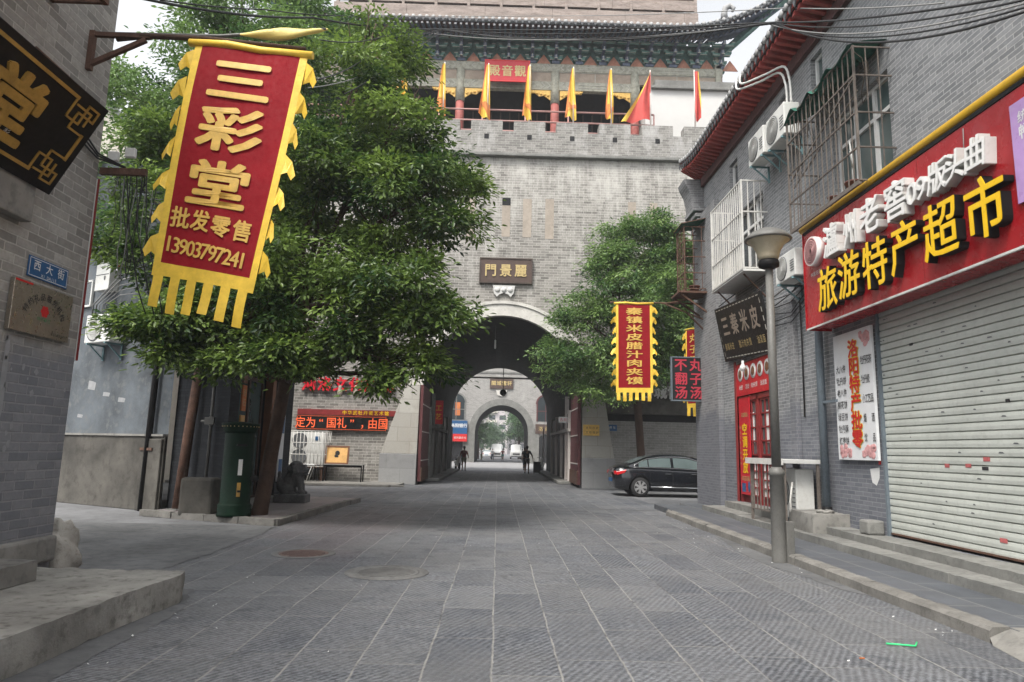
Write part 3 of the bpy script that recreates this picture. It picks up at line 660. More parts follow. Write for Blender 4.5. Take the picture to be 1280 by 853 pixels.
# big banner
def banner(name, label, tl, tr, bl, br, N, sway, teeth, tails, tail_len, cols, group=None):
    """hanging cloth: red field, yellow border with side teeth, top sleeve, tails. corners of the red field"""
    t = thing(name, label, 'banner', tl); tl, tr, bl, br, N = V(tl), V(tr), V(bl), V(br), V(N).normalized()
    wd = (tr-tl).length; ht = (bl-tl).length
    def P(u, v, off=0.0):
        p = tl*(1-u)*(1-v) + tr*u*(1-v) + bl*(1-u)*v + br*u*v
        k = sway*(math.sin(2.2*v+.4)*.9 + .09*math.sin(7*u+5*v+2*math.sin(4*v))*(.3+v) + .03*math.sin(19*(u+v*.3)) + .35*math.sin(5*v+u*2.5) + .10*math.sin(9*u+4*v))
        return p + N*(k + off)
    def slab(mb, fn, nu, nv, th=.006):
        mb.grid(lambda a, b: fn(a, b, th/2), nu, nv); mb.grid(lambda a, b: fn(1-a, b, -th/2), nu, nv)
    mb = MB(); slab(mb, P, 28, 48); f = mb.build('cloth', M['velvet'], t, fix=False)
    b = .075*wd/1.0; mb = MB()
    for s in (0, 1):
        lo, hi = (-b/wd, 0) if s == 0 else (1, 1+b/wd)
        slab(mb, lambda a, v, o, lo=lo, hi=hi: P(lo+(hi-lo)*a, v*1.06, o), 3, 48)
        for k in range(teeth):     # flame teeth
            v0 = (k+.15)/teeth; dv = .8/teeth; e = lo if s == 0 else hi; sg = -1 if s == 0 else 1
            out = .14/wd*sg*(1 + .25*math.sin(k*2.1+s))
            pts = [(e,v0),(e+out*.55,v0+dv*.22),(e+out*1.0,v0+dv*.75),(e+out*.8,v0+dv*.98),(e+out*.45,v0+dv*.72),(e,v0+dv*.85)]
            q = [P(u, v, .004+.03*math.sin(k+i)) for i, (u, v) in enumerate(pts)]; q2 = [p - N*.006 for p in q]; n = len(q)
            mb.add(q, [list(range(n))]); mb.add(q2, [list(range(n))[::-1]])
    slab(mb, lambda a, v, o: P(-b/wd+(1+2*b/wd)*a, 1+v*.055, o), 10, 2)
    mb.build('border', M['yellowc'], t, fix=False)
    mb = MB(); mb.tube([P(-.12-.02, -.012), P(.25,-.02), P(.6,-.01), P(1.12,-.018)], wd*.038, 10); mb.build('top_sleeve', M['yellowc'], t)
    for k in range(tails):
        mb = MB()
        u0 = -b/wd + (1+2*b/wd)*(k/tails + .02); du = (1+2*b/wd)*(.56/tails); tw = .006*math.sin(k*1.7)
        slab(mb, lambda a, v, o, u0=u0, du=du, tw=tw: P(u0+du*a+tw*v, 1.05+v*tail_len*(1+.08*math.sin(u0*9)), o) + N*.02*math.sin(3*v+u0*8)*v, 3, 6)
        mb.build('tail', M['yellowc'], t, fix=False)
    mb = MB()
    for text, us, vs, sx, sy, bold, mt in cols:
        for ch, u, v in zip(text, us, vs):
            vs_, fs_, cx = glyph(ch, 0, 0)
            for k, (bx, by) in enumerate(bold_shifts(bold, sx)): mb.add([P(u + (q.x-cx+bx)*sx/wd, v - (q.y-.36+by)*sy/ht, .019+.0003*k) for q in vs_], fs_)
    mb.build('lettering', M['gold'], t, fix=False)
    return t
NB = V((0.05,-1,0.02))
banner('hanging_banner', 'big red velvet banner with a phone number on the bamboo pole at the left corner',
    at_y(254,59,7.40), at_y(376,74,7.36), at_y(201,328,7.30), at_y(313,349,7.26), NB, .05, 7, 6, .145,
    [('三彩堂', (.47,.47,.46), (.155,.385,.635), .80, .56, .03, 0), ('批发零售', (.13,.35,.58,.81), (.80,.80,.81,.815), .25, .25, .024, 0),
     ('13903797241', [.055+.083*i for i in range(11)], [.915+.002*i for i in range(11)], .24, .25, .026, 0)])

# cable bundle at the corner
t = thing('cable_bundle', 'tangle of black and grey cables drooping from an iron bracket at the left corner', 'cables', (-4.85,7.9,4.6))
MB().box(-4.9,-4.35,7.93,7.99,4.78,4.86).build('bracket_bar', M['rust'], t)
rng = random.Random(11); mb = MB(); mb2 = MB()
for k in range(10):
    x0 = rng.uniform(-4.85,-4.4); y0 = 7.97+rng.uniform(0,.1); d = rng.uniform(.25,1.5)**1.3*.8; x1 = x0+rng.uniform(-.15,.5)
    pts = [V((x0+(x1-x0)*u + rng.uniform(-.02,.02), y0+rng.uniform(-.02,.02), 4.84 - d*math.sin(math.pi*u)**.8 + (.0 if k%3 else -.2*u))) for u in [i/12 for i in range(13)]]
    (mb if k % 3 else mb2).tube(pts, rng.uniform(.004,.008), 5)
for k in range(3):
    pts = [(-4.6+.12*k, 7.98, 4.82), (-4.5+.1*k, 8.0, 4.1), (-4.35+.12*k, 8.05, 3.4), (-4.25+.1*k,8.1,3.1)]; mb.tube(pts, .008, 5)
mb.build('black_cable', M['wire'], t); mb2.build('grey_cable', M['wireg'], t)
mb = MB()
for k in range(3):
    z = 5.5-.13*k; mb.tube([(-4.88,2.0,z+.35),(-4.87,5,z+.15),(-4.87,6.9,z-.15),(-4.86,7.8,4.98-.03*k),(-4.6,7.95,4.87)], .012, 5)
mb.build('wall_cable', M['wire'], t)
mb = MB()
for k, z in enumerate((4.95, 5.0)): mb.box(-4.82+.2*k,-4.7+.2*k,7.92,7.98,z,z+.12)
mb.build_each('junction_box', M['acw'], t, .01)

# ------------------------------------------------------------------ left shop building
sb = thing('shop_building', 'blue grey plastered building with a dark brick shop front behind the left trees', 'building', (-6, 15.4, 0))
A, B, C, D = V((-11.45,18.4,0)), V((-7.72,16.3,0)), V((-6.0,15.38,0)), V((-6.0,20.1,0))
n1 = V((-(B-A).y*-1, -(B-A).x, 0)).normalized(); n1 = V(((B-A).y, -(B-A).x, 0)).normalized()
mb = MB(); q = [A, B, B+V((-3,6,0)), A+V((-3,6,0))]; mb.prism(q, (0,0,9.2)); mb.build('wall', M['plaster'], sb)
mb = MB(); off = n1*.09
mb.prism([A+off, B+off+(B-A).normalized()*.02, B, A], (0,0,1.72)); mb.prism([B-(B-A).normalized()*.75+n1*.16, B+n1*.16, B, B-(B-A).normalized()*.75], (0,0,1.66)); mb.build('dado', M['dado'], sb, .02)
MB().prism([A+n1*.13, B+n1*.13, B, A], (0,0,.05)).build('dado_cap', M['conc'], sb).location.z += 1.72
zt = 3.55
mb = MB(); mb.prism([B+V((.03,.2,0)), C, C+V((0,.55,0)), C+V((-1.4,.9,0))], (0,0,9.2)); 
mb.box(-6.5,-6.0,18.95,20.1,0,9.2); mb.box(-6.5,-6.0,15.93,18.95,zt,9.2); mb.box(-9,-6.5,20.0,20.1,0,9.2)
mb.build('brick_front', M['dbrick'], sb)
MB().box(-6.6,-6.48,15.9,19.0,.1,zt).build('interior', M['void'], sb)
dr = MB().box(-6.32,-6.28,16.25,17.2,.25,zt-.35).box(-6.32,-6.28,17.25,18.15,.25,zt-.35).build('glass_door', M['glassg'], sb)
mb = MB()
for y0, y1 in ((16.2,16.28),(17.17,17.28),(18.12,18.2)): mb.box(-6.35,-6.24,y0,y1,.12,zt-.3)
mb.box(-6.35,-6.24,16.2,18.2,zt-.38,zt-.28).box(-6.35,-6.24,16.2,18.2,.12,.3); mb.build('frame', M['brownwood'], dr)
MB().tube([(-6.22,17.1,1.3),(-6.17,17.1,1.3),(-6.17,17.1,1.9),(-6.22,17.1,1.9)], .014, 6).tube([(-6.22,17.35,1.3),(-6.17,17.35,1.3),(-6.17,17.35,1.9),(-6.22,17.35,1.9)], .014, 6).build('handle', M['chrome'], dr)
letters(letters(MB(), '推', (-6.275,16.9,1.9), (0,0,0), UY, UZ, .16), '拉', (-6.275,17.6,1.9), (0,0,0), UY, UZ, .16).build('door_sticker', M['acteal'], dr)
MB().box(-6.2,-6.0,18.25,18.5,.1,zt).build('door_post', M['wood'], sb)
MB().box(-6.02,-5.9,15.95,18.95,zt,zt+.16).box(-6.1,-5.85,15.9,19.0,zt+.16,zt+.2).build('shop_lintel', M['darkwood'], sb)
MB().box(-6.5,-5.75,16.1,19.6,.11,.24).build('door_step', M['stone'], sb, .015)
pnl = MB().box(-5.995,-5.96,18.98,19.35,.6,3.25).build('poster_panel', M['posterw'], sb)
MB().box(-5.957,-5.953,19.02,19.31,1.9,2.35).box(-5.957,-5.953,19.02,19.31,.75,1.2).build_each('print', M['bluep'], pnl); MB().box(-5.957,-5.953,19.05,19.2,2.75,2.9).build('red_print', M['redink'], pnl)
for nm, z0, z1, mt in (('orange_board', 2.35, 2.95, 'orange'), ('yellow_board', 1.75, 2.25, 'tan'), ('wood_board', 3.0, 3.45, 'wood')):
    MB().box(-5.99,-5.95,15.98,16.24,z0,z1).build(nm, M[mt], sb, .005)
letters(letters(MB(), '奇石', (-5.946,16.11,2.77), (0,0,-.22), UY, UZ, .19, None, .01), '古玩', (-5.946,16.11,2.12), (0,0,-.22), UY, UZ, .15).build('board_lettering', M['goldl'], sb)
UA = (B-A).normalized()
# torn bills on plaster
mb = MB()
for px, py, w_, h_ in ((115,482,.34,.26),(133,493,.3,.12),(152,500,.3,.13),(82,478,.2,.3),(100,520,.25,.1)):
    c = at_p(px, py, A+n1*.006, n1); w2, h2 = UA*w_/2, UZ*h_/2
    mb.add([c-w2-h2*.7, c+w2*.8-h2, c+w2+h2*.5, c+w2*.2+h2*.8, c-w2*.9+h2], [(0,1,2,3,4)])
mb.build_each('torn_bill', M['bill'], sb)
# pipes
def ln(px, py, off=.1): return at_p(px, py, A+n1*off, n1)
p0 = ln(176,635,.14)
t = tag(MB().tube([V((p0.x,p0.y,.0)), V((p0.x+.05,p0.y,6.5))], .075, 10).build('drainpipe', M['black']), 'thick black drainpipe down the stained cement dado', 'pipe')
MB().obox(V((p0.x+.02,p0.y,1.42)), UA*.22, UZ*.03, n1*.06).build('clamp', M['rust'], t)
MB().obox(V((-7.06,15.66,.12)), UA*.16, n1*.15, UZ*.02).build('rest', M['stone'], None).name = 'pipe_rest'
bpy.data.objects['pipe_rest']['kind'] = 'structure'
tag(MB().tube([(-7.08,15.72,.12),(-7.02,15.78,1.8),(-6.92,15.84,3.6)], [.12,.11,.10], 12).build('rusty_pipe', M['rust']), 'thick rust brown pipe leaning at the dark shop corner', 'pipe')
t = thing('gas_pipe', 'thin grey riser pipe with valve on the dark brick shop corner', 'pipe', (-6.45,15.5,0))
MB().tube([(-6.42,15.5,.8),(-6.42,15.5,4.4)], .035, 8).tube([(-6.42,15.5,2.08),(-6.7,15.66,2.08)], .03, 8).build('riser', M['lampg'], t)
MB().ball((-6.42,15.48,2.08), (.09,.09,.11), 10, 8).box(-6.52,-6.32,15.38,15.46,2.0,2.16).build('valve', M['lampg'], t)
tag(MB().box(-6.68,-5.98,14.82,15.28,.06,.86).build('stone_block', M['dado'], None, .06), 'squat sandy stone block beside the green post box', 'block')

# air conditioners of the left wall
def ac_unit(name, label, c, U, N, w, h, d, grp=None, face=True, side=False):
    c, U, N = V(c), V(U).normalized(), V(N).normalized(); t = thing(name, label, 'air conditioner', c - N*d/2 - UZ*h/2, grp)
    MB().obox(c, U*w/2, UZ*h/2, N*d/2).build('casing', M['acw'], t, .02)
    f = c + N*(d/2) - U*w*.14; r = min(h*.42, w*.3)
    mb = MB().lathe([(r*1.06,0),(r*1.06,.012),(r,.012)], f, 24, N); mb.lathe([(r,.004),(0,.004)], f, 24, N); mb.build('fan_well', M['acg'], t)
    mb = MB()
    for k in range(1, 7): mb.lathe([(r*k/6.5,.014),(r*k/6.5+.006,.017),(r*k/6.5+.012,.014)], f, 24, N)
    for k in range(8): a = k*math.pi/8; v_ = U*math.cos(a)+UZ*math.sin(a); mb.beam(f+v_*r+N*.012, f-v_*r+N*.012, .006, .006)
    mb.build('fan_grille', M['acw'] , t)
    mb = MB()
    for s in (-.36, .36):
        b = c - N*d/2 + U*w*s - UZ*h/2
        mb.beam(b - N*.08 - UZ*.02, b + N*(d+.02) - UZ*.02, .04, .04); mb.beam(b - N*.08 - UZ*.36, b + N*d*.8 - UZ*.04, .03, .03); mb.beam(b - N*.08 - UZ*.4, b - N*.08, .04, .04)
    mb.build('bracket', M['acteal'], t)
    mb = MB()
    for k in range(5): mb.obox(c + U*(w*.36) + N*(d/2+.004) + UZ*(h*(.1-.09*k)), U*w*.09, UZ*.008, N*.004)
    mb.build('side_vent', M['acg'], t); return t
c = ln(131, 412, .3)
ac_unit('air_conditioner', 'grey white air conditioner on the plaster wall behind the left tree leaves', c, UA, n1, 1.05, .72, .36)
t = thing('meter_cabinet', 'pale metal cabinet hung above the left air conditioner', 'cabinet', ln(135,345,.1))
c = ln(135,345,.14); MB().obox(c, UA*.3, UZ*.42, n1*.14).build('casing', M['acw'], t, .015)
MB().obox(c+n1*.145, UA*.27, UZ*.006, n1*.006).build('seam', M['acg'], t); MB().obox(c+n1*.145+UA*.12-UZ*.1, UA*.02, UZ*.05, n1*.012).build('handle', M['acg'], t)
t = tag(MB().obox(ln(107,368,.02), UA*.3, UZ*.34, n1*.03).build('small_window', M['glass']), 'small dark window beside the meter cabinet', 'window')
f = MB()
for s in (-1, 1): f.obox(ln(107,368,.05)+UA*.3*s, UA*.025, UZ*.36, n1*.03); f.obox(ln(107,368,.05)+UZ*.34*s, UA*.3, UZ*.025, n1*.03)
f.build('frame', M['acw'], t)
mb = MB()
for k in range(5):
    a = ln(115+4*k, 395, .16); b = ln(185+6*k, 330+8*k, .35); m_ = ln(150, 345+6*k, .4); mb.tube([a, a+UZ*.3, m_, b], .022 if k < 2 else .01, 6)
tag(mb.build('conduit_loop', M['wireg']), 'loops of grey conduit beside the meter cabinet', 'cables')
t = thing('striped_bar', 'red and white striped barrier bar sticking up beside the meter cabinet', 'bar', ln(150,335,.5))
a, b = ln(147,338,.5), ln(172,305,.5); MB().beam(a, b, .05, .07).build('bar', M['paper'], t)
mb = MB()
for k in (.15,.5,.85): mb.beam(a+(b-a)*(k-.08), a+(b-a)*(k+.08), .054, .074)
mb.build('red_band', M['redink'], t)
# background gable
t = thing('plaster_house', 'pale house with sloping tiled roof edge seen above the left bracket', 'house', (-15,26,0))
MB().prism([(-24,26,0),(-13.2,26,0),(-13.2,26,12.6),(-19,26,17.4),(-24,26,14)], (0,8,0)).build('wall', M['cream'], t)
MB().beam((-19.3,25.9,17.65),(-12.5,25.9,12.1),.5,.18).beam((-19.3,30,17.65),(-12.5,30,12.1),7,.14).build('roof', M['tile'], t)

# post box
t = thing('post_box', 'dark green round pillar post box beside the leaning tree trunk', 'post box', (-5.42,14.62,.115)); o = (-5.42,14.62,.115)
MB().lathe([(.335,0),(.34,.06),(.325,.08),(.34,.14),(.325,.16),(.34,.22),(.315,.25),(.30,.27),(.295,1.66),(.29,1.7)], o, 36).build('body', M['postg'], t)
MB().lathe([(.29,1.7),(.33,1.74),(.345,1.80),(.375,1.86),(.385,1.885),(.36,1.9),(.2,1.93),(0,1.94)], o, 36).build('cap', M['postg'], t)
mb = MB()
for k in range(28): a = k*2*math.pi/28; mb.ball((o[0]+.365*math.cos(a), o[1]+.365*math.sin(a), o[2]+1.835), .013, 6, 5)
mb.build('studs', M['goldl'], t)
a = R_(-60); cx, cy = math.cos(a), math.sin(a)
MB().obox((o[0]+.292*cx, o[1]+.292*cy, o[2]+1.0), V((-cy,cx,0))*.04, UZ*.16, V((cx,cy,0))*.01).build('label_plate', M['paper'], t)
MB().obox((o[0]+.296*cx, o[1]+.296*cy, o[2]+.55), V((-cy,cx,0))*.035, UZ*.14, V((cx,cy,0))*.01).build('notice', M['goldd'], t)
MB().obox((o[0]+.30*cx, o[1]+.30*cy, o[2]+1.45), V((-cy,cx,0))*.10, UZ*.02, V((cx,cy,0))*.03).build('slot', M['black'], t, .008)
MB().obox((o[0]+.335*cx, o[1]+.335*cy, o[2]+.52), V((-cy,cx,0))*.03, UZ*.02, V((cx,cy,0))*.05).ball((o[0]+.42*math.cos(R_(-15)), o[1]+.42*math.sin(R_(-15)), o[2]+.78), (.09,.06,.07), 10, 8).build('hinge', M['black'], t)

# stone lion (one remeshed body on a base)
t = thing('stone_lion', 'dark carved stone guardian lion sitting on a low base by the left shop', 'statue', (-5.32,18.35,.115)); ox, oy, oz = -5.32, 18.35, .115
MB().box(ox-.42,ox+.40,oy-.26,oy+.26,oz,oz+.22).build('base', M['lion'], t, .03)
mb = MB(); L = lambda x, y, z: (ox+x, oy+y, oz+.2+z)
mb.ball(L(-.2,0,.2),(.22,.2,.22),14,10).ball(L(-.08,0,.34),(.2,.18,.24),14,10).ball(L(.06,0,.42),(.16,.17,.24),14,10).ball(L(.08,0,.62),(.2,.2,.2),14,10)
for s in (-1, 1):
    mb.ball(L(-.12,.14*s,.12),(.19,.09,.15),12,8).ball(L(.0,.17*s,.04),(.14,.065,.055),10,8)
    mb.tube([L(.13,.1*s,.45),L(.2,.11*s,.25),L(.22,.11*s,.06)],[.09,.07,.065],10).ball(L(.26,.11*s,.05),(.1,.07,.06),10,8)
    mb.ball(L(.04,.15*s,.76),(.05,.04,.07),8,6)
mb.ball(L(.19,0,.66),(.14,.14,.12),12,8).ball(L(.29,0,.62),(.1,.11,.075),12,8).ball(L(.30,0,.52),(.085,.09,.04),10,8).ball(L(.37,0,.66),(.035,.05,.03),8,6)
for s in (-1, 1): mb.ball(L(.28,.07*s,.715),(.035,.035,.03),8,6).ball(L(.25,.08*s,.76),(.06,.04,.025),8,6)
rng = random.Random(2)
for i in range(60):
    th = rng.uniform(0, math.pi*2); ph = rng.uniform(.1, 2.3); v_ = V((math.sin(ph)*math.cos(th), math.sin(ph)*math.sin(th), math.cos(ph)))
    if v_.x > .5 and v_.z < .75: continue
    mb.ball(L(.04+v_.x*.2, v_.y*.2, .62+v_.z*.2), .052, 7, 6)
mb.ball(L(-.38,0,.34),(.06,.07,.2),10,8).ball(L(-.38,0,.52),(.05,.08,.08),8,6).ball(L(.26,-.12,.06),(.08,.08,.08),10,8)
bo = mb.build('body', M['lion'], t); r = bo.modifiers.new('remesh', 'REMESH'); r.mode = 'VOXEL'; r.voxel_size = .018; r.use_smooth_shade = True
sm = bo.modifiers.new('soften', 'SMOOTH'); sm.iterations = 2
# ------------------------------------------------------------------ gate tower
GY = 31.0; TX0, TX1, SPR = -3.5, 3.68, 4.15; TC = (TX0+TX1)/2; TR = (TX1-TX0)/2; TY1 = 52.0
def arch_pts(cx, r, spr, n=28, a0=0, a1=math.pi): return [(cx + r*math.cos(a0+(a1-a0)*i/n), spr + r*math.sin(a0+(a1-a0)*i/n)) for i in range(n+1)]
def wall_with_arch(mb, x0, x1, z1, y, cx, r, spr, back=False):
    """flat wall with an arched opening"""
    pts = arch_pts(cx, r, spr, 32)
    def q(a, b, c, d): mb.add([(p[0], y, p[1]) for p in (a, b, c, d)], [(0,1,2,3)] if not back else [(3,2,1,0)])
    q((x0,0),(cx-r,0),(cx-r,spr),(x0,spr)); q((cx+r,0),(x1,0),(x1,spr),(cx+r,spr))
    top = spr + r + .02
    q((x0,spr),(cx-r,spr),(cx-r,top),(x0,top)); q((cx+r,spr),(x1,spr),(x1,top),(cx+r,top)); q((x0,top),(x1,top),(x1,z1),(x0,z1))
    for (a, b) in zip(pts[:-1], pts[1:]): q(b, a, (a[0], top), (b[0], top))
def ring(mb, cx, r0, r1, spr, y0, y1, n=36):
    p0, p1 = arch_pts(cx, r0, spr, n), arch_pts(cx, r1, spr, n); 
    for i in range(n):
        a, b, c, d = p0[i], p0[i+1], p1[i+1], p1[i]
        g = .0
        vs = [(a[0],y0,a[1]),(b[0],y0,b[1]),(c[0],y0,c[1]),(d[0],y0,d[1]),(a[0],y1,a[1]),(b[0],y1,b[1]),(c[0],y1,c[1]),(d[0],y1,d[1])]
        mb.add(vs, [(0,1,2,3),(3,2,6,7),(0,4,5,1)])
gt = thing('gate_tower', 'tall grey brick gate tower with an arched passage and painted timber hall on top', 'gate tower', (0, GY, 0))
ZC, ZP = 15.55, 17.25
mb = MB(); wall_with_arch(mb, -16, 16, ZC, GY, TC, TR, SPR); wall_with_arch(mb, -16, 16, ZC, TY1, TC, TR, SPR, True)
mb.add([(-16,GY,0),(-16,TY1,0),(-16,TY1,ZC),(-16,GY,ZC)], [(3,2,1,0)]).add([(16,GY,0),(16,TY1,0),(16,TY1,ZC),(16,GY,ZC)], [(0,1,2,3)]).add([(-16,GY,ZC),(16,GY,ZC),(16,TY1,ZC),(-16,TY1,ZC)], [(0,1,2,3)])
mb.build('wall', M['facade'], gt, fix=False)
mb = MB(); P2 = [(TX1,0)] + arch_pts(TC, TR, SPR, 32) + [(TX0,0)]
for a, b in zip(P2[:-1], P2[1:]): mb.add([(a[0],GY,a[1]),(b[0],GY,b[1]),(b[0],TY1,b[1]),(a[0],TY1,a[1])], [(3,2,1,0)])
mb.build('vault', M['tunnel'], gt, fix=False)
mb = MB(); ring(mb, TC, TR-.03, TR+.52, SPR, GY-.07, GY+.3); mb.build('arch_ring', M['arch'], gt, fix=False)
mb = MB(); ring(mb, TC, TR+.52, TR+.66, SPR, GY-.13, GY+.1); mb.build('arch_moulding', M['arch'], gt, fix=False)
# parapet
mb = MB(); y0, y1 = GY-.16, GY+.45
mb.box(-16.2,16.2,y0,y1,ZC+.06,16.72); x = -0.92+2.06*-8
hol = MB()
for k in range(-8, 9):
    xc = -.92 + 2.06*k
    if abs(xc) > 15.6: continue
    mb.box(xc-.76, xc+.76, y0+.003, y1-.003, 16.72, ZP); hol.box(xc-.11+.0, xc+.11, y0-.012, y0+.02, 16.32, 16.56)
mb.build('parapet', M['parapet'], gt); hol.build_each('drain_hole', M['void'], gt)
MB().box(-16.2,16.2,GY-.26,GY+.1,ZC-.10,ZC+.06).build('string_course', M['stone'], gt, .03)
for (a, b, c, d) in ((-.08,.31,13.05,11.5),(.91,1.32,13.4,11.5),(1.97,2.38,13.43,11.45),(5.91,6.29,13.39,12.0),(6.95,7.32,13.38,11.7),(-1.75,-1.35,13.35,11.3)):
    MB().box(a,b,GY-.012,GY+.01,d,c).build('bricked_slot', M['patch'], gt)
MB().box(-.08,.31,GY-.02,GY+.01,13.05,13.42).build('opening', M['void'], gt)
# buttress piers
for s, xi, xt, xb in ((-1, TX0-.02, -4.15, -5.1), (1, TX1+.02, 4.66, 5.12)):
    mb = MB(); zt_ = 4.4
    mb.prism([(xi,GY-.75,1.32),(xb,GY-.75,1.32),(xt,GY-.5,zt_),(xi,GY-.5,zt_)] , (0,1.2,0)) if s > 0 else mb.prism([(xb,GY-.75,1.32),(xi,GY-.75,1.32),(xi,GY-.5,zt_),(xt,GY-.5,zt_)], (0,1.2,0))
    p = mb.build('pier', M['ashlar'], gt, .02)
    MB().box(min(xi,xb)-(.03 if s<0 else 0),max(xi,xb)+(.03 if s>0 else 0),GY-.82,GY+.3,0,1.32).build('pier_base', M['ashlar_dark'], p, .02)
# gate leaves folded back along the passage, with white bars
for s, x in ((-1, TX0), (1, TX1)):
    lf = MB().box(x - s*.03, x - s*.16, GY-.7, GY+2.4, .15, 4.35).build('gate_leaf', M['maroon'], gt, .01)
    mb = MB()
    for z in (1.05, 2.3, 3.5): mb.box(x - s*.16, x - s*.185, GY-.68, GY+2.38, z-.022, z+.022)
    mb.build('bar', M['pole'], lf); MB().box(x - s*.155, x - s*.2, GY-.69, GY+2.39, .15, .75).build('kick_plate', M['rust'], lf)
    mb = MB()
    for y, z0, z1 in ((GY+3.1,.1,3.6),(GY+4.6,.1,4.4),(GY+7.2,.1,3.4),(GY+10.5,.1,3.6),(GY+14,.1,3.6)): mb.box(x-s*.02, x-s*.22, y-.12, y+.12, z0, z1)
    mb.box(x-s*.02,x-s*.25,GY+2.6,GY+14.1,2.55,2.72); mb.build('passage_post', M['pole'] if s > 0 else M['stone'], gt, .01)
    for y0, y1, mt in ((GY+3.25,GY+4.45,'doorr'),(GY+4.75,GY+7.0,'darkwood'),(GY+7.4,GY+10.3,'darkwood'),(GY+10.7,GY+13.8,'darkwood')):
        MB().box(x-s*.02,x-s*.1,y0,y1,.12,2.5).build('shop_front', M[mt], gt)
        MB().box(x-s*.02,x-s*.12,y0,y1,2.76,3.5).build('shop_board', M['brownwood'], gt)
    MB().box(x-s*.02, x-s*.75, GY+2.5, TY1-1.5, .02, .16).build('passage_step', M['stone'], gt, .02)
# entrance plaque and carved stone
pq = MB().box(-1.06,1.41,GY-.12,GY-.01,9.22,10.44).build('plaque', M['brownwood'], gt, .01)
mb = MB()
for a in ((-1.06,1.41,9.22,9.28),(-1.06,1.41,10.38,10.44),(-1.06,-1.0,9.28,10.38),(1.35,1.41,9.28,10.38)): mb.box(a[0],a[1],GY-.15,GY-.121,a[2],a[3])
mb.build('frame', M['darkwood'], pq)
letters(MB(), '門景麗', (-.54,GY-.135,9.83), (.70,0,0), UX, UZ, .58, .62, .02, .012).build('lettering', M['goldl'], pq)
mb = MB(); mb.prism([(-.42,GY-.02,9.12),(.62,GY-.02,9.12),(.55,GY-.02,8.75),(.42,GY-.02,8.58),(.30,GY-.02,8.7),(.1,GY-.02,8.78),(-.1,GY-.02,8.7),(-.22,GY-.02,8.58),(-.36,GY-.02,8.75)][::-1], (0,-.1,0))
for dx in (-.3,0,.3): mb.ball((.1+dx,GY-.12,8.92),(.13,.07,.13),10,7)
mb.build('carved_corbel', M['white'], gt)
mb = MB().tube([(TX0+.2,GY+9,5.75),(TX1-.2,GY+9,5.75)], .05, 6); mb.build('tie_bar', M['steelw'], gt)
# hanging lamp & camera
t = thing('hanging_lamp', 'white tube lamp hanging in the gate passage', 'lamp', (-.2,GY+2,6.5)); MB().tube([(-.25,GY+2,7.62),(-.25,GY+2,6.9)], .012, 5).build('cord', M['wireg'], t); MB().lathe([(.02,0),(.05,.03),(.045,.42),(.02,.45)], (-.25,GY+2,6.45), 12).build('lamp_tube', M['paper'], t)
t = thing('camera_ball', 'black dome camera on a rod under the inner passage arch', 'camera', (.2,TY1-1,5.6)); MB().tube([(.3,TY1-1,7.7),(.3,TY1-1,5.95)], .035, 6).build('rod', M['wire'], t); MB().ball((.3,TY1-1,5.8), .25, 14, 10).build('dome', M['black'], t)
t = thing('barrier_post', 'thin white post at the left end of the gate passage', 'post', (-3.3,TY1-.5,0)); MB().tube([(-3.42,TY1-.5,0),(-3.42,TY1-.5,3.2)], .045, 8).lathe([(.12,0),(.12,.05)], (-3.42,TY1-.5,0), 12).build('post', M['steelw'], t)
dup(t, (3.62-.12+3.42-3.3-.12,TY1-.5,0), 'thin white post at the right end of the gate passage')

# pavilion on the platform
PY = 34.0; cols_x = [-7.0,-2.49,2.58,6.86]
for x in cols_x:
    MB().lathe([(.24,0),(.23,3.6),(.22,4.35)], (x,PY,15.5), 14).build('column', M['redpaint'], gt)
    MB().lathe([(.25,0),(.25,1.9)], (x,PY,19.86), 14).build('column_head', M['beamp'], gt)
MB().box(-12,11.6,PY-.16,PY+.16,21.68,22.12).build('upper_beam', M['beamp'], gt)
MB().box(-12,11.6,PY-.10,PY+.10,21.1,21.68).build('panel_beam', M['beamw'], gt)
MB().box(-12,7.1,PY-.15,PY+.15,20.62,21.1).build('lower_beam', M['beamp'], gt)
mb = MB()
for x0, x1 in zip([-11.6]+cols_x, cols_x+[11.4]):     # painted chevrons and medallions
    for zc, h in ((21.9,.15),(20.86,.17)):
        if zc < 21 and x1 > 7: continue
        for k, s in ((x0+.45,1),(x0+.75,1),(x1-.45,-1),(x1-.75,-1)):
            mb.beam((k,PY-.165,zc+h),(k-.17*s,PY-.165,zc),.012,.04); mb.beam((k-.17*s,PY-.165,zc),(k,PY-.165,zc-h),.012,.04)
        mb.box(x0+1.25,x1-1.25,PY-.17,PY-.161,zc-.09,zc-.055).box(x0+1.25,x1-1.25,PY-.17,PY-.161,zc+.055,zc+.09)
    mb.box(x0+.25,x1-.25,PY-.13,PY-.102,21.64,21.67); mb.box((x0+x1)/2-.02,(x0+x1)/2+.02,PY-.12,PY-.102,21.1,21.64)
mb.build('painted_trim', M['btrim'], gt)
mb = MB()
for x0, x1 in ((-7.0,-2.49),(-2.49,2.58),(2.58,6.86)):
    for s, xe in ((1,x0+.25),(-1,x1-.25)):
        mb = MB(); pts = [(xe,PY-.05,20.6),(xe+s*1.25,PY-.05,20.6),(xe+s*1.15,PY-.05,20.42),(xe+s*.85,PY-.05,20.45),(xe+s*.6,PY-.05,20.25),(xe+s*.35,PY-.05,20.3),(xe,PY-.05,20.05)]
        mb.prism(pts if s < 0 else pts[::-1], (0,-.07,0))
        for j in range(6): mb.ball((xe+s*(.12+.2*j),PY-.14,20.44-.04*(5-j)+.06), (.08,.05,.07), 8, 6)
        mb.build('gilt_carving', M['gold'], gt)
pass
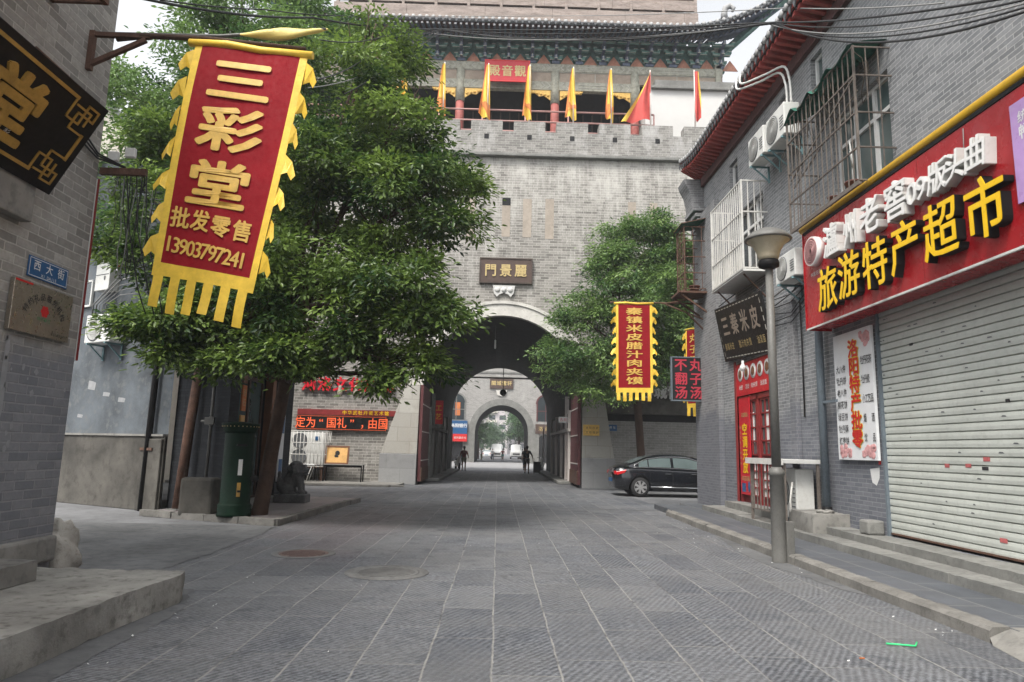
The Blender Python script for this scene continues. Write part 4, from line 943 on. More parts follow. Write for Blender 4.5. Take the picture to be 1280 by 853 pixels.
MB().box(-11.8,11.4,PY+2.2,PY+2.3,15.5,23).build('hall_wall', M['void'], gt)
mb = MB()
for k in range(26):
    x = -6.6+.52*k; mb.box(x,x+.07,PY+2.05,PY+2.19,15.6,20.4)
mb.box(-7,7,PY+2.05,PY+2.19,18.3,18.45); mb.build('hall_doors', M['darkwood'], gt)
# bracket sets
mb = MB().box(-12,11.8,PY+.1,PY+.3,22.1,23.6); mb.build('bracket_backing', M['bgreen'], gt)
def pent(x, y, z, w_, h): return [(x-w_/2,y,z),(x+w_/2,y,z),(x+w_/2*.55,y,z+h*.5),(x,y,z+h),(x-w_/2*.55,y,z+h*.5)]
n = 0; SP = 1.44; xs = [2.58 + SP*.88*k for k in range(-11, 8)]
for x in xs:
    MB().prism(pent(x+SP*.44,PY+.09,22.16,.85,.62), (0,-.04,0)).build('painted_panel', M['borange'], gt)
    g = MB(); bl = MB(); tr = MB()
    for lv, (ww, yy, z) in enumerate(((.62,PY-.12,22.34),(.95,PY-.42,22.72),(1.15,PY-.72,23.08))):
        g.box(x-ww/2,x+ww/2,yy-.09,yy+.07,z,z+.13)
        for s in (-1,1):
            g.box(x+s*(ww/2-.02)-.09,x+s*(ww/2-.02)+.09,yy-.10,yy+.08,z+.132,z+.25)
            tr.box(x+s*(ww/2-.02)-.10,x+s*(ww/2-.02)+.10,yy-.115,yy-.101,z+.215,z+.245)
        tr.box(x-ww/2,x+ww/2,yy-.101,yy-.092,z,z+.025)
        bl.box(x-.075,x+.075,yy-.34,PY+.1,z-.05+.003,z+.16)
        tr.box(x-.085,x+.085,yy-.36,yy-.341,z-.06,z-.03); tr.box(x-.012,x+.012,yy-.36,yy-.341,z-.03,z+.16)
    bl.box(x-.2,x+.2,PY-.2,PY+.1,22.14,22.3)
    b = g.build('bracket_set', M['bgreen'] if n % 2 else M['bgreen'], gt); bl.build('bracket_arm', M['bblue'], b); tr.build('pale_edging', M['btrim'], b); n += 1
# main eave with upturned corner
CXC = .55; HW = 14.3
def eav(x):   # height and forward position of the eave edge
    u = abs(x-CXC)/HW; return 23.42 + 2.2*max(0,(u-.55)/.45)**2.2, 32.1 - .7*max(0,(u-.55)/.45)**2
def roof(u, v):
    x = CXC - HW + 2*HW*u; z, y = eav(x); k = abs(x-CXC)/HW
    yb = 35.2; zz = 25.2 + .8*v*0
    xx = CXC + (x-CXC)*(1-.16*v*max(0,(k-.6)/.4))
    return (xx, y+(yb-y)*v, z + (max(zz, z) - z)*v**1.25)
mb = MB().grid(roof, 80, 8); ro = mb.build('roof', M['tile'], gt, fix=False); so = ro.modifiers.new('thick', 'SOLIDIFY'); so.thickness = .12; so.offset = -1
mbt, mbe, mbr, mbs = MB(), MB(), MB(), MB(); NT_ = 84
for i in range(NT_+1):
    u = i/NT_; pts = [V(roof(u, v))+V((0,0,.06)) for v in (0,.25,.5,.75,1)]; mbt.tube(pts, .085, 6); 
    e = pts[0]; mbe.lathe([(.0,0),(.10,0),(.10,.04)], e+V((0,-.03,0)), 10, (0,1,0))
    if i < NT_:
        e2 = V(roof((i+.5)/NT_, 0)); mbs.prism([(e2.x-.11,e2.y-.02,e2.z+.02),(e2.x+.11,e2.y-.02,e2.z+.02),(e2.x,e2.y-.02,e2.z-.15)][::-1], (0,.03,0))
for i in range(100):
    u = (i+.5)/100; e = V(roof(u, 0)); k = max(0,(abs(e.x-CXC)/HW-.7)/.3)*(1 if e.x>CXC else -1)
    a = e+V((0,.10,-.2)); b = V((e.x-k*1.6,PY-.4,23.72+(e.z-23.42)*.45)); mbr.beam(a, b, .11, .11)
    a2 = e+V((0,.62,-.40)); mbr.tube([a2, b+V((0,.25,-.22))], .065, 8)
mbt.build('tile_ridges', M['tile'], ro); mbe.build_each('tile_end', M['tile_p'], ro); mbs.build_each('drip_tile', M['tile'], ro); mbr.build('rafters', M['bblue'], gt)
mb = MB(); mb2 = MB()
for i in range(100):
    u = (i+.5)/100; e = V(roof(u, 0)); mb.box(e.x-.052,e.x+.052,e.y+.085,e.y+.097,e.z-.255,e.z-.15); mb.lathe([(0,0),(.06,0)], e+V((0,.60,-.40)), 8, (0,1,0))
mb.build('rafter_ends', M['tile_p'], gt, kind='stuff')
mb = MB()
def soff(u, v):
    e = V(roof(u,0)); k = max(0,(abs(e.x-CXC)/HW-.7)/.3)*(1 if e.x>CXC else -1)
    a = e+V((0,.06,-.13)); b = V((e.x-k*1.6,PY+.2,23.95+(e.z-23.42)*.45)); return a + (b-a)*v
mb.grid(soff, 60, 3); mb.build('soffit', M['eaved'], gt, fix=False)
for s in (-1, 1):   # hip ridges with curled beasts
    c0 = V(roof(1 if s > 0 else 0, 0)); pts = [c0+V((s*1.0,-.7,1.5)), c0+V((s*.45,-.3,.62)), c0+V((0,.0,.22)), V((CXC+s*12.6,33.2,24.95)), V((CXC+s*11.2,34.4,25.3)), V((CXC+s*10.3,35.2,25.35))]
    MB().tube(pts, [.06,.13,.2,.2,.19,.18], 8).build('hip_ridge', M['tile'], ro)
    q = V((CXC+s*11.35,34.2,25.35)); MB().tube([q, q+V((0,0,.35)), q+V((s*.05,-.05,.62)), q+V((s*.3,-.1,.75)), q+V((s*.5,-.1,.6)), q+V((s*.42,-.1,.42))], [.2,.17,.17,.16,.13,.08], 8).build('ridge_beast', M['tile_p'], ro)
    MB().beam((CXC+s*11.2,PY,23.2), c0+V((-s*.1,.1,-.25)), .3, .3).build('corner_beam', M['bgreen'], gt)
MB().box(-11.6,-11.3,PY-.2,PY+6,15.5,23.5).box(11.2,11.5,PY-.2,PY+6,15.5,23.5).build_each('side_wall', M['beamp'], gt)
# upper balcony
mb = MB()
for z0, z1, y, x0, x1 in ((24.42,25.15,33.5,-9.4,10.25),(25.35,25.95,33.6,-9.3,10.1),(26.05,26.7,33.65,-9.3,10.1)):
    x = x0
    while x < x1-.05:
        xe = min(x1, x+rr.uniform(3.2,4.6)); mb.box(x+.006, xe-.006, y, y+.12, z0+rr.uniform(-.01,.01), z1); x = xe
for k in range(12): mb.box(-9.3+1.76*k, -9.15+1.76*k, 33.56, 33.76, 25.16, 27.3)
mb.build('balcony_boards', M['oldwood'], gt, .008)
MB().box(-9.3,10.1,33.75,41,24.5,24.7).box(-9,9.9,35,35.2,24.7,30).build('balcony_back', M['darkwood'], gt)
mb = MB()
for k in range(9): mb.box(-9+2.3*k,-8.75+2.3*k,33.8,34.1,23.9,24.5)
mb.build_each('balcony_strut', M['bblue'], gt)
MB().box(-9,9.9,35,44,25.1,31).build('upper_hall', M['darkwood'], gt); 
mb = MB().prism([(-13,32.6,31.5),(14,32.6,31.5),(10,38,35),(-9,38,35)], (0,0,.3)); mb.build('upper_roof', M['tile'], gt)
# hall plaque
t = thing('hall_plaque', 'red plaque with three gold characters under the tower eaves', 'sign', (0,PY-.4,21))
a, b = at_y(606,82,PY-.55), at_y(662,110,PY-.55)
MB().box(a.x,b.x,PY-.62,PY-.55,20.75,21.98).build('board', M['redp'], t, .01)
mb = MB()
for q in ((a.x,b.x,21.93,21.98),(a.x,b.x,20.75,20.80),(a.x,a.x+.05,20.8,21.93),(b.x-.05,b.x,20.8,21.93)): mb.box(q[0],q[1],PY-.635,PY-.621,q[2],q[3])
mb.build('frame', M['redink'], t)
letters(MB(), '殿音觀', ((a.x+b.x)/2-.68,PY-.63,21.36), (.68,0,0), UX, UZ, .62, .66, .022).build('lettering', M['goldl'], t)
# railing and white house
t = thing('terrace_railing', 'dusty red pipe railing behind the battlements', 'railing', (0,GY+.9,17))
mb = MB()
for z in (17.25, 17.78, 18.35): mb.tube([(-10,GY+.9,z),(7.4,GY+.9,z)], .05, 6)
for k in range(9): mb.tube([(-9.8+2.15*k,GY+.9,15.6),(-9.8+2.15*k,GY+.9,18.35)], .04, 6)
mb.build('rails', M['railp'], t)
t = thing('terrace_house', 'white rendered terrace house with grey coping beside the right tower column', 'house', (10,33,15.5))
MB().box(7.2,15.2,33,39,15.5,20.35).build('wall', M['white'], t); MB().box(7.5,15.4,32.8,39.2,20.35,20.5).box(7.7,15.3,32.9,39.1,20.5,20.85).build('coping', M['stone'], t, .02)
# flags
def flag(x, zt, zb, style, label, k):
    t = thing('flag', label, 'flag', (x, GY+.3, zb), 'flags along the tower battlements')
    MB().tube([(x,GY+.3,17.0),(x,GY+.3,zt)], [.04,.03], 6).build('pole', M['pole'], t)
    s = -1 if style != 'r2' else 1; H = zt-zb-.25
    def cl(u, v, e0=0, e1=1):
        wv = (.12+(.30+.16*((k*37)%5)/4)*v**.8) if style == 'y' else (1.5*v**1.2 if style == 'r1' else .22+.1*v)
        uu = e0+(e1-e0)*u
        return (x + (s*wv*(uu-.25) if style == 'y' else s*wv*uu), GY+.27+.10*math.sin(uu*9+v*5+k*1.7)*(.3+v*1.3), zt-.08 - H*v*(1-.10*uu*(1 if style != 'r1' else -.9)) )
    MB().grid(lambda u, v: cl(u, v, 0, .82), 7, 14).build('cloth', M['flagr'] if style != 'y' else M['flagy'], t, fix=False)
    MB().grid(lambda u, v: cl(u, v, .82, 1.0), 3, 14).build('edge', M['flago'] if style == 'y' else M['flagy'], t, fix=False)
    if style == 'y': MB().grid(lambda u, v: V(cl(u, .72+.30*v*(.6+.4*math.sin(u*3+k)), 0, 1))+V((0,-.03,0)), 6, 5).build('lower_edge', M['flago'], t, fix=False)
for k, (x, zt, zb, st, lb_) in enumerate([(-4.97,20.45,17.6,'y','yellow flag half hidden by the left tree top'),(-3.1,20.48,17.5,'y','yellow flag just clear of the left tree top'),
    (-.93,20.5,17.3,'y','yellow flag with orange hem at the left edge of the red hall plaque'),(1.12,20.5,17.3,'y','yellow flag with orange hem at the right edge of the red hall plaque'),
    (3.29,20.45,17.4,'y','slim yellow flag beside the middle red tower column'),(5.16,20.43,17.4,'y','yellow flag midway between the two right red tower columns'),
    (7.1,20.41,17.6,'r1','red flag blown out to a wide triangle beside the white terrace house'),(9.3,20.5,17.5,'r2','narrow red flag in front of the white terrace house wall')]):
    flag(x, zt, zb, st, lb_, k)

# things on the gate front, left
def sign_letters_thing(name, label, text, p, step, size, mat, U=UX, W=UZ, bold=.03, ext=.06):
    t = thing(name, label, 'sign', p); letters(MB(), text, p, step, U, W, size, None, bold, ext).build('lettering', mat, t); return t
t = sign_letters_thing('red_letter_sign', 'large red raised characters on the gate side wall above the scrolling screen', '河洛文化广场', (-8.55,GY-.12,4.33), (.70,0,0), .66, M['redsign'])
MB().box(-8.95,-4.7,GY-.11,GY-.05,4.12,4.16).box(-8.95,-4.7,GY-.11,GY-.05,4.5,4.54).build_each('mounting_rail', M['rust'], t)
t = thing('led_screen', 'long black scrolling screen with glowing orange characters on the gate side wall', 'screen', (-7,GY-.2,2.7))
MB().box(-9.0,-5.0,GY-.16,GY-.01,2.28,2.93).build('case', M['black'], t, .01)
mb = MB()
for i in range(78):
    x = -8.97+.051*i
    for z in (2.315,2.895): mb.box(x,x+.028,GY-.166,GY-.161,z-.012,z+.012)
for i in range(11):
    for x in (-8.97,-5.03): mb.box(x-.014,x+.014,GY-.166,GY-.161,2.34+.05*i,2.365+.05*i)
mb.build('dot_border', M['led'], t)
letters(MB(), '定为“国礼”，由国', (-8.83,GY-.168,2.6), (.46,0,0), UX, UZ, .46, .5, .008).build('lettering', M['led'], t)
t = thing('header_board', 'maroon header board with small yellow characters above the scrolling screen', 'sign', (-7,GY-.1,3))
MB().box(-9.0,-4.62,GY-.13,GY-.01,2.945,3.2).build('board', M['doorr'], t, .006)
letters(MB(), '中华武牡丹瓷艺术馆', (-6.9,GY-.135,3.07), (.235,0,0), UX, UZ, .2, None, .02).build('lettering', M['yellowl'], t)
rng = random.Random(8)
for i, px in enumerate((425,445,453,462)):
    c = at_y(px, 488, 30.2); t = thing('hanging_gourd', '', 'gourd', c, 'dried gourds hung under the left tree')
    t['label'] = ['pale dried gourd hanging alone left of the other gourds','pale dried gourd hanging at the left of the close trio','pale dried gourd hanging in the middle of the close trio','pale dried gourd hanging at the right of the close trio'][i]
    MB().lathe([(.0,-.28),(.09,-.24),(.115,-.14),(.10,-.02),(.07,.05),(.085,.12),(.06,.2),(.0,.23)], c, 14).build('fruit', M['patch'], t)
    MB().tube([c+V((0,0,.22)), c+V((.03,0,.5)), c+V((.02,.6,.75))], .012, 5).build('string', M['twig'], t)
# air conditioner cage, stools and tables in front of the wall
t = thing('cage_unit', 'pair of stacked outdoor air conditioners behind white bars under the scrolling screen', 'air conditioner', (-8,GY-.8,.1))
MB().box(-9.1,-7.55,GY-.75,GY-.25,.75,2.15).build('casing', M['acw'], t, .02)
mb = MB()
for z in (1.1, 1.8): mb.lathe([(.33,0),(.33,.02),(.3,.01),(0,.012)], (-8.62,GY-.76,z), 24, (0,-1,0))
mb.build('fan_well', M['acg'], t); MB().box(-7.98,-7.78,GY-.77,GY-.751,1.8,1.98).build('blue_label', M['bluep'], t)
mb = MB()
for k in range(12): x = -9.15+.155*k; mb.tube([(x,GY-1.0,.7),(x,GY-1.0,2.2)], .014, 5)
for z in (.7,1.2,1.7,2.2): mb.tube([(-9.15,GY-1.0,z),(-7.4,GY-1.0,z),(-7.4,GY-.1,z)], .018, 5)
for k in range(3): mb.tube([(-7.4,GY-.3*k-.3,.7),(-7.4,GY-.3*k-.3,2.2)], .014, 5)
mb.build('cage_bars', M['steelw'], t)
MB().box(-9.1,-7.5,GY-.9,GY-.2,.64,.7).box(-9.05,-8.95,GY-.85,GY-.25,.09,.64).box(-7.65,-7.55,GY-.85,GY-.25,.09,.64).build('stand', M['rust'], t)
mb = MB()
for k in range(7): mb.box(-8.7+.16*k,-8.64+.16*k,GY-1.0,GY-.94,.1,.68)
mb.build('grille_bars', M['black'], t)
def table(name, label, x0, x1, y0, y1, h, mt, top, grp=None):
    t = thing(name, label, 'table', ((x0+x1)/2,(y0+y1)/2,.09), grp)
    MB().box(x0,x1,y0,y1,h-.04,h).build('top', M[top], t, .006)
    for x in (x0+.05,x1-.05):
        for y in (y0+.05,y1-.05): MB().box(x-.025,x+.025,y-.025,y+.025,.09,h-.04).build('leg', M[mt], t)
    MB().box(x0+.05,x1-.05,y0+.04,y0+.06,h-.12,h-.04).build('apron', M[mt], t); return t
table('side_table', 'low black legged table under the amber framed picture', -7.45, -5.75, GY-1.25, GY-.7, .82, 'black', 'stone')
t = thing('trestle_table', 'small white trestle table in front of the caged air conditioners', 'table', (-8,GY-1.8,.09))
MB().box(-9.0,-7.6,GY-2.0,GY-1.5,.78,.81).build('top', M['paper'], t, .005)
for s in (-8.8,-7.8):
    for d in (-.2,.2): MB().tube([(s-.12,GY-1.75+d,.09),(s+.1,GY-1.75+d,.78)], .016, 6).build('leg', M['steelw'], t)
t = thing('framed_picture', 'amber picture in a brown frame standing on the black legged table', 'picture', (-6.9,GY-.85,.82))
c = V((-6.95,GY-.85,1.2)); MB().obox(c, UX*.48, V((0,.06,.36)), V((0,-.02,.004))).build('picture', M['tan'], t)
f = MB()
for s in (-1,1): f.obox(c+UX*.48*s, UX*.035, V((0,.066,.4)), V((0,-.035,.006))); f.obox(c+V((0,.06,.36))*s, UX*.45, V((0,.006,.035)), V((0,-.035,.006)))
f.build('frame', M['wood'], t); mb = MB(); mb.ball(c+V((.02,-.02,.08)),(.1,.01,.11),10,7); mb.ball(c+V((-.03,-.03,-.06)),(.08,.01,.1),10,7); mb.ball(c+V((.05,-.03,-.1)),(.03,.01,.08),8,6); mb.build('figure_print', M['ink'], t)
# right gate side wall
t = thing('side_wall', 'grey cement wall with projecting band beside the right gate pier', 'wall', (9,GY-.4,0))
MB().box(4.72,14,GY-.3,GY-.02,0,2.98).build('lower_wall', M['facade_dim'], t)
MB().box(4.72,14,GY-.22,GY-.02,2.98,3.3).build('recess', M['void'], t); MB().box(4.72,14,GY-.55,GY-.02,3.3,4.15).build('band', M['dado'], t, .015)
sign_letters_thing('museum_letters', 'white raised characters along the cement band behind the black car', '洛阳古城博物馆', (5.35,GY-.62,4.28), (.62,0,0), .6, M['whitel'], bold=.03, ext=.05)
t = thing('brass_plaque', 'small polished brass plaque on the right gate pier', 'sign', (4.1,GY-.85,2.4))
a = at_y(729,531,GY-.7); b = at_y(749,545,GY-.7); MB().box(a.x,b.x,GY-.75,GY-.66,b.z,a.z).build('plate', M['gold'], t, .008)
letters(letters(MB(), '洛阳历史', (a.x+.16,GY-.754,(a.z+b.z)/2+.1), (.15,0,0), UX, UZ, .12), '文物保护', (a.x+.16,GY-.754,(a.z+b.z)/2-.1), (.15,0,0), UX, UZ, .12).build('lettering', M['brownwood'], t)
t = thing('blue_plate', 'small blue enamel plate on the wall behind the black car boot', 'sign', (5,GY-.35,2.7)); a = at_y(760,531,GY-.33)
MB().box(a.x,a.x+.4,GY-.34,GY-.305,a.z-.28,a.z).build('plate', M['bluep'], t); letters(MB(), '停车', (a.x+.12,GY-.344,a.z-.13), (.16,0,0), UX, UZ, .13).build('lettering', M['paper'], t)
t = thing('shop_pennant', 'small red vertical shop sign inside the left of the gate passage', 'sign', (-3.3,GY+6,3.4)); MB().box(-3.42,-2.95,GY+5.5,GY+5.54,2.85,4.1).build('board', M['redink'], t); letters(MB(), '工艺', (-3.18,GY+5.495,3.7), (0,0,-.45), UX, UZ, .34).build('lettering', M['yellowl'], t)
t = thing('passage_light_box', 'small white light box sign inside the right of the gate passage', 'sign', (3.3,GY+5,2.9)); MB().box(3.05,3.5,GY+3.6,GY+3.72,3.0,3.3).build('board', M['paper'], t, .01); letters(MB(), '古玩', (3.18,GY+3.595,3.15), (.2,0,0), UX, UZ, .18).build('lettering', M['redink'], t)

# ------------------------------------------------------------------ second gate beyond the court
fg = thing('far_gate_tower', 'second grey brick gate tower with arched passage seen through the first arch', 'gate tower', (.4, 84, 0))
FX, FR, FS = .42, 3.25, 3.75; FY = 84.0
mb = MB(); wall_with_arch(mb, -14, 15, 17, FY, FX, FR, FS); wall_with_arch(mb, -14, 15, 17, 97, FX, FR, FS, True)
mb.add([(-14,FY,0),(-14,97,0),(-14,97,17),(-14,FY,17)], [(3,2,1,0)]).add([(15,FY,0),(15,97,0),(15,97,17),(15,FY,17)], [(0,1,2,3)]).add([(-14,FY,17),(15,FY,17),(15,97,17),(-14,97,17)], [(0,1,2,3)]); mb.build('wall', M['farwall'], fg, fix=False)
mb = MB(); P2 = [(FX+FR,0)] + arch_pts(FX, FR, FS, 28) + [(FX-FR,0)]
for a, b in zip(P2[:-1], P2[1:]): mb.add([(a[0],FY,a[1]),(b[0],FY,b[1]),(b[0],97,b[1]),(a[0],97,a[1])], [(3,2,1,0)])
mb.build('vault', M['tunnel'], fg, fix=False)
mb = MB(); ring(mb, FX, FR-.03, FR+.75, FS, FY-.12, FY+.2); mb.build('arch_ring', M['stone'], fg, fix=False)
MB().box(FX-FR-1.35,FX-FR,FY-.14,FY,0,FS).box(FX+FR,FX+FR+1.35,FY-.14,FY,0,FS).build_each('jamb', M['stone'], fg)
MB().box(FX-FR-1.5,FX+FR+1.5,FY-.1,FY,10.9,11.1).build('string_course', M['stone'], fg)
pq = MB().box(-1.15,1.7,FY-.2,FY-.01,9.0,10.3).build('plaque', M['brownwood'], fg); letters(MB(), '閣城雲轩', (-.68,FY-.21,9.65), (.65,0,0), UX, UZ, .6, None, .02).build('lettering', M['goldl'], pq)
mb = MB().prism([(-.4,FY,8.8),(1,FY,8.8),(.8,FY,8.2),(.3,FY,8.05),(-.2,FY,8.2)][::-1], (0,-.15,0)); mb.build('carved_corbel', M['arch'], fg)
for x0 in (-6.2, 4.75):
    mb = MB(); P2 = [(x0+2.05,FY-.03,5.1)] + [(p[0],FY-.03,p[1]) for p in arch_pts(x0+1.02,1.02,7.2,12)] + [(x0,FY-.03,5.1)]
    mb.prism(P2[::-1], (0,.05,0)); wv = mb.build('window', M['glass'], fg)
    f = MB(); ring(f, x0+1.02, 1.02, 1.22, 7.2, FY-.1, FY); f.box(x0-.1,x0+.05,FY-.1,FY-.031,5.1,7.2).box(x0+2.0,x0+2.15,FY-.1,FY-.031,5.1,7.2).box(x0,x0+2.05,FY-.08,FY-.035,6.3,6.4).box(x0+.98,x0+1.06,FY-.08,FY-.035,5.1,8.1); f.build('frame', M['stone' if x0 < 0 else 'maroon'], wv)
    d = MB().prism([(x0+.1,FY-.03,.1),(x0+1.95,FY-.03,.1)] + [(p[0],FY-.03,p[1]) for p in arch_pts(x0+1.02,.92,2.6,10)], (0,.05,0)).build('doorway', M['void'], fg)
MB().box(-5.3,-4.7,FY-.06,FY-.031,5.6,7.2).build('orange_blind', M['orange'], fg)
t = thing('bank_sign', 'blue and red shop sign with white characters left of the second arch', 'sign', (-5,FY-.4,3.8))
MB().box(-7.0,-3.75,FY-.45,FY-.15,3.35,4.95).build('blue_panel', M['bluep'], t); MB().box(-7.0,-3.75,FY-.452,FY-.15,2.45,3.345).build('red_panel', M['redink'], t)
letters(letters(MB(), '洛阳银行', (-5.5,FY-.46,4.35), (.5,0,0), UX, UZ, .5, None, .02), '便民服务点', (-5.2,FY-.46,2.9), (.3,0,0), UX, UZ, .28).build('lettering', M['paper'], t)
t = thing('small_board', 'dark framed name board right of the second arch', 'sign', (5.6,FY-.2,4)); MB().box(4.55,6.7,FY-.2,FY-.05,3.6,4.75).build('board', M['brownwood'], t); letters(MB(), '洛阁', (5.2,FY-.21,4.2), (.8,0,0), UX, UZ, .6).build('lettering', M['goldl'], t)
# court side walls
for s, lb_ in ((-1,'plain brick court wall on the left between the two gates'),(1,'plain brick court wall on the right between the two gates')):
    tag(MB().box(s*12,s*12.5,TY1,FY,0,9).build('court_wall', M['farwall']), lb_, 'wall')
# ------------------------------------------------------------------ right building
WX = 6.3; YB = 21.2
rb_ = thing('shop_house', 'two storey grey brick shop building with red rafters and tiled eave on the right', 'building', (WX, 12, 0))
NY = V((0,-1,0))
H_ = lambda y0, y1, z0, z1: (YB-y1, YB-y0, z0, z1)
holes = [H_(3.9,11.2,.37,4.05), H_(15.5,17.95,.42,3.95), H_(10.35,12.25,6.3,8.0), H_(15.75,17.7,6.3,8.0), H_(17.4,18.05,8.75,9.6), H_(12.5,13.0,8.9,9.75), H_(14.1,14.6,8.95,9.7), H_(20.0,20.7,6.6,8.2)]
mb = MB(); wall_holes(mb, (WX,YB,0), NY, UZ, V((-1,0,0)), 28, 10.3, .35, holes)
mb.add([(WX,YB,0),(13,YB,0),(13,YB,10.3),(WX,YB,10.3)], [(3,2,1,0)]).add([(13,YB,0),(13,-6.8,0),(13,-6.8,10.3),(13,YB,10.3)], [(3,2,1,0)]).add([(WX,-6.8,0),(13,-6.8,0),(13,-6.8,10.3),(WX,-6.8,10.3)], [(0,1,2,3)])
mb.build('wall', M['rwall'], rb_, fix=False)
MB().box(WX-.16,WX,19.0,YB+.02,0,9.0).box(WX-.1,WX,14.15,14.45,.3,4.9).build_each('brick_pier', M['rpier'], rb_, .01)
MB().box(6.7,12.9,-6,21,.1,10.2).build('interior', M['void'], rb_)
mb = MB()
for k, (z, dx) in enumerate(((8.62,.20),(8.76,.26),(8.92,.32),(9.1,.38))): mb.box(WX-dx,WX+.4,20.35-.03*k,YB+.06+.02*k,z,z+.13-.012*(k<3))
prof = [(WX-.36,9.25),(WX-.38,9.5),(WX-.45,9.8),(WX-.58,10.05),(WX-.62,10.2),(WX+.2,10.2),(WX+.2,9.25)]
mb.prism([(x,20.45,z) for x, z in prof], (0,.75,0)); mb.build('corbel', M['rpier'], rb_, .01)
# eave
EX, EZ = 5.62, 10.34; Y0e, Y1e = -6.8, 20.7
upt = lambda y: .32*max(0,(y-18.6)/2.1)**2
rf = MB().grid(lambda u, v: (EX+(10.0-EX)*v, Y0e+(Y1e-Y0e)*u, EZ+.16+upt(Y0e+(Y1e-Y0e)*u)*(1-v)+2.9*v), 60, 4).build('roof', M['tile'], rb_, fix=False)
s_ = rf.modifiers.new('thick','SOLIDIFY'); s_.thickness = .1; s_.offset = -1
MB().prism([(6.35,-6.8,10.3),(12.9,-6.8,10.3),(10,-6.8,13.3)], (0,27.4,0)).build('gable', M['rwall'], rb_)
mbt, mbe, mbr, mbd = MB(), MB(), MB(), MB(); y = Y0e+.1
while y < Y1e:
    z = EZ+upt(y)
    if y > 3: mbt.tube([(EX-.02,y,z+.2),(7.2,y,z+1.25)], .06, 6); mbe.lathe([(0,0),(.075,.0),(.075,.05)], (EX-.06,y,z+.2), 10, (1,0,0)); mbd.prism([(EX-.03,y+.03,z+.13),(EX-.03,y+.19,z+.13),(EX-.03,y+.11,z-.04)], (.025,0,0)); mbr.beam((EX+.05,y+.11,z-.02),(6.35,y+.11,EZ-.14),.10,.12)
    y += .225
mbt.build('tile_rows', M['tile'], rf); mbe.build_each('tile_end', M['tile_p'], rf); mbd.build_each('drip_tile', M['tile'], rf); mbr.build('rafters', M['eaver'], rb_, .008)
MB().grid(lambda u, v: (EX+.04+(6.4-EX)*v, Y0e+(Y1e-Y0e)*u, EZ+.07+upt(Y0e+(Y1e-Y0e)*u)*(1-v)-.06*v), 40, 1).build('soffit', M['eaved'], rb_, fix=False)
mb = MB()
for i in range(40):
    a = Y0e+(Y1e-Y0e)*i/40; b = Y0e+(Y1e-Y0e)*(i+1)/40; mb.prism([(EX+.0,a,EZ+.06+upt(a)),(EX+.0,b,EZ+.06+upt(b)),(EX+.0,b,EZ+.15+upt(b)),(EX,a,EZ+.15+upt(a))], (.04,0,0))
mb.build('fascia', M['eaver'], rb_)
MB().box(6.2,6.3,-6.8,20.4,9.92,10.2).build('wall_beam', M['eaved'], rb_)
# windows
def window(y0, y1, z0, z1, nmull, glass='glass', par=None):
    x = WX+.12; wn = MB().box(x+.03,x+.05,y0,y1,z0,z1).build('window', M[glass], rb_); f = MB()
    f.box(x-.02,x+.06,y0,y0+.06,z0,z1).box(x-.02,x+.06,y1-.06,y1,z0,z1).box(x-.02,x+.06,y0+.06,y1-.06,z0,z0+.06).box(x-.02,x+.06,y0+.06,y1-.06,z1-.06,z1)
    for k in range(nmull): yy = y0+(y1-y0)*(k+1)/(nmull+1); f.box(x-.018,x+.058,yy-.04,yy+.04,z0+.06,z1-.06)
    if z1-z0 > 1.2: zz = z0+(z1-z0)*.66; f.box(x-.016,x+.056,y0+.06,y1-.06,zz-.035,zz+.035)
    f.build('frame', M['upvc'], wn); MB().box(WX-.05,WX+.1,y0-.05,y1+.05,z0-.07,z0-.003).build('sill', M['stone'], wn); return wn
for a in ((10.35,12.25,6.3,8.0,2,'glassg'),(15.75,17.7,6.3,8.0,2),(17.4,18.05,8.75,9.6,0),(12.5,13.0,8.9,9.75,0,'glassg'),(14.1,14.6,8.95,9.7,0),(20.0,20.7,6.6,8.2,0)): window(*a)
# roller shutter
sh = MB(); z = .40; n = 0
x0 = WX+.075
prof = []
while z < 4.1: prof += [(x0-.012,z),(x0-.022,z+.006),(x0-.026,z+.05),(x0-.022,z+.098),(x0+.012,z+.102),(x0+.012,z+.111)]; z += .114
vs = [(x, yy, zz) for yy in (3.9, 11.2) for x, zz in prof]; m_ = len(prof)
sh.add(vs, [(i, i+1, m_+i+1, m_+i) for i in range(m_-1)], False)
shp = sh.build('roller_shutter', M['shutter'], rb_, fix=False)
MB().box(WX+.0,WX+.1,11.155,11.2,.37,4.05).build('guide_rail', M['pipeb'], shp)
MB().box(WX+.03,WX+.15,3.9,11.14,.405,.43).build('bottom_rail', M['rust'], shp)
mb = MB(); mb2 = MB()
for y, z, w_, h_, r in ((8.86,1.62,.17,.07,1),(9.22,1.53,.16,.06,1),(9.66,1.52,.14,.065,1),(8.9,1.5,.16,.055,0),(8.68,.62,.18,.07,1),(8.4,2.35,.1,.05,0),(10.3,3.35,.12,.05,0)):
    (mb if r else mb2).box(x0-.030,x0-.0275,y-w_*.36,y+w_*.36,z-h_*.4,z+h_*.4)
mb.build_each('red_sticker', M['sticker'], shp); mb2.build_each('black_sticker', M['ink'], shp)
mb = MB(); rng = random.Random(21)
for k in range(70):
    y = rng.uniform(6, 11.1); zi = int(rng.triangular(0, 35, 30)); zz = .40+.114*zi+.05; w_ = rng.uniform(.02,.11)
    mb.add([(x0-.0272,y,zz-.01),(x0-.0272,y+w_,zz-.006),(x0-.0272,y+w_*.8,zz+.012),(x0-.0272,y+w_*.2,zz+.008)], [(0,1,2,3)])
mb.build('scuff_marks', M['acg'], shp, fix=False)
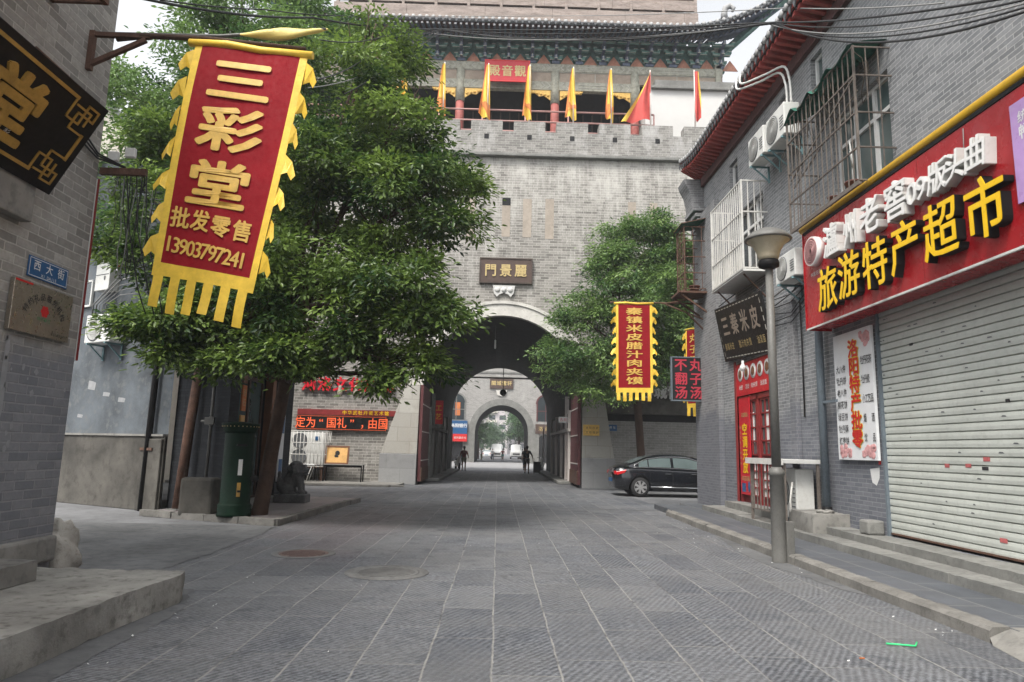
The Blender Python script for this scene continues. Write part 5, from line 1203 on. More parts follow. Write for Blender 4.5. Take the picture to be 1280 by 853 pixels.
# red lattice door
dz0, dz1 = .42, 3.95
do = MB().box(WX+.1,WX+.16,15.5,17.95,dz0,3.1).build('door', M['doorr'], rb_)
mb = MB()
for y0, y1 in ((15.62,16.6),(16.68,17.85)):
    for z0, z1 in ((1.62,2.95),(.62,1.42)):
        MBg = MB().box(WX+.085,WX+.099,y0+.1,y1-.1,z0,z1); MBg.build('pane', M['glassg'] if z0 > 1 else M['paper'], do)
        MB().box(WX+.078,WX+.084,y0+.32,y1-.3,z0+.28,z1-.28).build('paper_pane', M['paper'], do)
        for k in range(4): yy = y0+.1+(y1-y0-.2)*k/3; mb.box(WX+.05,WX+.084,yy-.018,yy+.018,z0,z1)
        for k in range(5): zz = z0+(z1-z0)*k/4; mb.box(WX+.052,WX+.083,y0+.1,y1-.1,zz-.018,zz+.018)
mb.box(WX+.03,WX+.1,15.5,15.6,dz0,3.1).box(WX+.03,WX+.1,16.6,16.68,dz0,3.1).box(WX+.03,WX+.1,17.85,17.95,dz0,3.1).box(WX+.03,WX+.1,15.6,17.85,2.98,3.1).build('lattice', M['doorr'], do)
MB().box(WX-.03,WX+.05,15.38,15.5,dz0,4.05).box(WX-.03,WX+.05,17.95,18.07,dz0,4.05).build_each('door_post', M['doorr'], rb_, .01)
hd = MB().box(WX+.0,WX+.05,15.5,17.95,3.12,3.98).build('door_header', M['redp'], rb_)
mb = MB(); mb2 = MB()
for k in range(5):
    y = 17.65-.45*k; mb.lathe([(.19,0),(.18,.012),(0,.012)], (WX-.002,y,3.68), 20, (-1,0,0)); mb2.ball((WX-.016,y,3.68),(.006,.12,.12),10,6).ball((WX-.02,y+.03,3.66),(.008,.06,.05),8,5)
mb.build('plate_print', M['paper'], hd); mb2.build('food_print', M['wood'], hd)
letters(letters(letters(letters(MB(), '米皮', (WX-.004,17.7,3.33), (0,-.14,0), NY, UZ, .14), '凉皮', (WX-.004,17.25,3.33), (0,-.14,0), NY, UZ, .14), '肉夹馍', (WX-.004,16.85,3.33), (0,-.14,0), NY, UZ, .14), '油泼面', (WX-.004,16.25,3.33), (0,-.14,0), NY, UZ, .14).build('lettering', M['paper'], hd)
bn = MB().box(WX+.0,WX+.03,17.12,17.84,.62,3.05).build('door_banner', M['redp'], rb_)
letters(MB(), '空调开放', (WX-.004,17.46,2.25), (0,0,-.32), NY, UZ, .36, .31, .03).build('yellow_lettering', M['yellowl'], bn)
letters(letters(letters(MB(), '正在营业', (WX-.004,17.62,2.62), (0,-.115,0), NY, UZ, .12, None, .02), '欢迎光临', (WX-.004,17.66,1.02), (0,-.13,0), NY, UZ, .13, None, .02), '本店提供优质服务', (WX-.004,17.77,2.3), (0,0,-.13), NY, UZ, .08).build('small_lettering', M['goldl'], bn)
MB().box(WX-.003,WX+.0,17.5,17.75,.68,.9).ball((WX-.004,17.26,.82),(.006,.08,.14),10,7).build('blue_print', M['bluep'], bn)
t = thing('door_bulb', 'white bulb lamp above the red lattice door', 'lamp', (WX-.2,16.9,3.9)); MB().lathe([(0,-.16),(.07,-.1),(.075,-.03),(.03,.05),(.03,.12)], (WX-.2,16.9,3.82), 12).build('bulb', M['paper'], t); MB().tube([(WX-.2,16.9,3.93),(WX-.18,16.9,4.05),(WX,16.9,4.1)], .012, 5).build('cord', M['wire'], t)
t = thing('clay_cap', 'torn white bill below the long white poster', 'paper', (WX,11.4,1.3)); bpy.data.objects['clay_cap'].name = 'torn_bill'
MB().add([(WX-.004,11.6,1.42),(WX-.004,11.3,1.45),(WX-.004,11.32,1.28),(WX-.004,11.42,1.15),(WX-.004,11.55,1.2)], [(0,1,2,3,4)]).build('paper_scrap', M['paper'], t)
MB().box(WX-.02,WX-.0,11.26,11.30,1.5,1.62).build('red_tab', M['redink'], t)

# supermarket fascia sign
t = thing('fascia_sign', 'large glossy red shop fascia with yellow and white raised characters above the shutter', 'sign', (5.9, 9, 4))
MB().box(5.8,6.28,3.2,12.6,3.98,5.80).build('fascia', M['signred'], t, .01)
MB().box(5.785,5.82,3.2,12.6,3.95,3.978).build('bottom_trim', M['acw'], t); MB().box(5.79,6.28,3.2,12.6,5.802,5.86).build('top_trim', M['black'], t)
MB().box(5.78,6.27,12.601,12.615,3.95,5.84).build('end_trim', M['signred'], t)
def channel(text, ys, zs, sx, sy, depth, face, side, bold, lean=0):
    mf, ms = MB(), MB()
    for ch, y, z, k in zip(text, ys, zs, sx if isinstance(sx, (list,tuple)) else [sx]*len(text)):
        letters(ms, ch, (5.8-.0,y,z), (0,0,0), NY, UZ+NY*lean, k, sy, bold, depth/2/k)
        letters(mf, ch, (5.8-depth-.006,y,z), (0,0,0), NY, UZ+NY*lean, k, sy, bold-.006, .004)
    return mf, ms
mf, ms = channel('旅游特产超市', [11.5,10.76,9.98,9.22,8.42,7.60], [4.5,4.55,4.53,4.56,4.55,4.55], .72, .80, .12, 0, 0, .016)
ms.build('yellow_letter_sides', M['black'], t); mf.build('yellow_letters', M['yellowl'], t)
mf, ms = channel('瀘州老窖', [11.27,10.62,10.02,9.33], [5.30,5.28,5.30,5.29], [.55,.46,.58,.58], .60, .14, 0, 0, .022)
mf2, ms2 = channel('09版头曲', [8.93,8.72,8.38,8.03,7.66], [5.25,5.25,5.26,5.26,5.26], [.5,.5,.42,.42,.42], .44, .14, 0, 0, .018, .1)
ms.build('white_letter_sides', M['acw'], t); mf.build('white_letters', M['whitel'], t); ms2.build('small_letter_sides', M['acw'], t); mf2.build('small_letters', M['whitel'], t)
MB().lathe([(.27,0),(.27,.14)], (5.8,12.03,5.33), 24, (-1,0,0)).build('logo_disc', M['whitel'], t)
mb = MB()
for k in range(5): mb.lathe([(.05+.045*k,.145),(.05+.045*k+.012,.149),(.05+.045*k+.02,.145)], (5.8,12.03,5.33), 20, (-1,0,0))
mb.build('logo_print', M['pink'], t)
letters(MB(), '中国名酒', (5.795,12.3,4.95), (0,-.10,0), NY, UZ, .09).build('caption', M['paper'], t)
MB().tube([(5.79,8.0,5.75),(5.77,8.0,5.38)], .006, 5).build('wire', M['wireg'], t)
mb = MB()
for y in (11.2, 9.0, 6.6): mb.box(5.797,5.80,y-.004,y+.004,3.985,5.795)
mb.build_each('panel_seam', M['doorr'], bpy.data.objects['fascia_sign'])
t = thing('lilac_poster', 'lilac poster with white characters at the right end of the red fascia', 'poster', (5.78, 6.4, 4.5))
MB().box(5.765,5.797,4.8,7.2,4.45,5.62).build('sheet', M['purple'], t); letters(letters(MB(), '统一冰爽', (5.762,7.02,5.42), (0,-.16,0), NY, UZ, .15, None, .02), '畅饮一夏', (5.762,7.0,5.24), (0,-.19,0), NY, UZ, .19, None, .02).build('lettering', M['paper'], t)
MB().box(5.761,5.764,6.55,6.85,4.5,5.02).lathe([(.15,0),(.15,.003)], (5.764,6.7,5.0), 16, (-1,0,0)).build('bottle_print', M['bluep'], t)
t = tag(MB().tube([(5.86,12.75,5.95),(5.86,3,5.95)], .075, 14).build('yellow_pipe', M['yellowp']), 'long yellow gas pipe running above the red fascia', 'pipe')
mb = MB()
for y in (12.4,10.6,8.8,7.0,5.2): mb.box(5.84,6.28,y-.02,y+.02,5.865,5.885)
mb.build_each('pipe_bracket', M['rust'], t)
# poster beside the shutter
t = thing('tall_poster', 'tall white poster with big red vertical characters hung beside the shutter', 'poster', (6.25, 11.8, 2.7))
MB().box(6.225,6.27,11.2,12.5,1.56,3.82).build('sheet', M['posterw'], t, .004)
X_ = 6.22; big = MB(); out = MB()
for i, ch in enumerate('洛阳特产批零'):
    z = 3.50-.315*i; letters(big, ch, (X_-.008,11.79,z), (0,0,0), NY, UZ, .36, .33, .022); letters(out, ch, (X_-.001,11.79,z), (0,0,0), NY, UZ, .36, .33, .06)
out.build('yellow_outline', M['yellowl'], t); big.build('red_lettering', M['redink'], t)
mb = MB()
for i, s in enumerate(('大八件','牡丹饼','老八件','鲜花饼','绿豆饼','牡丹酥','红枣饼')): letters(mb, s, (X_-.002,12.37,3.18-.215*i), (0,-.115,0), NY, UZ, .115, .15, .008)
for i, s in enumerate(('牡丹花茶','牡丹瓷','小工艺品','烟  酒','饮  品')): letters(mb, s, (X_-.002,11.52,3.26-.33*i), (0,-.085,0), NY, UZ, .10, .16, .008)
mb.build('black_lettering', M['ink'], t)
mb = MB(); rng = random.Random(6)
for cy, cz, r in ((11.36,3.62,.16),(11.5,3.7,.1),(12.3,1.72,.16),(12.1,1.66,.12),(11.4,1.74,.18),(11.6,1.66,.1)):
    for k in range(9): a = rng.uniform(0,6.28); d = r*rng.uniform(.2,.8); q = (X_+.0,min(12.4,max(11.3,cy+d*math.cos(a))),min(3.74,max(1.64,cz+d*.8*math.sin(a)))); mb.ball(q,(.004,r*.42,r*.36),9,5)
mb.build('peony_print', M['pink'], t)
# black plaque leaning over the red door
t = thing('noodle_plaque', 'black plaque with gold characters leaning out above the red lattice door', 'sign', (6, 16.8, 4.5))
tl, tr, bl, br = V((5.84,18.25,5.52)), V((5.84,15.0,5.30)), V((6.18,18.45,4.1)), V((6.2,15.2,3.95))
U = (tr-tl).normalized(); N = U.cross(tl-bl).normalized(); W = N.cross(U)
MB().prism([bl, br, tr, tl], -N*.06).build('board', M['blacks'], t, .008)
c0 = (tl+tr+bl+br)/4; wl = (tr-tl).length; hl = (tl-bl).length
letters(MB(), '三秦米皮', c0 + W*.18 - U*1.02 + N*.006, U*.68, U, W, .52, .58, .022).build('large_lettering', M['beamw'], t)
letters(MB(), '秦镇米皮  腊汁肉夹馍  油泼面', c0 - W*.36 - U*1.32 + N*.006, U*.175, U, W, .16, .21, .012).build('small_lettering', M['goldl'], t)
mb = MB()
for s in (-1,1):
    for k in range(14): a = c0 + W*s*(hl/2-.09) + U*(-wl/2+.2+.222*k) + N*.004; mb.obox(a, U*.07, W*.012, N*.004)
    for k in range(6): a = c0 + U*s*(wl/2-.09) + W*(-hl/2+.2+.21*k) + N*.004; mb.obox(a, U*.012, W*.06, N*.004)
mb.build('dash_border', M['btrim'], t)
MB().tube([tl+V((.0,-.4,0)), V((WX,17.8,5.9))], .014, 5).tube([tr+V((0,.4,0)), V((WX,15.4,5.7))], .014, 5).build_each('hanging_rod', M['wire'], t)
# window cages
def cage(name, label, x0, y0, y1, z0, z1, mat, step, r, levels, canopy=None, group=None, floor=True):
    t = thing(name, label, 'window cage', (x0,(y0+y1)/2,z0), group); mb = MB(); fr = MB()
    n = int((y1-y0)/step)
    for k in range(n+1): y = y0+(y1-y0)*k/n; mb.tube([(x0,y,z0),(x0,y,z1)], r, 4, False)
    m = max(2, int((WX-x0)/step))
    for y in (y0, y1):
        for k in range(1, m): x = x0+(WX-x0)*k/m; mb.tube([(x,y,z0),(x,y,z1)], r, 4, False)
    for z in levels:
        fr.beam((x0,y0,z),(x0,y1,z),r*2.2,r*2.2)
        for y in (y0,y1): fr.beam((x0,y,z),(WX,y,z),r*2.2,r*2.2)
    for y in (y0,y1): fr.beam((x0,y,z0),(x0,y,z1),r*3,r*3)
    mb.build('bars', mat, t); fr.build('frame', mat, t)
    if floor:
        f = MB()
        for k in range(6): x = x0+.05+(WX-x0-.05)*k/5; f.beam((x,y0,z0-.01),(x,y1,z0-.01),.03,.02)
        f.beam((x0,y0,z0-.03),(x0,y1,z0-.03),.04,.05); f.build('floor_rack', mat, t)
    return t
t = cage('window_cage', 'white painted burglar cage round the window above the black plaque', 5.68, 15.5, 17.8, 5.95, 8.15, M['steelw'], .14, .014, (5.97,6.6,7.35,8.13))
MB().box(5.66,WX,15.45,17.85,5.88,5.93).build('tray', M['acw'], t); mb = MB()
for k in range(13): mb.box(5.70,5.715,15.6+.17*k,15.68+.17*k,6.0,6.55)
mb.build('lower_slat', M['steelw'], t)
MB().beam((5.75,15.7,5.87),(WX,15.7,5.3),.03,.03).beam((5.75,17.6,5.87),(WX,17.6,5.3),.03,.03).build('strut', M['rust'], t)
t = cage('window_cage', 'large rusty grey burglar cage with torn green canopy round a window above the red fascia', 5.68, 10.25, 12.85, 5.98, 8.32, M['rustg'], .165, .011, (5.99,6.55,7.15,7.8,8.3))
mb = MB(); rng = random.Random(9)
mb.grid(lambda u, v: (5.62+(WX-5.62)*v, 10.3+2.6*u, 8.36+.16*v+.03*math.sin(u*23)+.03*math.sin(u*9+v*4)-.14*(1-v)*abs(math.sin(u*11))), 40, 5); mb.build('green_canopy', M['greencan'], t, fix=False)
mb = MB()
for k in range(26):
    y = 10.3+rng.random()*2.5; p = V((5.72+rng.random()*.4,y,8.28)); pts = [p]
    for j in range(5): p = p+V((rng.uniform(-.08,.08),rng.uniform(-.16,.16),rng.uniform(-.28,.02))); pts.append(p)
    mb.tube(pts, .006, 4)
mb.build('dead_vine', M['twig'], t)
MB().beam((5.68,10.3,7.75),(5.7,12.8,7.0),.025,.025).beam((5.75,10.3,7.55),(5.75,12.8,6.85),.02,.02).build('loose_pole', M['rustg'], t)
def pot(name, label, x, y, z, r, h, plant):
    t = thing(name, label, 'flower pot', (x,y,z)); MB().lathe([(r*.7,0),(r*.95,h*.9),(r*1.08,h*.9),(r*1.08,h),(r*.9,h),(r*.85,h*.85),(0,h*.85)], (x,y,z), 16).build('pot', M['pot'], t)
    if plant: MB().tube([(x,y,z+h*.8),(x+.02,y+.03,z+h+.3),(x-.03,y,z+h+.75)], [.03,.02,.012], 6).tube([(x+.01,y+.02,z+h+.25),(x-.1,y-.12,z+h+.5)], .01, 5).build('dry_stem', M['acw'], t)
pot('flower_pot', 'brownish pot with a bleached stem in the rusty cage above the red fascia', 5.95, 10.95, 6.0, .14, .24, True)
pot('flower_pot', 'small pale round pot in the rusty cage above the red fascia', 5.85, 11.45, 6.0, .1, .16, False)
t = cage('window_cage', 'narrow rusty window cage with faded green top at the far building corner', 5.5, 19.9, 20.7, 6.5, 8.45, M['rust'], .2, .012, (6.51,7.0,7.5,8.0,8.44))
mb = MB().grid(lambda u, v: (5.42+.9*v, 19.8+1.0*u, 8.5+.22*v), 6, 5); mb.build('faded_canopy', M['greencan'], t, fix=False)
mb = MB()
for k in range(5): mb.beam((5.42,19.8+.25*k,8.51),(WX,19.8+.25*k,8.73),.025,.025); mb.beam((5.42+.22*k,19.8,8.52+.055*k),(5.42+.22*k,20.8,8.52+.055*k),.02,.02)
mb.build('canopy_frame', M['rust'], t)
MB().box(5.3,WX,19.8,20.75,6.36,6.42).beam((5.35,19.9,6.35),(WX,19.9,5.7),.05,.05).beam((5.35,20.6,6.35),(WX,20.6,5.7),.05,.05).beam((WX-.03,20.0,6.4),(WX-.03,20.0,5.1),.05,.05).build('ledge', M['rust'], t)
pot('flower_pot', 'squat clay pot on the rusty ledge of the far corner cage', 5.85, 20.1, 6.43, .16, .2, False)
# air conditioners
ac_unit('air_conditioner', 'white air conditioner on teal brackets beside the rusty cage, upper of the pair', (5.93,13.62,8.55), NY, V((-1,0,0)), .95, .70, .34, 'air conditioners high on the right wall')
ac_unit('air_conditioner', 'white air conditioner above the white window cage, lower of the pair', (5.93,14.72,8.62), NY, V((-1,0,0)), .9, .66, .34, 'air conditioners high on the right wall')
ac_unit('air_conditioner', 'white air conditioner partly hidden behind the left end of the yellow pipe', (5.98,13.45,5.42), NY, V((-1,0,0)), .95, .56, .4)
t = thing('conduit_hose', 'two pale ribbed hoses curling from the eave to the paired air conditioners', 'hoses', (6,13.5,9.8))
for k in range(2):
    p = [V((5.55,15.2-.25*k,10.55)), V((5.5,15.0-.25*k,10.2)), V((5.75,14.3-.3*k,10.0)), V((5.95,13.75-.25*k,9.9)), V((5.98,13.5-.2*k,9.5)), V((5.98,13.45-.2*k,8.95))]
    from mathutils import geometry as _g
    pts = []
    for i in range(len(p)-1):
        a, b = p[max(0,i-1)], p[min(len(p)-1,i+2)]
        for j in range(8):
            u = j/8; pts.append(.5*((2*p[i]) + (p[i+1]-a)*u + (2*a-5*p[i]+4*p[i+1]-b)*u*u + (3*p[i]-a-3*p[i+1]+b)*u**3))
    MB().tube(pts+[p[-1]], [.022+.005*(i%2) for i in range(len(pts)+1)], 8).build('hose', M['acw'], t)
t = thing('meter_box', 'white meter box at the left end of the red fascia', 'box', (6.2,12.9,4.3))
MB().box(6.1,6.28,12.75,12.95,5.35,5.75).box(6.12,6.28,12.78,12.92,4.25,4.75).build('casing', M['acw'], t, .01); MB().tube([(6.2,12.85,5.35),(6.2,12.87,4.75)], .02, 6).build('conduit', M['wireg'], t)
t = thing('wall_cables', 'loose black and grey cables looping along the wall beside the red door', 'cables', (6.2,14,5))
mb = MB(); rng = random.Random(12)
for k in range(6):
    z = 5.2-.12*k; mb.tube([(6.24,18.8,z+.5),(6.2,17,z+.25),(6.2,15.0,z-.05-.1*rng.random()),(6.2,14.2,z-.25*rng.random()),(6.2,13.4,z+.1),(6.25,12.8,z+.3)], .012, 5)
mb.tube([(6.26,13.9,4.9),(6.26,13.88,3.9),(6.26,13.9,2.4)], .018, 5); mb.build('cable', M['wire'], t)
MB().tube([(6.22,18.6,5.35),(6.15,16,5.05),(6.1,14,5.2),(6.2,13,5.0)], .022, 6).build('grey_cable', M['wireg'], t)
# drainpipe in its cement block
t = tag(MB().tube([(6.14,12.88,.58),(6.14,12.88,4.3),(6.2,12.9,4.9)], .075, 14).build('drainpipe', M['pipeb']), 'blue grey drainpipe rising from the cement block to the red fascia', 'pipe')
MB().lathe([(.09,0),(.09,.14)], (6.14,12.88,.55), 14).build('collar', M['black'], t); MB().beam((6.14,12.88,2.62),(6.14,12.3,2.62),.04,.05).build('bracket', M['pipeb'], t)
t = thing('cement_block', 'rough cement block holding the drainpipe foot', 'block', (5.9,12.8,.2)); mb = MB().box(5.62,6.29,12.35,13.35,.13,.6); mb.build('block', M['conc'], t); roughen(t.children[0], .1, .02, 4)
MB().tube([(5.95+.14*math.cos(a*.5),12.55+.12*math.sin(a*.5),.62+.01*(a%3)) for a in range(30)], .02, 6).build('hose_coil', M['conc'], t)
tag(MB().box(6.0,6.28,11.22,11.5,.375,.6).build('stone_stub', M['stone'], None, .03), 'small stone stub at the left foot of the roller shutter', 'stone')
# counter over the ground air conditioner
t = thing('plank_counter', 'white plank counter on grey iron bars standing on the right pavement', 'counter', (5.8,13.9,.13))
MB().box(5.45,6.2,13.15,14.95,1.46,1.54).build('plank', M['acw'], t, .006); MB().box(5.40,5.449,13.1,15.0,1.43,1.55).build('front_rim', M['steelw'], t)
for x, y in ((5.5,13.2),(5.5,14.9),(6.15,13.2),(6.15,14.9)): MB().box(x-.025,x+.025,y-.025,y+.025,.26 if x > 5.52 else .135,1.46).build('leg', M['rustg'], t)
mb = MB()
for k in range(9): y = 13.35+.18*k; mb.box(5.49,5.51,y-.01,y+.01,.5,1.44)
mb.box(5.485,5.515,13.2,14.9,.48,.51); mb.build('bars', M['rustg'], t)
t = ac_unit('air_conditioner', 'white air conditioner standing on the pavement under the plank counter', (5.98,13.85,.88), NY, V((-1,0,0)), .9, .95, .36)
MB().tube([(5.7,13.35,.95),(5.62,13.28,.6),(5.7,13.3,.32),(5.62,13.5,.28)], .02, 6).tube([(5.7,13.32,1.1),(5.6,13.22,.75),(5.66,13.25,.35)], .018, 6).tube([(5.75,13.2,.24),(5.5,13.1,.2),(5.3,13.3,.155)], .02, 6).build('pipe', M['steelw'], t)

# street lamp
t = thing('street_lamp', 'grey street lamp with an upturned bell shade at the right kerb', 'street lamp', (4.33,10.68,0)); o = (4.33,10.68,0)
MB().lathe([(.118,0),(.112,.02),(.108,1.30),(.122,1.31),(.122,1.36),(.095,1.40),(.075,1.43)], o, 20).build('base', M['lampg'], t)
MB().lathe([(.072,1.42),(.058,4.62)], o, 18).build('pole', M['lampg'], t)
MB().lathe([(.09,4.60),(.16,4.63),(.165,4.70),(.145,4.74)], o, 20).build('socket', M['black'], t)
MB().lathe([(.15,4.74),(.165,4.80),(.195,4.90),(.245,4.99),(.32,5.055),(.345,5.075)], o, 28).build('shade', M['lampglass'], t)
MB().lathe([(.36,5.065),(.375,5.085),(.345,5.13),(.25,5.21),(.14,5.26),(.05,5.28),(0,5.282)], o, 28).build('cap', M['lampg'], t)
MB().box(4.4,4.52,10.55,10.67,0,.62).build('stub_box', M['lampg'], t, .01)
# neon board and pennants at the far corner
t = thing('neon_board', 'square black board with two columns of red characters at the far right corner', 'sign', (5.74,20.6,3.8))
a, b = at_y(840,447,20.6), at_y(881,501,20.6); bx0, bx1, bz1, bz0 = a.x, b.x, a.z, b.z
MB().box(bx0,bx1,20.6,20.72,bz0,bz1).build('board', M['blacks'], t, .006)
mb = MB().box(bx0-.03,bx1+.03,20.585,20.73,bz1,bz1+.03).box(bx0-.03,bx1+.03,20.585,20.73,bz0-.03,bz0).box(bx0-.03,bx0,20.585,20.73,bz0,bz1).box(bx1,bx1+.03,20.585,20.73,bz0,bz1); mb.build('frame', M['pipeb'], t)
w_ = bx1-bx0; h_ = (bz1-bz0)/3
mb = MB(); letters(mb, '丸子汤', (bx0+w_*.74,20.592,bz1-h_*.52), (0,0,-h_*.98), UX, UZ, .40, .40, .02); letters(mb, '不翻汤', (bx0+w_*.27,20.592,bz1-h_*.52), (0,0,-h_*.98), UX, UZ, .40, .40, .02)
mb.build('lettering', M['ledred'], t); MB().box(bx1+.03,6.3,20.64,20.68,bz0+.3,bz0+.34).box(bx1+.03,6.3,20.64,20.68,bz1-.34,bz1-.3).build('bracket', M['rust'], t)
banner('hanging_banner', 'red vertical banner with nine gold characters on the bar from the far right corner', (3.56,20.3,6.05), (4.52,20.3,6.06), (3.56,20.28,3.5), (4.52,20.28,3.52), V((0,-1,0)), .012, 8, 6, .10,
    [('秦镇米皮腊汁肉夹馍', [.5]*9, [.085+.104*i for i in range(9)], .52, .235, .022, 0)])
t = thing('banner_bar', 'rusty horizontal bar and trusses carrying the nine character banner', 'bracket', (5,20.3,6.1))
MB().tube([(3.3,20.3,6.11),(6.3,20.3,6.14)], .025, 6).build('bar', M['rust'], t); MB().beam((5.0,20.3,6.1),(6.3,20.3,5.6),.04,.04).beam((4.9,20.3,6.1),(6.3,20.2,6.35),.03,.03).beam((5.6,20.3,5.9),(6.3,20.3,5.2),.04,.04).build('brace', M['rust'], t)
banner('hanging_banner', 'narrow red banner turned edgeways behind the square black board', (6.12,22.0,5.6), (6.45,21.5,5.6), (6.12,22.0,3.2), (6.45,21.5,3.2), V((-.83,-.55,0)), .01, 7, 3, .12, [('丸子汤不翻汤', [.5]*6, [.12+.15*i for i in range(6)], .36, .3, .02, 0)])

# wires across the street
def wire(name, label, pts, r=.012, mat='wire', sag=.25, group=None):
    pts = [V(p) for p in pts]; q = []
    for a, b in zip(pts[:-1], pts[1:]):
        for j in range(14): u = j/14; q.append(a+(b-a)*u - V((0,0,sag*4*u*(1-u))))
    o = MB().tube(q+[pts[-1]], r, 5).build(name, M[mat]); tag(o, label, 'cable', group); return o
KN = at_y(553,36,20)
wl_ = [((4.9,15.5,at_y(965,30,15.5).z),), ]
R0 = V((EX-.05,15.1,at_x(930,33,EX-.05).z))
wire('overhead_cable', 'thick black cable from the left tree top to the bundle over the street', [at_y(150,-8,9), at_y(390,22,14), KN], .024, sag=.12)
wire('overhead_cable', 'black cable bundle joining the mid street knot to the red eave, upper strand', [KN, at_x(968,28,5.55), at_x(1290,-8,5.5)], .017, sag=.1)
wire('overhead_cable', 'black cable bundle joining the mid street knot to the red eave, deepest sagging strand', [KN, at_x(968,28,5.55), at_x(1290,12,5.5)], .018, sag=.42)
wire('overhead_cable', 'black cable bundle joining the mid street knot to the red eave, second from the top', [at_y(553,37,20), at_x(968,29,5.55), at_x(1290,-2,5.5)], .014, sag=.2)
wire('overhead_cable', 'black cable bundle joining the mid street knot to the red eave, middle strand', [at_y(552,37,20), at_x(966,30,5.55), at_x(1290,7,5.5)], .013, sag=.34)
wire('overhead_cable', 'thin grey cable bundle strand between the knot and the red eave', [at_y(540,42,20), at_x(960,30,5.55), at_x(1290,2,5.5)], .012, 'wireg', sag=.3)
wire('overhead_cable', 'thin black cable sloping from the knot to the lower left crown near the banner tip', [KN, at_y(470,62,15), at_y(395,100,11)], .013, sag=.12)
wire('overhead_cable', 'thin black cable sloping steeply from the knot into the left tree crown', [KN, at_y(500,70,16), at_y(430,118,12.4)], .012, sag=.08)
wire('overhead_cable', 'grey cable sloping from the knot across the left tree', [at_y(548,40,20), at_y(480,80,15.5), at_y(385,110,11.6)], .010, 'wireg', sag=.12)
wire('overhead_cable', 'slack cable from the knot towards the furled flag tip', [KN, at_y(480,45,15), at_y(400,50,11)], .012, sag=.1)
wire('overhead_cable', 'pale thin wire crossing high under the tower balcony', [at_y(420,18,24), at_y(700,20,24), at_x(990,10,5.7), at_x(1180,4,5.7)], .012, 'wireg', sag=.05)
wire('overhead_cable', 'black wire along the top of the frame above the left bracket', [at_y(200,0,9), at_y(330,12,11.5), at_y(430,20,14)], .012, sag=.03)
# small litter
tag(MB().tube([(3.40,6.17,.02),(3.52,6.14,.02),(3.62,6.11,.02),(3.67,6.17,.035)], .008, 5).build('plastic_straw', M['green1']), 'bright green plastic strip lying on the slabs near the right kerb end', 'litter')
mb = MB(); rng = random.Random(44)
for k in range(46):
    x, y = (rng.uniform(4.05,4.36), rng.uniform(6.2,17)) if k < 22 else ((rng.uniform(-3.0,-2.6), rng.uniform(5,9)) if k < 32 else (rng.uniform(-2.5,4), rng.uniform(5.5,16)))
    s = rng.uniform(.006,.018); a = rng.uniform(0,3.1); c_, s_ = math.cos(a)*s, math.sin(a)*s
    mb.add([(x-c_,y-s_,.012),(x+s_*.6,y-c_*.6,.014),(x+c_,y+s_,.020),(x-s_*.6,y+c_*.6,.016)], [(0,1,2,3)])
mb.build('litter_specks', M['paper'], None, kind='stuff', fix=False)
tag(MB().box(2.95,2.99,5.75,5.76,.008,.016).build('paper_scrap', M['orange']), 'tiny orange scrap on the slabs below the green strip', 'litter')
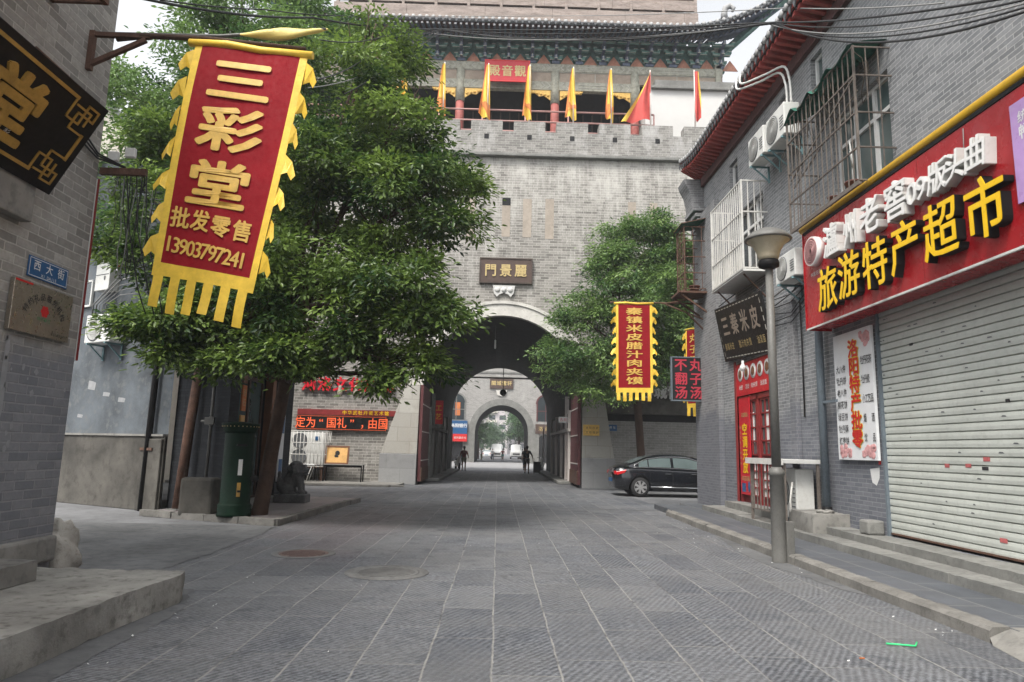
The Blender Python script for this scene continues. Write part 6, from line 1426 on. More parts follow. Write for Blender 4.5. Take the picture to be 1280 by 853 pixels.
# ------------------------------------------------------------------ trees
def leaves(name, mat, parent, blobs, n, size, seed, clus=26, spread=.34, flat=.5, tintmul=1.0, ratio=.42, boughs=9.0, bsize=1.0):
    """many single leaves grouped in clumps through ellipsoid volumes; blobs = (centre, radii, weight)"""
    g = np.random.default_rng(seed); nc = n // clus
    # boughs: smaller domes sitting over the surface and inside each blob; leaf clumps gather on their upper, outer side
    B = np.array([[*b[0], *b[1]] for b in blobs]); area = (B[:,3]*B[:,4]*B[:,5])**(2/3)
    nb = max(len(blobs)*3, int(area.sum()*boughs)); bi = g.choice(len(blobs), nb, p=area/area.sum())
    d0 = g.normal(size=(nb,3)); d0 /= np.linalg.norm(d0, axis=1)[:,None]; d0[:,2] = np.abs(d0[:,2])*.35 + d0[:,2]*.65
    bc = B[bi,:3] + d0*B[bi,3:]*g.uniform(.62, 1.0, nb)[:,None]; brd = g.uniform(.32,.62,nb)*np.cbrt(B[bi,3]*B[bi,4]*B[bi,5])**.5*bsize
    btint = np.clip(g.normal(.42,.2,nb), 0, 1)
    ci = g.integers(0, nb, nc); d = g.normal(size=(nc,3)); d /= np.linalg.norm(d, axis=1)[:,None]
    d = d + d0[ci]*.55 + np.array([0,0,.45]); d /= np.linalg.norm(d, axis=1)[:,None]
    fill = g.random(nc) < .12
    cc = bc[ci] + d*(brd[ci]*np.where(fill, g.uniform(0,.6,nc), g.uniform(.75,1.08,nc)))[:,None]*np.array([1.15,1.15,.72])
    ctint = np.clip(btint[ci] + g.normal(0,.13,nc), 0, 1)
    k = g.normal(size=(nc,clus,3)); csz = g.uniform(.6,1.35,(nc,1,1)); p = cc[:,None,:] + k*spread*csz*np.array([1,1,flat])
    p[:,:,2] -= .25*spread*(k[:,:,0]**2 + k[:,:,1]**2)*.6
    p = p.reshape(-1,3); m = len(p); out = np.repeat(d, clus, axis=0)
    kk = k.reshape(-1,3)
    ax = kk*np.array([1,1,.35]) + out*.5 + g.normal(0,.5,(m,3)); ax[:,2] -= .55; ax /= np.linalg.norm(ax, axis=1)[:,None]
    up = np.array([0,0,1.0]) + out*.45 + g.normal(0,.42,(m,3)); sd = np.cross(ax, up); sd /= np.linalg.norm(sd, axis=1)[:,None]+1e-9; nn = np.cross(sd, ax)
    L = size*g.uniform(.65,1.25,m)[:,None]; Wd = L*ratio*.5
    v = np.empty((m,6,3))
    v[:,0] = p; v[:,1] = p+ax*L*.38+sd*Wd+nn*L*.06; v[:,2] = p+ax*L*.75+sd*Wd*.62+nn*L*.02; v[:,3] = p+ax*L-nn*L*.08; v[:,4] = p+ax*L*.75-sd*Wd*.62+nn*L*.02; v[:,5] = p+ax*L*.38-sd*Wd+nn*L*.06
    o = V((0,0,0)); q = parent
    while q is not None: o += q.location; q = q.parent
    v = (v - np.array(o)).reshape(-1,3).astype(np.float32)
    f = np.arange(m*6).reshape(m,6); quads = np.concatenate([f[:,[0,1,2,3]], f[:,[0,3,4,5]]])
    me = bpy.data.meshes.new(name); me.vertices.add(m*6); me.vertices.foreach_set("co", v.ravel())
    me.loops.add(len(quads)*4); me.loops.foreach_set("vertex_index", quads.ravel().astype(np.int32))
    me.polygons.add(len(quads)); me.polygons.foreach_set("loop_start", np.arange(0,len(quads)*4,4,dtype=np.int32)); me.polygons.foreach_set("loop_total", np.full(len(quads),4,dtype=np.int32))
    me.update(calc_edges=True); me.validate()
    t = np.clip(np.repeat(np.repeat(ctint, clus) + g.normal(0,.12,m), 6)*tintmul, 0, 1).astype(np.float32)
    me.attributes.new("tint", 'FLOAT', 'POINT').data.foreach_set("value", t)
    me.materials.append(mat); ob = bpy.data.objects.new(name, me); COL.objects.link(ob); ob.parent = parent
    return ob
def branches(mb, a, r, blobs, g, sub=5):
    """limbs from the trunk top to each clump with twigs"""
    a = V(a)
    for c, rad, w_ in blobs:
        c = V(c); m_ = a.lerp(c, .45) + V((g.uniform(-.3,.3), g.uniform(-.3,.3), g.uniform(.0,.4)))
        pts = [a, a.lerp(m_, .5)+V((0,0,-.05)), m_, c]; rr_ = [r, r*.75, r*.5, r*.22]; mb.tube(pts, rr_, 7)
        for k in range(sub):
            d = V((g.gauss(0,1), g.gauss(0,1), g.gauss(0,.7))).normalized(); e = c + V((d.x*rad[0], d.y*rad[1], d.z*rad[2]))*.8; s = m_.lerp(c, g.uniform(.3,1))
            mb.tube([s, s.lerp(e,.5)+V((0,0,.1)), e], [r*.22, r*.14, r*.05], 5)
def px_blob(px, py, Y, rx, ry, rz): c = at_y(px, py, Y); return (c, (rx, ry, rz))
t = thing('broadleaf_tree', 'large dark green leafy tree with a leaning brown trunk beside the green post box', 'tree', (-5.06,15.05,.1))
T0 = [(-5.08,15.05,.0),(-5.02,15.05,.25),(-4.86,15.0,1.5),(-4.66,14.95,3.0),(-4.5,14.9,4.6)]
tk = MB().tube(T0, [.22,.165,.15,.135,.12], 14)
def PB(px, py, Y, r, w_=None): c = at_y(px, py, Y); r = (r, r, r*.85) if not isinstance(r, tuple) else r; return (c, r, w_ or r[0]*r[1]*r[2])
bl = [PB(455,70,15.5,(1.0,1.2,.95)), PB(430,140,15.2,(1.5,1.6,1.3)), PB(485,180,14.8,(1.2,1.3,1.05)), PB(545,235,14.6,(1.0,1.1,1.0)), PB(480,270,14.6,(1.5,1.5,1.2)), PB(540,310,14.2,(.95,1.1,.8)),
      PB(400,230,14.8,(1.5,1.6,1.4)), PB(400,340,14.4,(1.5,1.5,1.1)), PB(480,370,13.9,(1.2,1.3,.9)), PB(535,420,13.4,(.62,.8,.62)), PB(470,435,13.3,(.95,1.0,.5)), PB(395,415,13.6,(1.1,1.1,.65)), PB(525,468,13.2,(.38,.5,.42)),
      PB(310,400,13.8,(.95,1.0,.7)), PB(250,415,13.8,(.9,.9,.55)), PB(195,425,14.0,(.7,.7,.4)), PB(330,150,15.4,(1.4,1.4,1.3)), PB(320,270,15.0,(1.5,1.4,1.4)), PB(250,340,14.8,(1.1,1.1,1.0)), PB(190,250,15.4,(1.15,1.0,1.1)), PB(215,180,15.8,(1.0,1.0,1.0)), PB(205,405,13.9,(.8,.7,.5)), PB(250,445,13.7,(.7,.6,.35)), PB(310,450,13.6,(.7,.6,.4)), PB(535,455,13.2,(.35,.45,.4)), PB(505,400,13.5,(.8,.8,.6)), PB(440,470,13.2,(.6,.6,.35)), PB(160,320,15.2,(.75,.8,.8)), PB(210,340,15.0,(.9,.9,.8)), PB(360,455,13.4,(.6,.6,.35)), PB(560,380,13.6,(.4,.5,.35)), PB(570,210,14.8,(.4,.5,.4)), PB(470,30,15.6,(.6,.7,.5)),PB(525,120,15.0,(.35,.5,.35))]
g_ = random.Random(31); tb = MB(); branches(tk, T0[3], .10, [b for i, b in enumerate(bl) if i % 2 == 0], g_, 3); branches(tk, T0[4], .085, [b for i, b in enumerate(bl) if i % 2], g_, 3)
tk.build('trunk', M['trunk'], t)
leaves('crown', M['leafA'], t, bl, 108000, .14, 3, 40, .17, boughs=9.5)
t = thing('broadleaf_tree', 'paler green leafy tree rising behind the big red banner at the upper left', 'tree', (-7.6,18.2,0))
MB().tube([(-7.6,18.6,0),(-7.5,18.6,4),(-7.2,18.5,8)], [.16,.13,.1], 10).build('trunk', M['trunk'], t)
bl = [PB(200,120,18.5,(1.5,1.4,1.5)), PB(180,210,18.3,(1.6,1.4,1.6)), PB(250,190,17.8,(1.4,1.4,1.6)), PB(330,30,18.5,(1.9,1.6,1.2)), PB(260,75,18.5,(1.2,1.2,1.0)), PB(150,300,18.0,(1.1,1.1,1.3)), PB(230,300,17.6,(1.5,1.2,1.4)), PB(390,70,18.2,(1.6,1.4,1.4)), PB(320,110,18.0,(1.6,1.4,1.4)), PB(300,-40,18.5,(1.5,1.3,1.2))]
tb = MB(); branches(tb, (-7.2,18.5,7.5), .08, bl, g_, 3); tb.build('branch', M['twig'], t)
leaves('crown', M['leafB'], t, bl, 52000, .145, 5, 40, .2, tintmul=.9, boughs=7)
t = thing('broadleaf_tree', 'light green rounded tree in front of the gate behind the nine character banner', 'tree', (6.0,29.3,0))
tk = MB().tube([(6.15,29.3,0),(6.1,29.3,1.5),(5.95,29.2,3.6),(5.8,29.0,5.5)], [.2,.17,.16,.13], 12)
def PR(px, py, rx, rz, Y=28.2): c = at_y(px, py, Y); return (c, (rx, rx*1.0, rz), rx*rx*rz)
bl = [PR(800,320,1.5,1.4), PR(840,345,1.3,1.3), PR(760,335,1.0,.9), PR(790,390,2.1,1.4), PR(735,400,1.3,1.0), PR(840,420,1.7,1.3), PR(720,450,1.5,1.0), PR(780,460,1.9,1.1), PR(835,480,1.2,.7), PR(712,430,.8,.7), PR(735,490,1.0,.55), PR(706,466,.7,.6), PR(805,298,1.1,.95), PR(860,380,1.0,1.0), PR(770,495,.8,.4), PR(868,350,1.0,1.1), PR(872,430,1.1,1.2), PR(845,310,.9,.8), PR(770,310,.9,.8), PR(820,290,.9,.8), PR(722,395,.8,.7), PR(790,350,1.5,1.3), PR(830,380,1.4,1.3)]
branches(tk, (5.8,29.0,5.4), .09, bl, g_, 3); tk.build('trunk', M['trunk'], t)
leaves('crown', M['leafB'], t, bl, 84000, .15, 9, 40, .20, tintmul=1.0, boughs=11)
# far trees beyond the second gate
def far_tree(x, y, h, r, seed, label):
    t = thing('street_tree', label, 'tree', (x,y,0), 'trees beyond the second gate'); g = random.Random(seed); tk = MB().tube([(x,y,0),(x,y,h*.5),(x+.2,y,h*.75)], [.25,.2,.12], 8)
    bl = [((x+g.uniform(-r*.6,r*.6), y+g.uniform(-r*.5,r*.5), h*.45+g.random()*h*.5), (r*.55,r*.55,r*.5), 1) for _ in range(8)]; branches(tk, (x,y,h*.5), .1, bl, g, 1); tk.build('trunk', M['trunk'], t)
    leaves('crown', M['leafC'], t, bl, 5200, .5, seed, 20, .6, boughs=2, bsize=1.6)
for i, (x, y, h, r, lb_) in enumerate([(-3.2,112,8.5,2.4,'small street tree at the left inside the second arch'),(3.9,126,9.0,3.0,'rounded street tree in the middle of the second arch'),(6.2,118,9.5,3.0,'street tree at the right inside the second arch'),(-1.2,165,6.0,4,'low hazy tree behind the white minibuses'),(-9,150,11,5,'hazy tree beyond the left edge of the second arch'),(11,160,11,5,'hazy tree beyond the right edge of the second arch')]): far_tree(x, y, h, r, 40+i, lb_)
def tower(x, y, w_, d, h, label):
    t = thing('apartment_tower', label, 'building', (x,y,0)); MB().box(x-w_/2,x+w_/2,y,y+d,0,h).build('wall', M['tower1'], t)
    proto = None
    for fl in range(int(h/3.2)-1):
        for k in range(3):
            cx = x-w_/2+w_*(k+.5)/3; z = 2.2+3.2*fl
            if proto is None: proto = MB().box(cx-w_*.1,cx+w_*.1,y-.06,y-.01,z,z+1.6).build('window', M['glass'], t); p0_ = (cx, z)
            else: c = proto.copy(); COL.objects.link(c); c.parent = t; c.location = (cx-p0_[0], 0, z-p0_[1])
    mb = MB()
    for fl in range(int(h/3.2)): mb.box(x-w_*.17,x+w_*.17,y-.9,y,1.3+3.2*fl,2.1+3.2*fl)
    mb.build('balconies', M['cream'], t); return t
tower(-2.2, 240, 11, 12, 46, 'pale hazy apartment tower seen left of middle through the second arch'); tower(9, 260, 11, 12, 34, 'lower pale hazy apartment block seen at the right through the second arch')

# ------------------------------------------------------------------ vehicles
def sedan(name, label, paint, loc, rz=0):
    """5 m saloon, nose towards +x, wheels on z=0; built at the origin then placed"""
    t = thing(name, label, 'car', (0,0,0))
    # stations: x, half width, z_low, z_waist, z_deck(centre top of lower body)
    st = [(-2.31,.62,.42,.80,.86),(-2.26,.78,.30,.92,1.0),(-2.1,.87,.24,.97,1.07),(-1.7,.92,.21,.97,1.08),(-1.0,.93,.20,.95,1.04),(0,.93,.20,.92,1.0),(.8,.93,.20,.90,.98),(1.3,.92,.21,.87,.97),(1.9,.89,.22,.80,.88),(2.3,.80,.27,.70,.76),(2.47,.62,.36,.58,.62)]
    ys = []; mb = MB(); n = 14
    def sec(s):
        x, hw, zl, zw, zd = s; pts = []
        prof = [(.80,zl),(.96,zl+.10),(1.0,zl+(zw-zl)*.45),(.985,zl+(zw-zl)*.8),(.93,zw),(.80,zw+(zd-zw)*.6),(.45,zd-.005),(0,zd)]
        pts = [(x,-hw*a,z) for a, z in prof] + [(x,hw*a,z) for a, z in prof[-2::-1]]; return pts
    secs = []
    for i in range(len(st)-1):
        for k in range(3): u = k/3; secs.append(sec([a+(b-a)*u for a, b in zip(st[i], st[i+1])]))
    secs.append(sec(st[-1])); m = len(secs[0]); vs = [p for s in secs for p in s]
    fs = [(i*m+k, (i+1)*m+k, (i+1)*m+(k+1)%m, i*m+(k+1)%m) for i in range(len(secs)-1) for k in range(m)] + [list(range(m)), [(len(secs)-1)*m+k for k in range(m)][::-1]]
    mb.add(vs, fs, True); body = mb.build('body', paint, t)
    cut = MB()
    for x in (-1.37,1.46): cut.lathe([(.385,-1.1),(.385,-.62)], (x,0,.34), 28, (0,1,0)); cut.lathe([(.385,.62),(.385,1.1)], (x,0,.34), 28, (0,1,0))
    co = cut.build('cutter', paint); bo = body.modifiers.new('arches','BOOLEAN'); bo.operation = 'DIFFERENCE'; bo.object = co; bo.solver = 'EXACT'
    bpy.context.view_layer.update(); me = bpy.data.meshes.new_from_object(body.evaluated_get(bpy.context.evaluated_depsgraph_get())); body.modifiers.clear(); body.data = me; bpy.data.objects.remove(co)
    # greenhouse
    gs = [(-1.95,.80,1.03,1.055),(-1.6,.77,1.0,1.17),(-1.1,.70,.98,1.37),(-.6,.66,.96,1.455),(0,.64,.94,1.48),(.4,.645,.92,1.46),(.85,.68,.91,1.33),(1.25,.74,.91,1.12),(1.55,.79,.90,.94)]
    mb = MB(); secs = []
    for i in range(len(gs)-1):
        for k in range(3):
            u = k/3; x, wt, zb, zt_ = [a+(b-a)*u for a, b in zip(gs[i], gs[i+1])]; secs.append((x,wt,zb,zt_))
    secs.append(gs[-1]); vs = []
    for x, wt, zb, zt_ in secs:
        h = max(.02, zt_-zb); wb = .87
        for s in (-1, 1):
            q = [(wb,zb),(wb+(wt-wb)*.7,zb+h*.62),(wt,zb+h*.88),(wt*.82,zt_),(0,zt_+.012)]
            q = q if s < 0 else q[-2::-1]; vs += [(x, s*a if s>0 else -a, z) for a, z in q]
    m = 9; mb.add(vs, [(i*m+k, (i+1)*m+k, (i+1)*m+k+1, i*m+k+1) for i in range(len(secs)-1) for k in range(m-1)], True); mb.build('roof', paint, t)
    def side(x, f, s, e):     # point on the side of the greenhouse at height fraction f, offset e
        i = min(range(len(secs)-1), key=lambda j: 0 if secs[j][0] <= x <= secs[j+1][0] else 9); a, b = secs[i], secs[i+1]; u = (x-a[0])/(b[0]-a[0])
        wt, zb, zt_ = [a[k]+(b[k]-a[k])*u for k in (1,2,3)]; h = zt_-zb; y = .87+(wt-.87)*min(1, f/.62*.7 if f <= .62 else .7+.3*(f-.62)/.26); return (x, s*(y+e), zb+h*f)
    for s in (-1, 1):
        for x0, x1 in ((-1.42,-1.08),(-1.04,-.22),(-.12,.92)):
            w_ = MB().grid(lambda u, v: side(x0+(x1-x0)*u + (.0), .16+.62*v, s, .006), 10, 4); w_.build('side_window', M['carglass'], t)
        mb = MB(); mb.tube([side(-1.62+.09*k, .84 if k > 3 else .42+.12*k, s, .012) for k in range(29)], .013, 5).tube([side(-1.62+.09*k, .11, s, .012) for k in range(31)], .012, 5); mb.build('chrome_trim', M['chrome'], t)
        mb = MB().tube([(-1.0,s*.925,.36),(1.05,s*.925,.34)], .02, 5); mb.build('sill_trim', M['chrome'], t)
        mb = MB()
        for x in (-.35, .62): mb.box(x-.11,x+.11,s*.905,s*.945,.80,.83)
        mb.build('door_handle', M['chrome'], t)
        mb = MB()
        for pts in ([(-.18,.3),(-.18,.9)],[(-1.0,.62),(-1.02,.92)],[(1.0,.3),(1.02,.88)]): mb.tube([(x, s*(.932 if z < .75 else .905), z) for x, z in [pts[0], ((pts[0][0]+pts[1][0])/2,.6), pts[1]]], .006, 4)
        mb.build('door_seam', M['tyre'], t)
        MB().prism([(-2.26,s*.80,.86),(-1.88,s*.912,.93),(-1.95,s*.908,.82),(-2.22,s*.83,.74)] if s < 0 else [(-2.22,s*.83,.74),(-1.95,s*.908,.82),(-1.88,s*.912,.93),(-2.26,s*.80,.86)], (0,s*.02,.0)).box(-2.305,-2.24,s*.45,s*.80,.76,.88).build('tail_lamp', M['taill'], t, .01)
        MB().box(2.2,2.40,s*.5,s*.78,.60,.70).build('headlight', M['paper'], t, .03)
        for x in (-1.37,1.46):
            wh = MB().lathe([(.20,-.105),(.31,-.105),(.335,-.06),(.34,0),(.335,.06),(.31,.105),(.20,.105)], (x,s*.82,.34), 32, (0,1,0)).build('tyre', M['tyre'], t)
            r = MB().lathe([(.225,.0),(.235,.1),(.215,.11),(.205,.09)], (x,s*.82,.34), 28, (0,s,0)).lathe([(.0,.115),(.055,.11),(.06,.09)], (x,s*.82,.34), 16, (0,s,0))
            for k in range(7):
                a = k*2*math.pi/7; d = V((math.cos(a),0,math.sin(a))); p = V((x,s*.915,.34)); q = V((-d.z,0,d.x)); r.prism([p+d*.04+q*.03, p+d*.21+q*.045, p+d*.21-q*.045, p+d*.04-q*.03] if s > 0 else [p+d*.04-q*.03, p+d*.21-q*.045, p+d*.21+q*.045, p+d*.04+q*.03], (0,s*.02,0))
            r.build('rim', M['alloy'], wh); MB().lathe([(.2,.05),(0,.05)], (x,s*.82,.34), 20, (0,s,0)).build('hub', M['tyre'], wh)
    def gl(x0, x1, k0, k1):
        return MB().grid(lambda u, v: (x0+(x1-x0)*v, (u-.5)*2*(.60+(.14)*abs(v-k0)), zz(x0+(x1-x0)*v)+.016), 6, 6)
    def zz(x):
        for a, b in zip(gs[:-1], gs[1:]):
            if a[0] <= x <= b[0]: return a[3]+(b[3]-a[3])*(x-a[0])/(b[0]-a[0])
        return 1.0
    gl(-1.7,-.85,1,0).build('rear_window', M['carglass'], t); gl(.6,1.42,0,0).build('windscreen', M['carglass'], t)
    MB().box(-2.335,-2.27,-.3,.3,.50,.62).build('number_plate', M['bluep'], t); MB().box(2.44,2.5,-.4,.4,.40,.58).build('grille', M['chrome'], t, .01)
    t.location = loc; t.rotation_euler = (0,0,rz); return t
cy = 25.32+.93; cx = 5.24+1.37
car = sedan('parked_car', 'black saloon car parked with its rear past the right building corner', M['carp'], (cx, cy, .0), R_(.5)); car.scale = (1, 1, 1.05)
wc = sedan('parked_car', 'small white saloon car parked facing away beyond the second arch', M['whitep'], (-2.0,128,0), R_(90))
def minibus(label, loc):
    t = thing('minibus', label, 'minibus', (0,0,0), None); mb = MB()
    prof = [(-.96,.35),(-1.0,.8),(-.98,1.5),(-.86,2.35),(-.6,2.5),(.6,2.5),(.86,2.35),(.98,1.5),(1.0,.8),(.96,.35)]
    secs = [[(x*k, y, .35+(z-.35)*h) for x, z in prof] for y, k, h in ((0,.94,.42),(.15,1,.55),(.9,1,1),(5.6,1,1),(5.8,.96,.95))]; m = len(prof)
    mb.add([p for s in secs for p in s], [(i*m+k, i*m+(k+1)%m, (i+1)*m+(k+1)%m, (i+1)*m+k) for i in range(4) for k in range(m)] + [list(range(m))[::-1], [4*m+k for k in range(m)]]); mb.build('body', M['whitep'], t, .03)
    MB().prism([(-.82,.22,1.5),(.82,.22,1.5),(.72,.78,2.25),(-.72,.78,2.25)], (0,-.03,.02)).build('windscreen', M['carglass'], t)
    MB().box(-.6,.6,-.03,.02,.75,1.0).build('grille', M['tyre'], t)
    for s in (-1,1):
        MB().box(s*.62,s*.9,-.02,.05,.82,1.02).build('headlight', M['paper'], t); MB().box(s*1.0,s*1.16,.3,.4,1.5,1.8).build('mirror', M['tyre'], t)
        for y in (1.0,4.6): MB().lathe([(.33,-.1),(.34,0),(.33,.1)], (s*.88,y,.34), 18, (1,0,0)).build('wheel', M['tyre'], t)
        MB().box(s*1.0,s*1.008,1.3,5.3,1.5,2.1).build('side_window', M['carglass'], t)
    MB().box(-.95,.95,-.06,.06,.4,.6).build('bumper', M['acg'], t); t.location = loc; return t
mbs_ = minibus('white minibus facing the camera, left of two seen through the second arch', (-.1,112,0)); mbs_['group'] = 'white minibuses beyond the second arch'
c = dup(mbs_, (3.2,118,0), 'white minibus facing the camera, right of two seen through the second arch')
# parked scooters at the passage end
def scooter(label, loc, rz):
    t = thing('parked_scooter', label, 'scooter', (0,0,0))
    for y in (-.62,.62): MB().lathe([(.2,-.05),(.25,-.05),(.27,0),(.25,.05),(.2,.05)], (0,y,.27), 18, (1,0,0)).lathe([(.08,-.06),(.08,.06)], (0,y,.27), 10, (1,0,0)).build('wheel', M['tyre'], t)
    MB().tube([(0,-.62,.3),(0,-.5,.7),(0,-.42,1.08)], [.05,.07,.05], 8).build('steering_column', M['acw'], t)
    MB().grid(lambda u, v: ((u-.5)*.42*(1-.35*v), -.55+.14*math.cos((u-.5)*3)*-1+.10*v, .35+.62*v), 6, 6).ball((0,.5,.55),(.17,.36,.18),12,8).box(-.15,.15,-.45,.2,.26,.34).build('fairing', M['acw'], t)
    MB().ball((0,.32,.80),(.14,.38,.07),12,7).build('saddle', M['black'], t); MB().tube([(-.34,-.36,1.06),(-.1,-.43,1.08),(.1,-.43,1.08),(.34,-.36,1.06)], .02, 6).build('handlebar', M['black'], t)
    MB().ball((0,-.52,.98),(.1,.07,.1),10,7).build('headlight', M['paper'], t); t.location = loc; t.rotation_euler = (0,0,rz); return t
sc_ = scooter('white scooter parked just past the left end of the gate passage', (-3.05,53.4,0), R_(15)); dup(sc_, (3.45,53.6,0), 'white scooter parked just past the right end of the gate passage', R_(-10))

# ------------------------------------------------------------------ people
def skinmesh(name, mat, parent, J, E, rad, sub=1):
    me = bpy.data.meshes.new(name); keys = list(J); me.from_pydata([J[k] for k in keys], [(keys.index(a), keys.index(b)) for a, b in E], [])
    ob = bpy.data.objects.new(name, me); COL.objects.link(ob); ob.parent = parent; ob.modifiers.new('skin', 'SKIN')
    for i, k in enumerate(keys):
        r = rad[k]; sv = me.skin_vertices[0].data[i]; sv.radius = r if isinstance(r, tuple) else (r, r); sv.use_root = (i == 0)
    s = ob.modifiers.new('sub', 'SUBSURF'); s.levels = sub; s.render_levels = sub
    me.materials.append(mat); [setattr(p, 'use_smooth', True) for p in me.polygons]; return ob
def person(label, loc, rz, h, shirt, pants, stride=.0, arms=((.12,.0,.0),(.12,.0,.0)), shorts=True, bend=(0,0)):
    """front of the body faces -y; arms = (out, forward, elbow bend)"""
    t = thing('person', label, 'person', (0,0,0)); J = {}; R = {}; E = []
    def j(k, p, r, parent=None):
        J[k] = V(p)*(h/1.75); R[k] = tuple(x*(h/1.75) for x in r) if isinstance(r, tuple) else r*(h/1.75)
        if parent: E.append((parent, k))
    j('pelvis',(0,0,.95),(.145,.11)); j('waist',(0,0,1.10),(.13,.095),'pelvis'); j('chest',(0,.005,1.30),(.155,.11),'waist'); j('neckb',(0,.0,1.45),(.075,.07),'chest'); j('neck',(0,-.01,1.52),(.055,.055),'neckb'); j('jaw',(0,-.03,1.575),(.06,.065),'neck'); j('face',(0,-.015,1.65),(.078,.092),'jaw'); j('crown',(0,.0,1.735),(.06,.07),'face'); j('nose',(0,-.115,1.625),.015,'face')
    for s, nm in ((-1,'l'),(1,'r')):
        o_, f_, b_ = arms[0 if s < 0 else 1]; fw = stride*s
        j(nm+'ear',(s*.085,0,1.64),.015,'face')
        j(nm+'sh',(s*.19,.01,1.40),.06,'chest'); e = V((s*(.21+o_),.02-f_,1.12)); j(nm+'el',e,.043,nm+'sh'); w_ = e+V((s*o_*.3,-.25*math.sin(b_)-f_*.3,-.25*math.cos(b_))); j(nm+'wr',w_,.03,nm+'el')
        hd = w_+(w_-e).normalized()*.07; j(nm+'palm',hd,(.04,.02),nm+'wr'); d = (w_-e).normalized()
        for i in range(4): j(f'{nm}f{i}', hd+d*(.075-.008*abs(i-1))+V((.0,-.03+.02*i,0))+V((-s*.012,0,0)), .0085, nm+'palm')
        j(nm+'th', w_+d*.06+V((0,-.05,0)), .010, nm+'palm')
        j(nm+'hip',(s*.095,0,.88),.095,'pelvis'); j(nm+'kn',(s*.105,-fw*.5-.02,.49),.058,nm+'hip'); j(nm+'ca',(s*.105,-fw*.7+.02,.33),.055,nm+'kn'); j(nm+'an',(s*.105,-fw+.02,.085),.036,nm+'ca'); j(nm+'toe',(s*.115,-fw-.13,.03),(.04,.028),nm+'an')
    skinmesh('body', M['skin'], t, J, E, R, 1)
    sub = lambda ks: {k: J[k] for k in ks}
    up = ['waist','pelvis','chest','neckb','lsh','rsh']; mid = {('lm'): J['lsh'].lerp(J['lel'],.75), ('rm'): J['rsh'].lerp(J['rel'],.75)}
    JJ = {**sub(up), **mid}; rr_ = {k: (tuple(x+.018 for x in R[k]) if isinstance(R[k], tuple) else R[k]+.016) for k in up}; rr_['neckb'] = (.085,.08); rr_['lm'] = rr_['rm'] = .066
    skinmesh('shirt', M[shirt], t, JJ, [('waist','pelvis'),('waist','chest'),('chest','neckb'),('chest','lsh'),('chest','rsh'),('lsh','lm'),('rsh','rm')], rr_)
    JJ = {'pelvis': J['pelvis']-V((0,0,.01)), 'lhip': J['lhip'], 'rhip': J['rhip']}; ed = [('pelvis','lhip'),('pelvis','rhip')]; rr_ = {'pelvis': (.165,.128), 'lhip': .115, 'rhip': .115}
    for s in 'lr':
        if shorts: JJ[s+'e'] = J[s+'hip'].lerp(J[s+'kn'], .85); rr_[s+'e'] = .085; ed.append((s+'hip', s+'e'))
        else: JJ[s+'kn'] = J[s+'kn']; JJ[s+'e'] = J[s+'ca'].lerp(J[s+'an'], .9); rr_[s+'kn'] = .078; rr_[s+'e'] = .058; ed += [(s+'hip', s+'kn'), (s+'kn', s+'e')]
        MB().ball(J[s+'an'].lerp(J[s+'toe'],.55)+V((0,0,-.012)), (.05,.135,.05), 10, 7).build('shoe', M['tyre'], t)
    skinmesh('trousers', M[pants], t, JJ, ed, rr_)
    MB().ball(J['face']+V((0,.02,.055)), (.098,.112,.085), 14, 10).ball(J['face']+V((0,.05,.0)), (.088,.075,.09), 12, 8).build('hair', M['hair'], t)
    mb = MB()
    for s in (-1,1): mb.ball(J['face']+V((s*.032,-.092,.012)), (.012,.006,.007), 8, 5)
    mb.ball(J['jaw']+V((0,-.075,.008)), (.025,.008,.006), 8, 5); mb.build('face_features', M['ink'], t)
    t.location = loc; t.rotation_euler = (0,0,rz); return t
M['clothr'] = pm('dull red shirt', (.30,.08,.07), .8, .2, 5, .1, dirt=.1); M['clothk'] = pm('khaki shorts', (.30,.28,.2), .85, .2, 5, .1, dirt=.1)
M['clothd'] = pm('dark dress cloth', (.05,.047,.055), .85, .3, 5, .1, dirt=.1); M['clothw'] = pm('white shirt cloth', (.62,.61,.6), .8, .1, 5, .1, dirt=.1); M['clothg'] = pm('green cloth', (.06,.25,.18), .8, .1, 5, .1, dirt=.1); M['clothb'] = pm('navy cloth', (.03,.04,.08), .8, .1, 5, .1, dirt=.1)
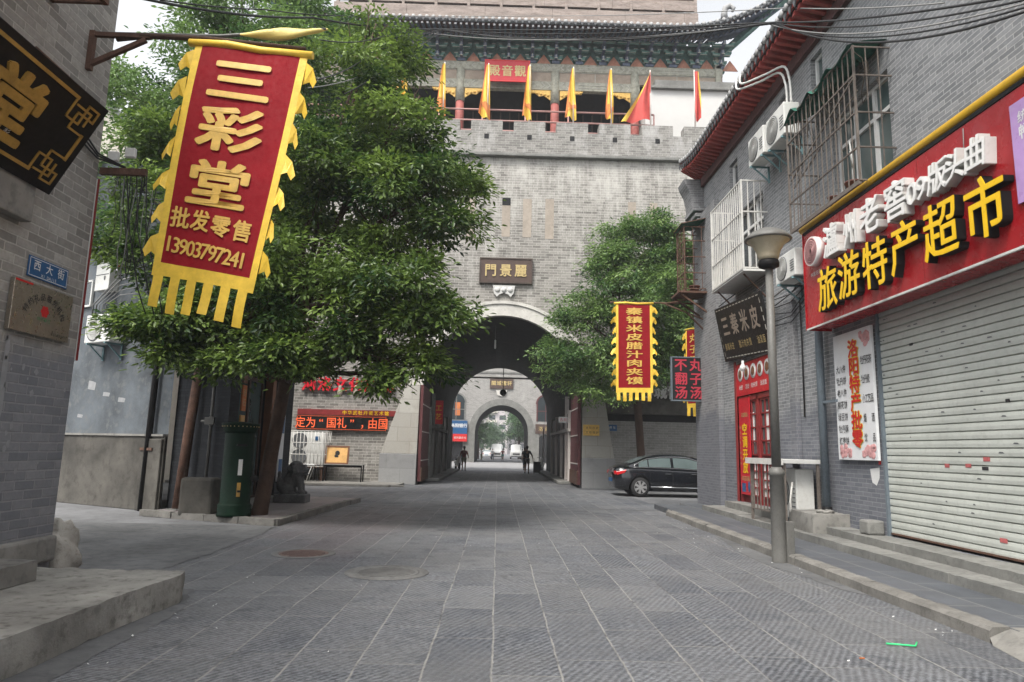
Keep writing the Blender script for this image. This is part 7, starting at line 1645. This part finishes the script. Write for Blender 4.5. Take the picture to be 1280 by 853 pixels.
person('person in a dull red shirt and khaki shorts walking through the gate passage', (-2.45,51.0,.01), R_(180), 1.74, 'clothr', 'clothk', .12, ((.07,.18,.9),(.07,.18,.9)))
person('person in dark clothes pulling a black suitcase through the gate passage', (2.05,48.0,.01), R_(180), 1.86, 'clothd', 'clothd', .2, ((.14,-.08,.1),(.05,.08,.5)))
t = thing('wheeled_suitcase', 'black wheeled suitcase beside the walker in dark clothes', 'suitcase', (2.75,48.0,0))
MB().box(2.5,3.0,47.85,48.15,.07,.82).build('shell', M['blacks'], t, .04); MB().tube([(2.62,48.1,.8),(2.60,48.1,1.0),(2.5,48.08,1.02),(2.45,48.07,1.0)], .012, 6).build('handle', M['lampg'], t)
for x in (2.56,2.94): MB().lathe([(.045,-.02),(.045,.02)], (x,48.0,.05), 12, (1,0,0)).build('wheel', M['tyre'], t)
mb = MB()
for k in range(4): mb.box(2.58+.1*k,2.61+.1*k,47.835,47.852,.15,.75)
mb.build('ribs', M['black'], t)
person('person in black standing close behind the suitcase puller', (2.2,55.5,.01), R_(165), 1.78, 'clothd', 'clothb', .1, ((.05,.0,.1),(.05,.05,.2)), False)
person('person in a red top and green skirt walking beyond the second arch', (.75,100,.01), R_(0), 1.7, 'clothr', 'clothg', .15)
person('person in white standing far off left of the walker in red', (-.75,104,.01), R_(20), 1.65, 'clothw', 'clothb', .1, shorts=False)
person('person in white at the far left inside the second arch', (-2.3,100,.01), R_(-30), 1.65, 'clothw', 'clothk', .1, shorts=False)

# ------------------------------------------------------------------ haze
bpy.data.objects.remove(_fo)
m = bpy.data.materials.new('haze'); m.use_nodes = True; t_ = m.node_tree; t_.nodes.clear()
pv = t_.nodes.new("ShaderNodeVolumePrincipled"); pv.inputs["Color"].default_value = (.92,.95,1,1); pv.inputs["Density"].default_value = .0009; pv.inputs["Anisotropy"].default_value = .3
ou = t_.nodes.new("ShaderNodeOutputMaterial"); t_.links.new(pv.outputs[0], ou.inputs["Volume"])
hz = MB().box(-410,410,-70,710,-1,60).build('haze', m); hz["kind"] = 'stuff'
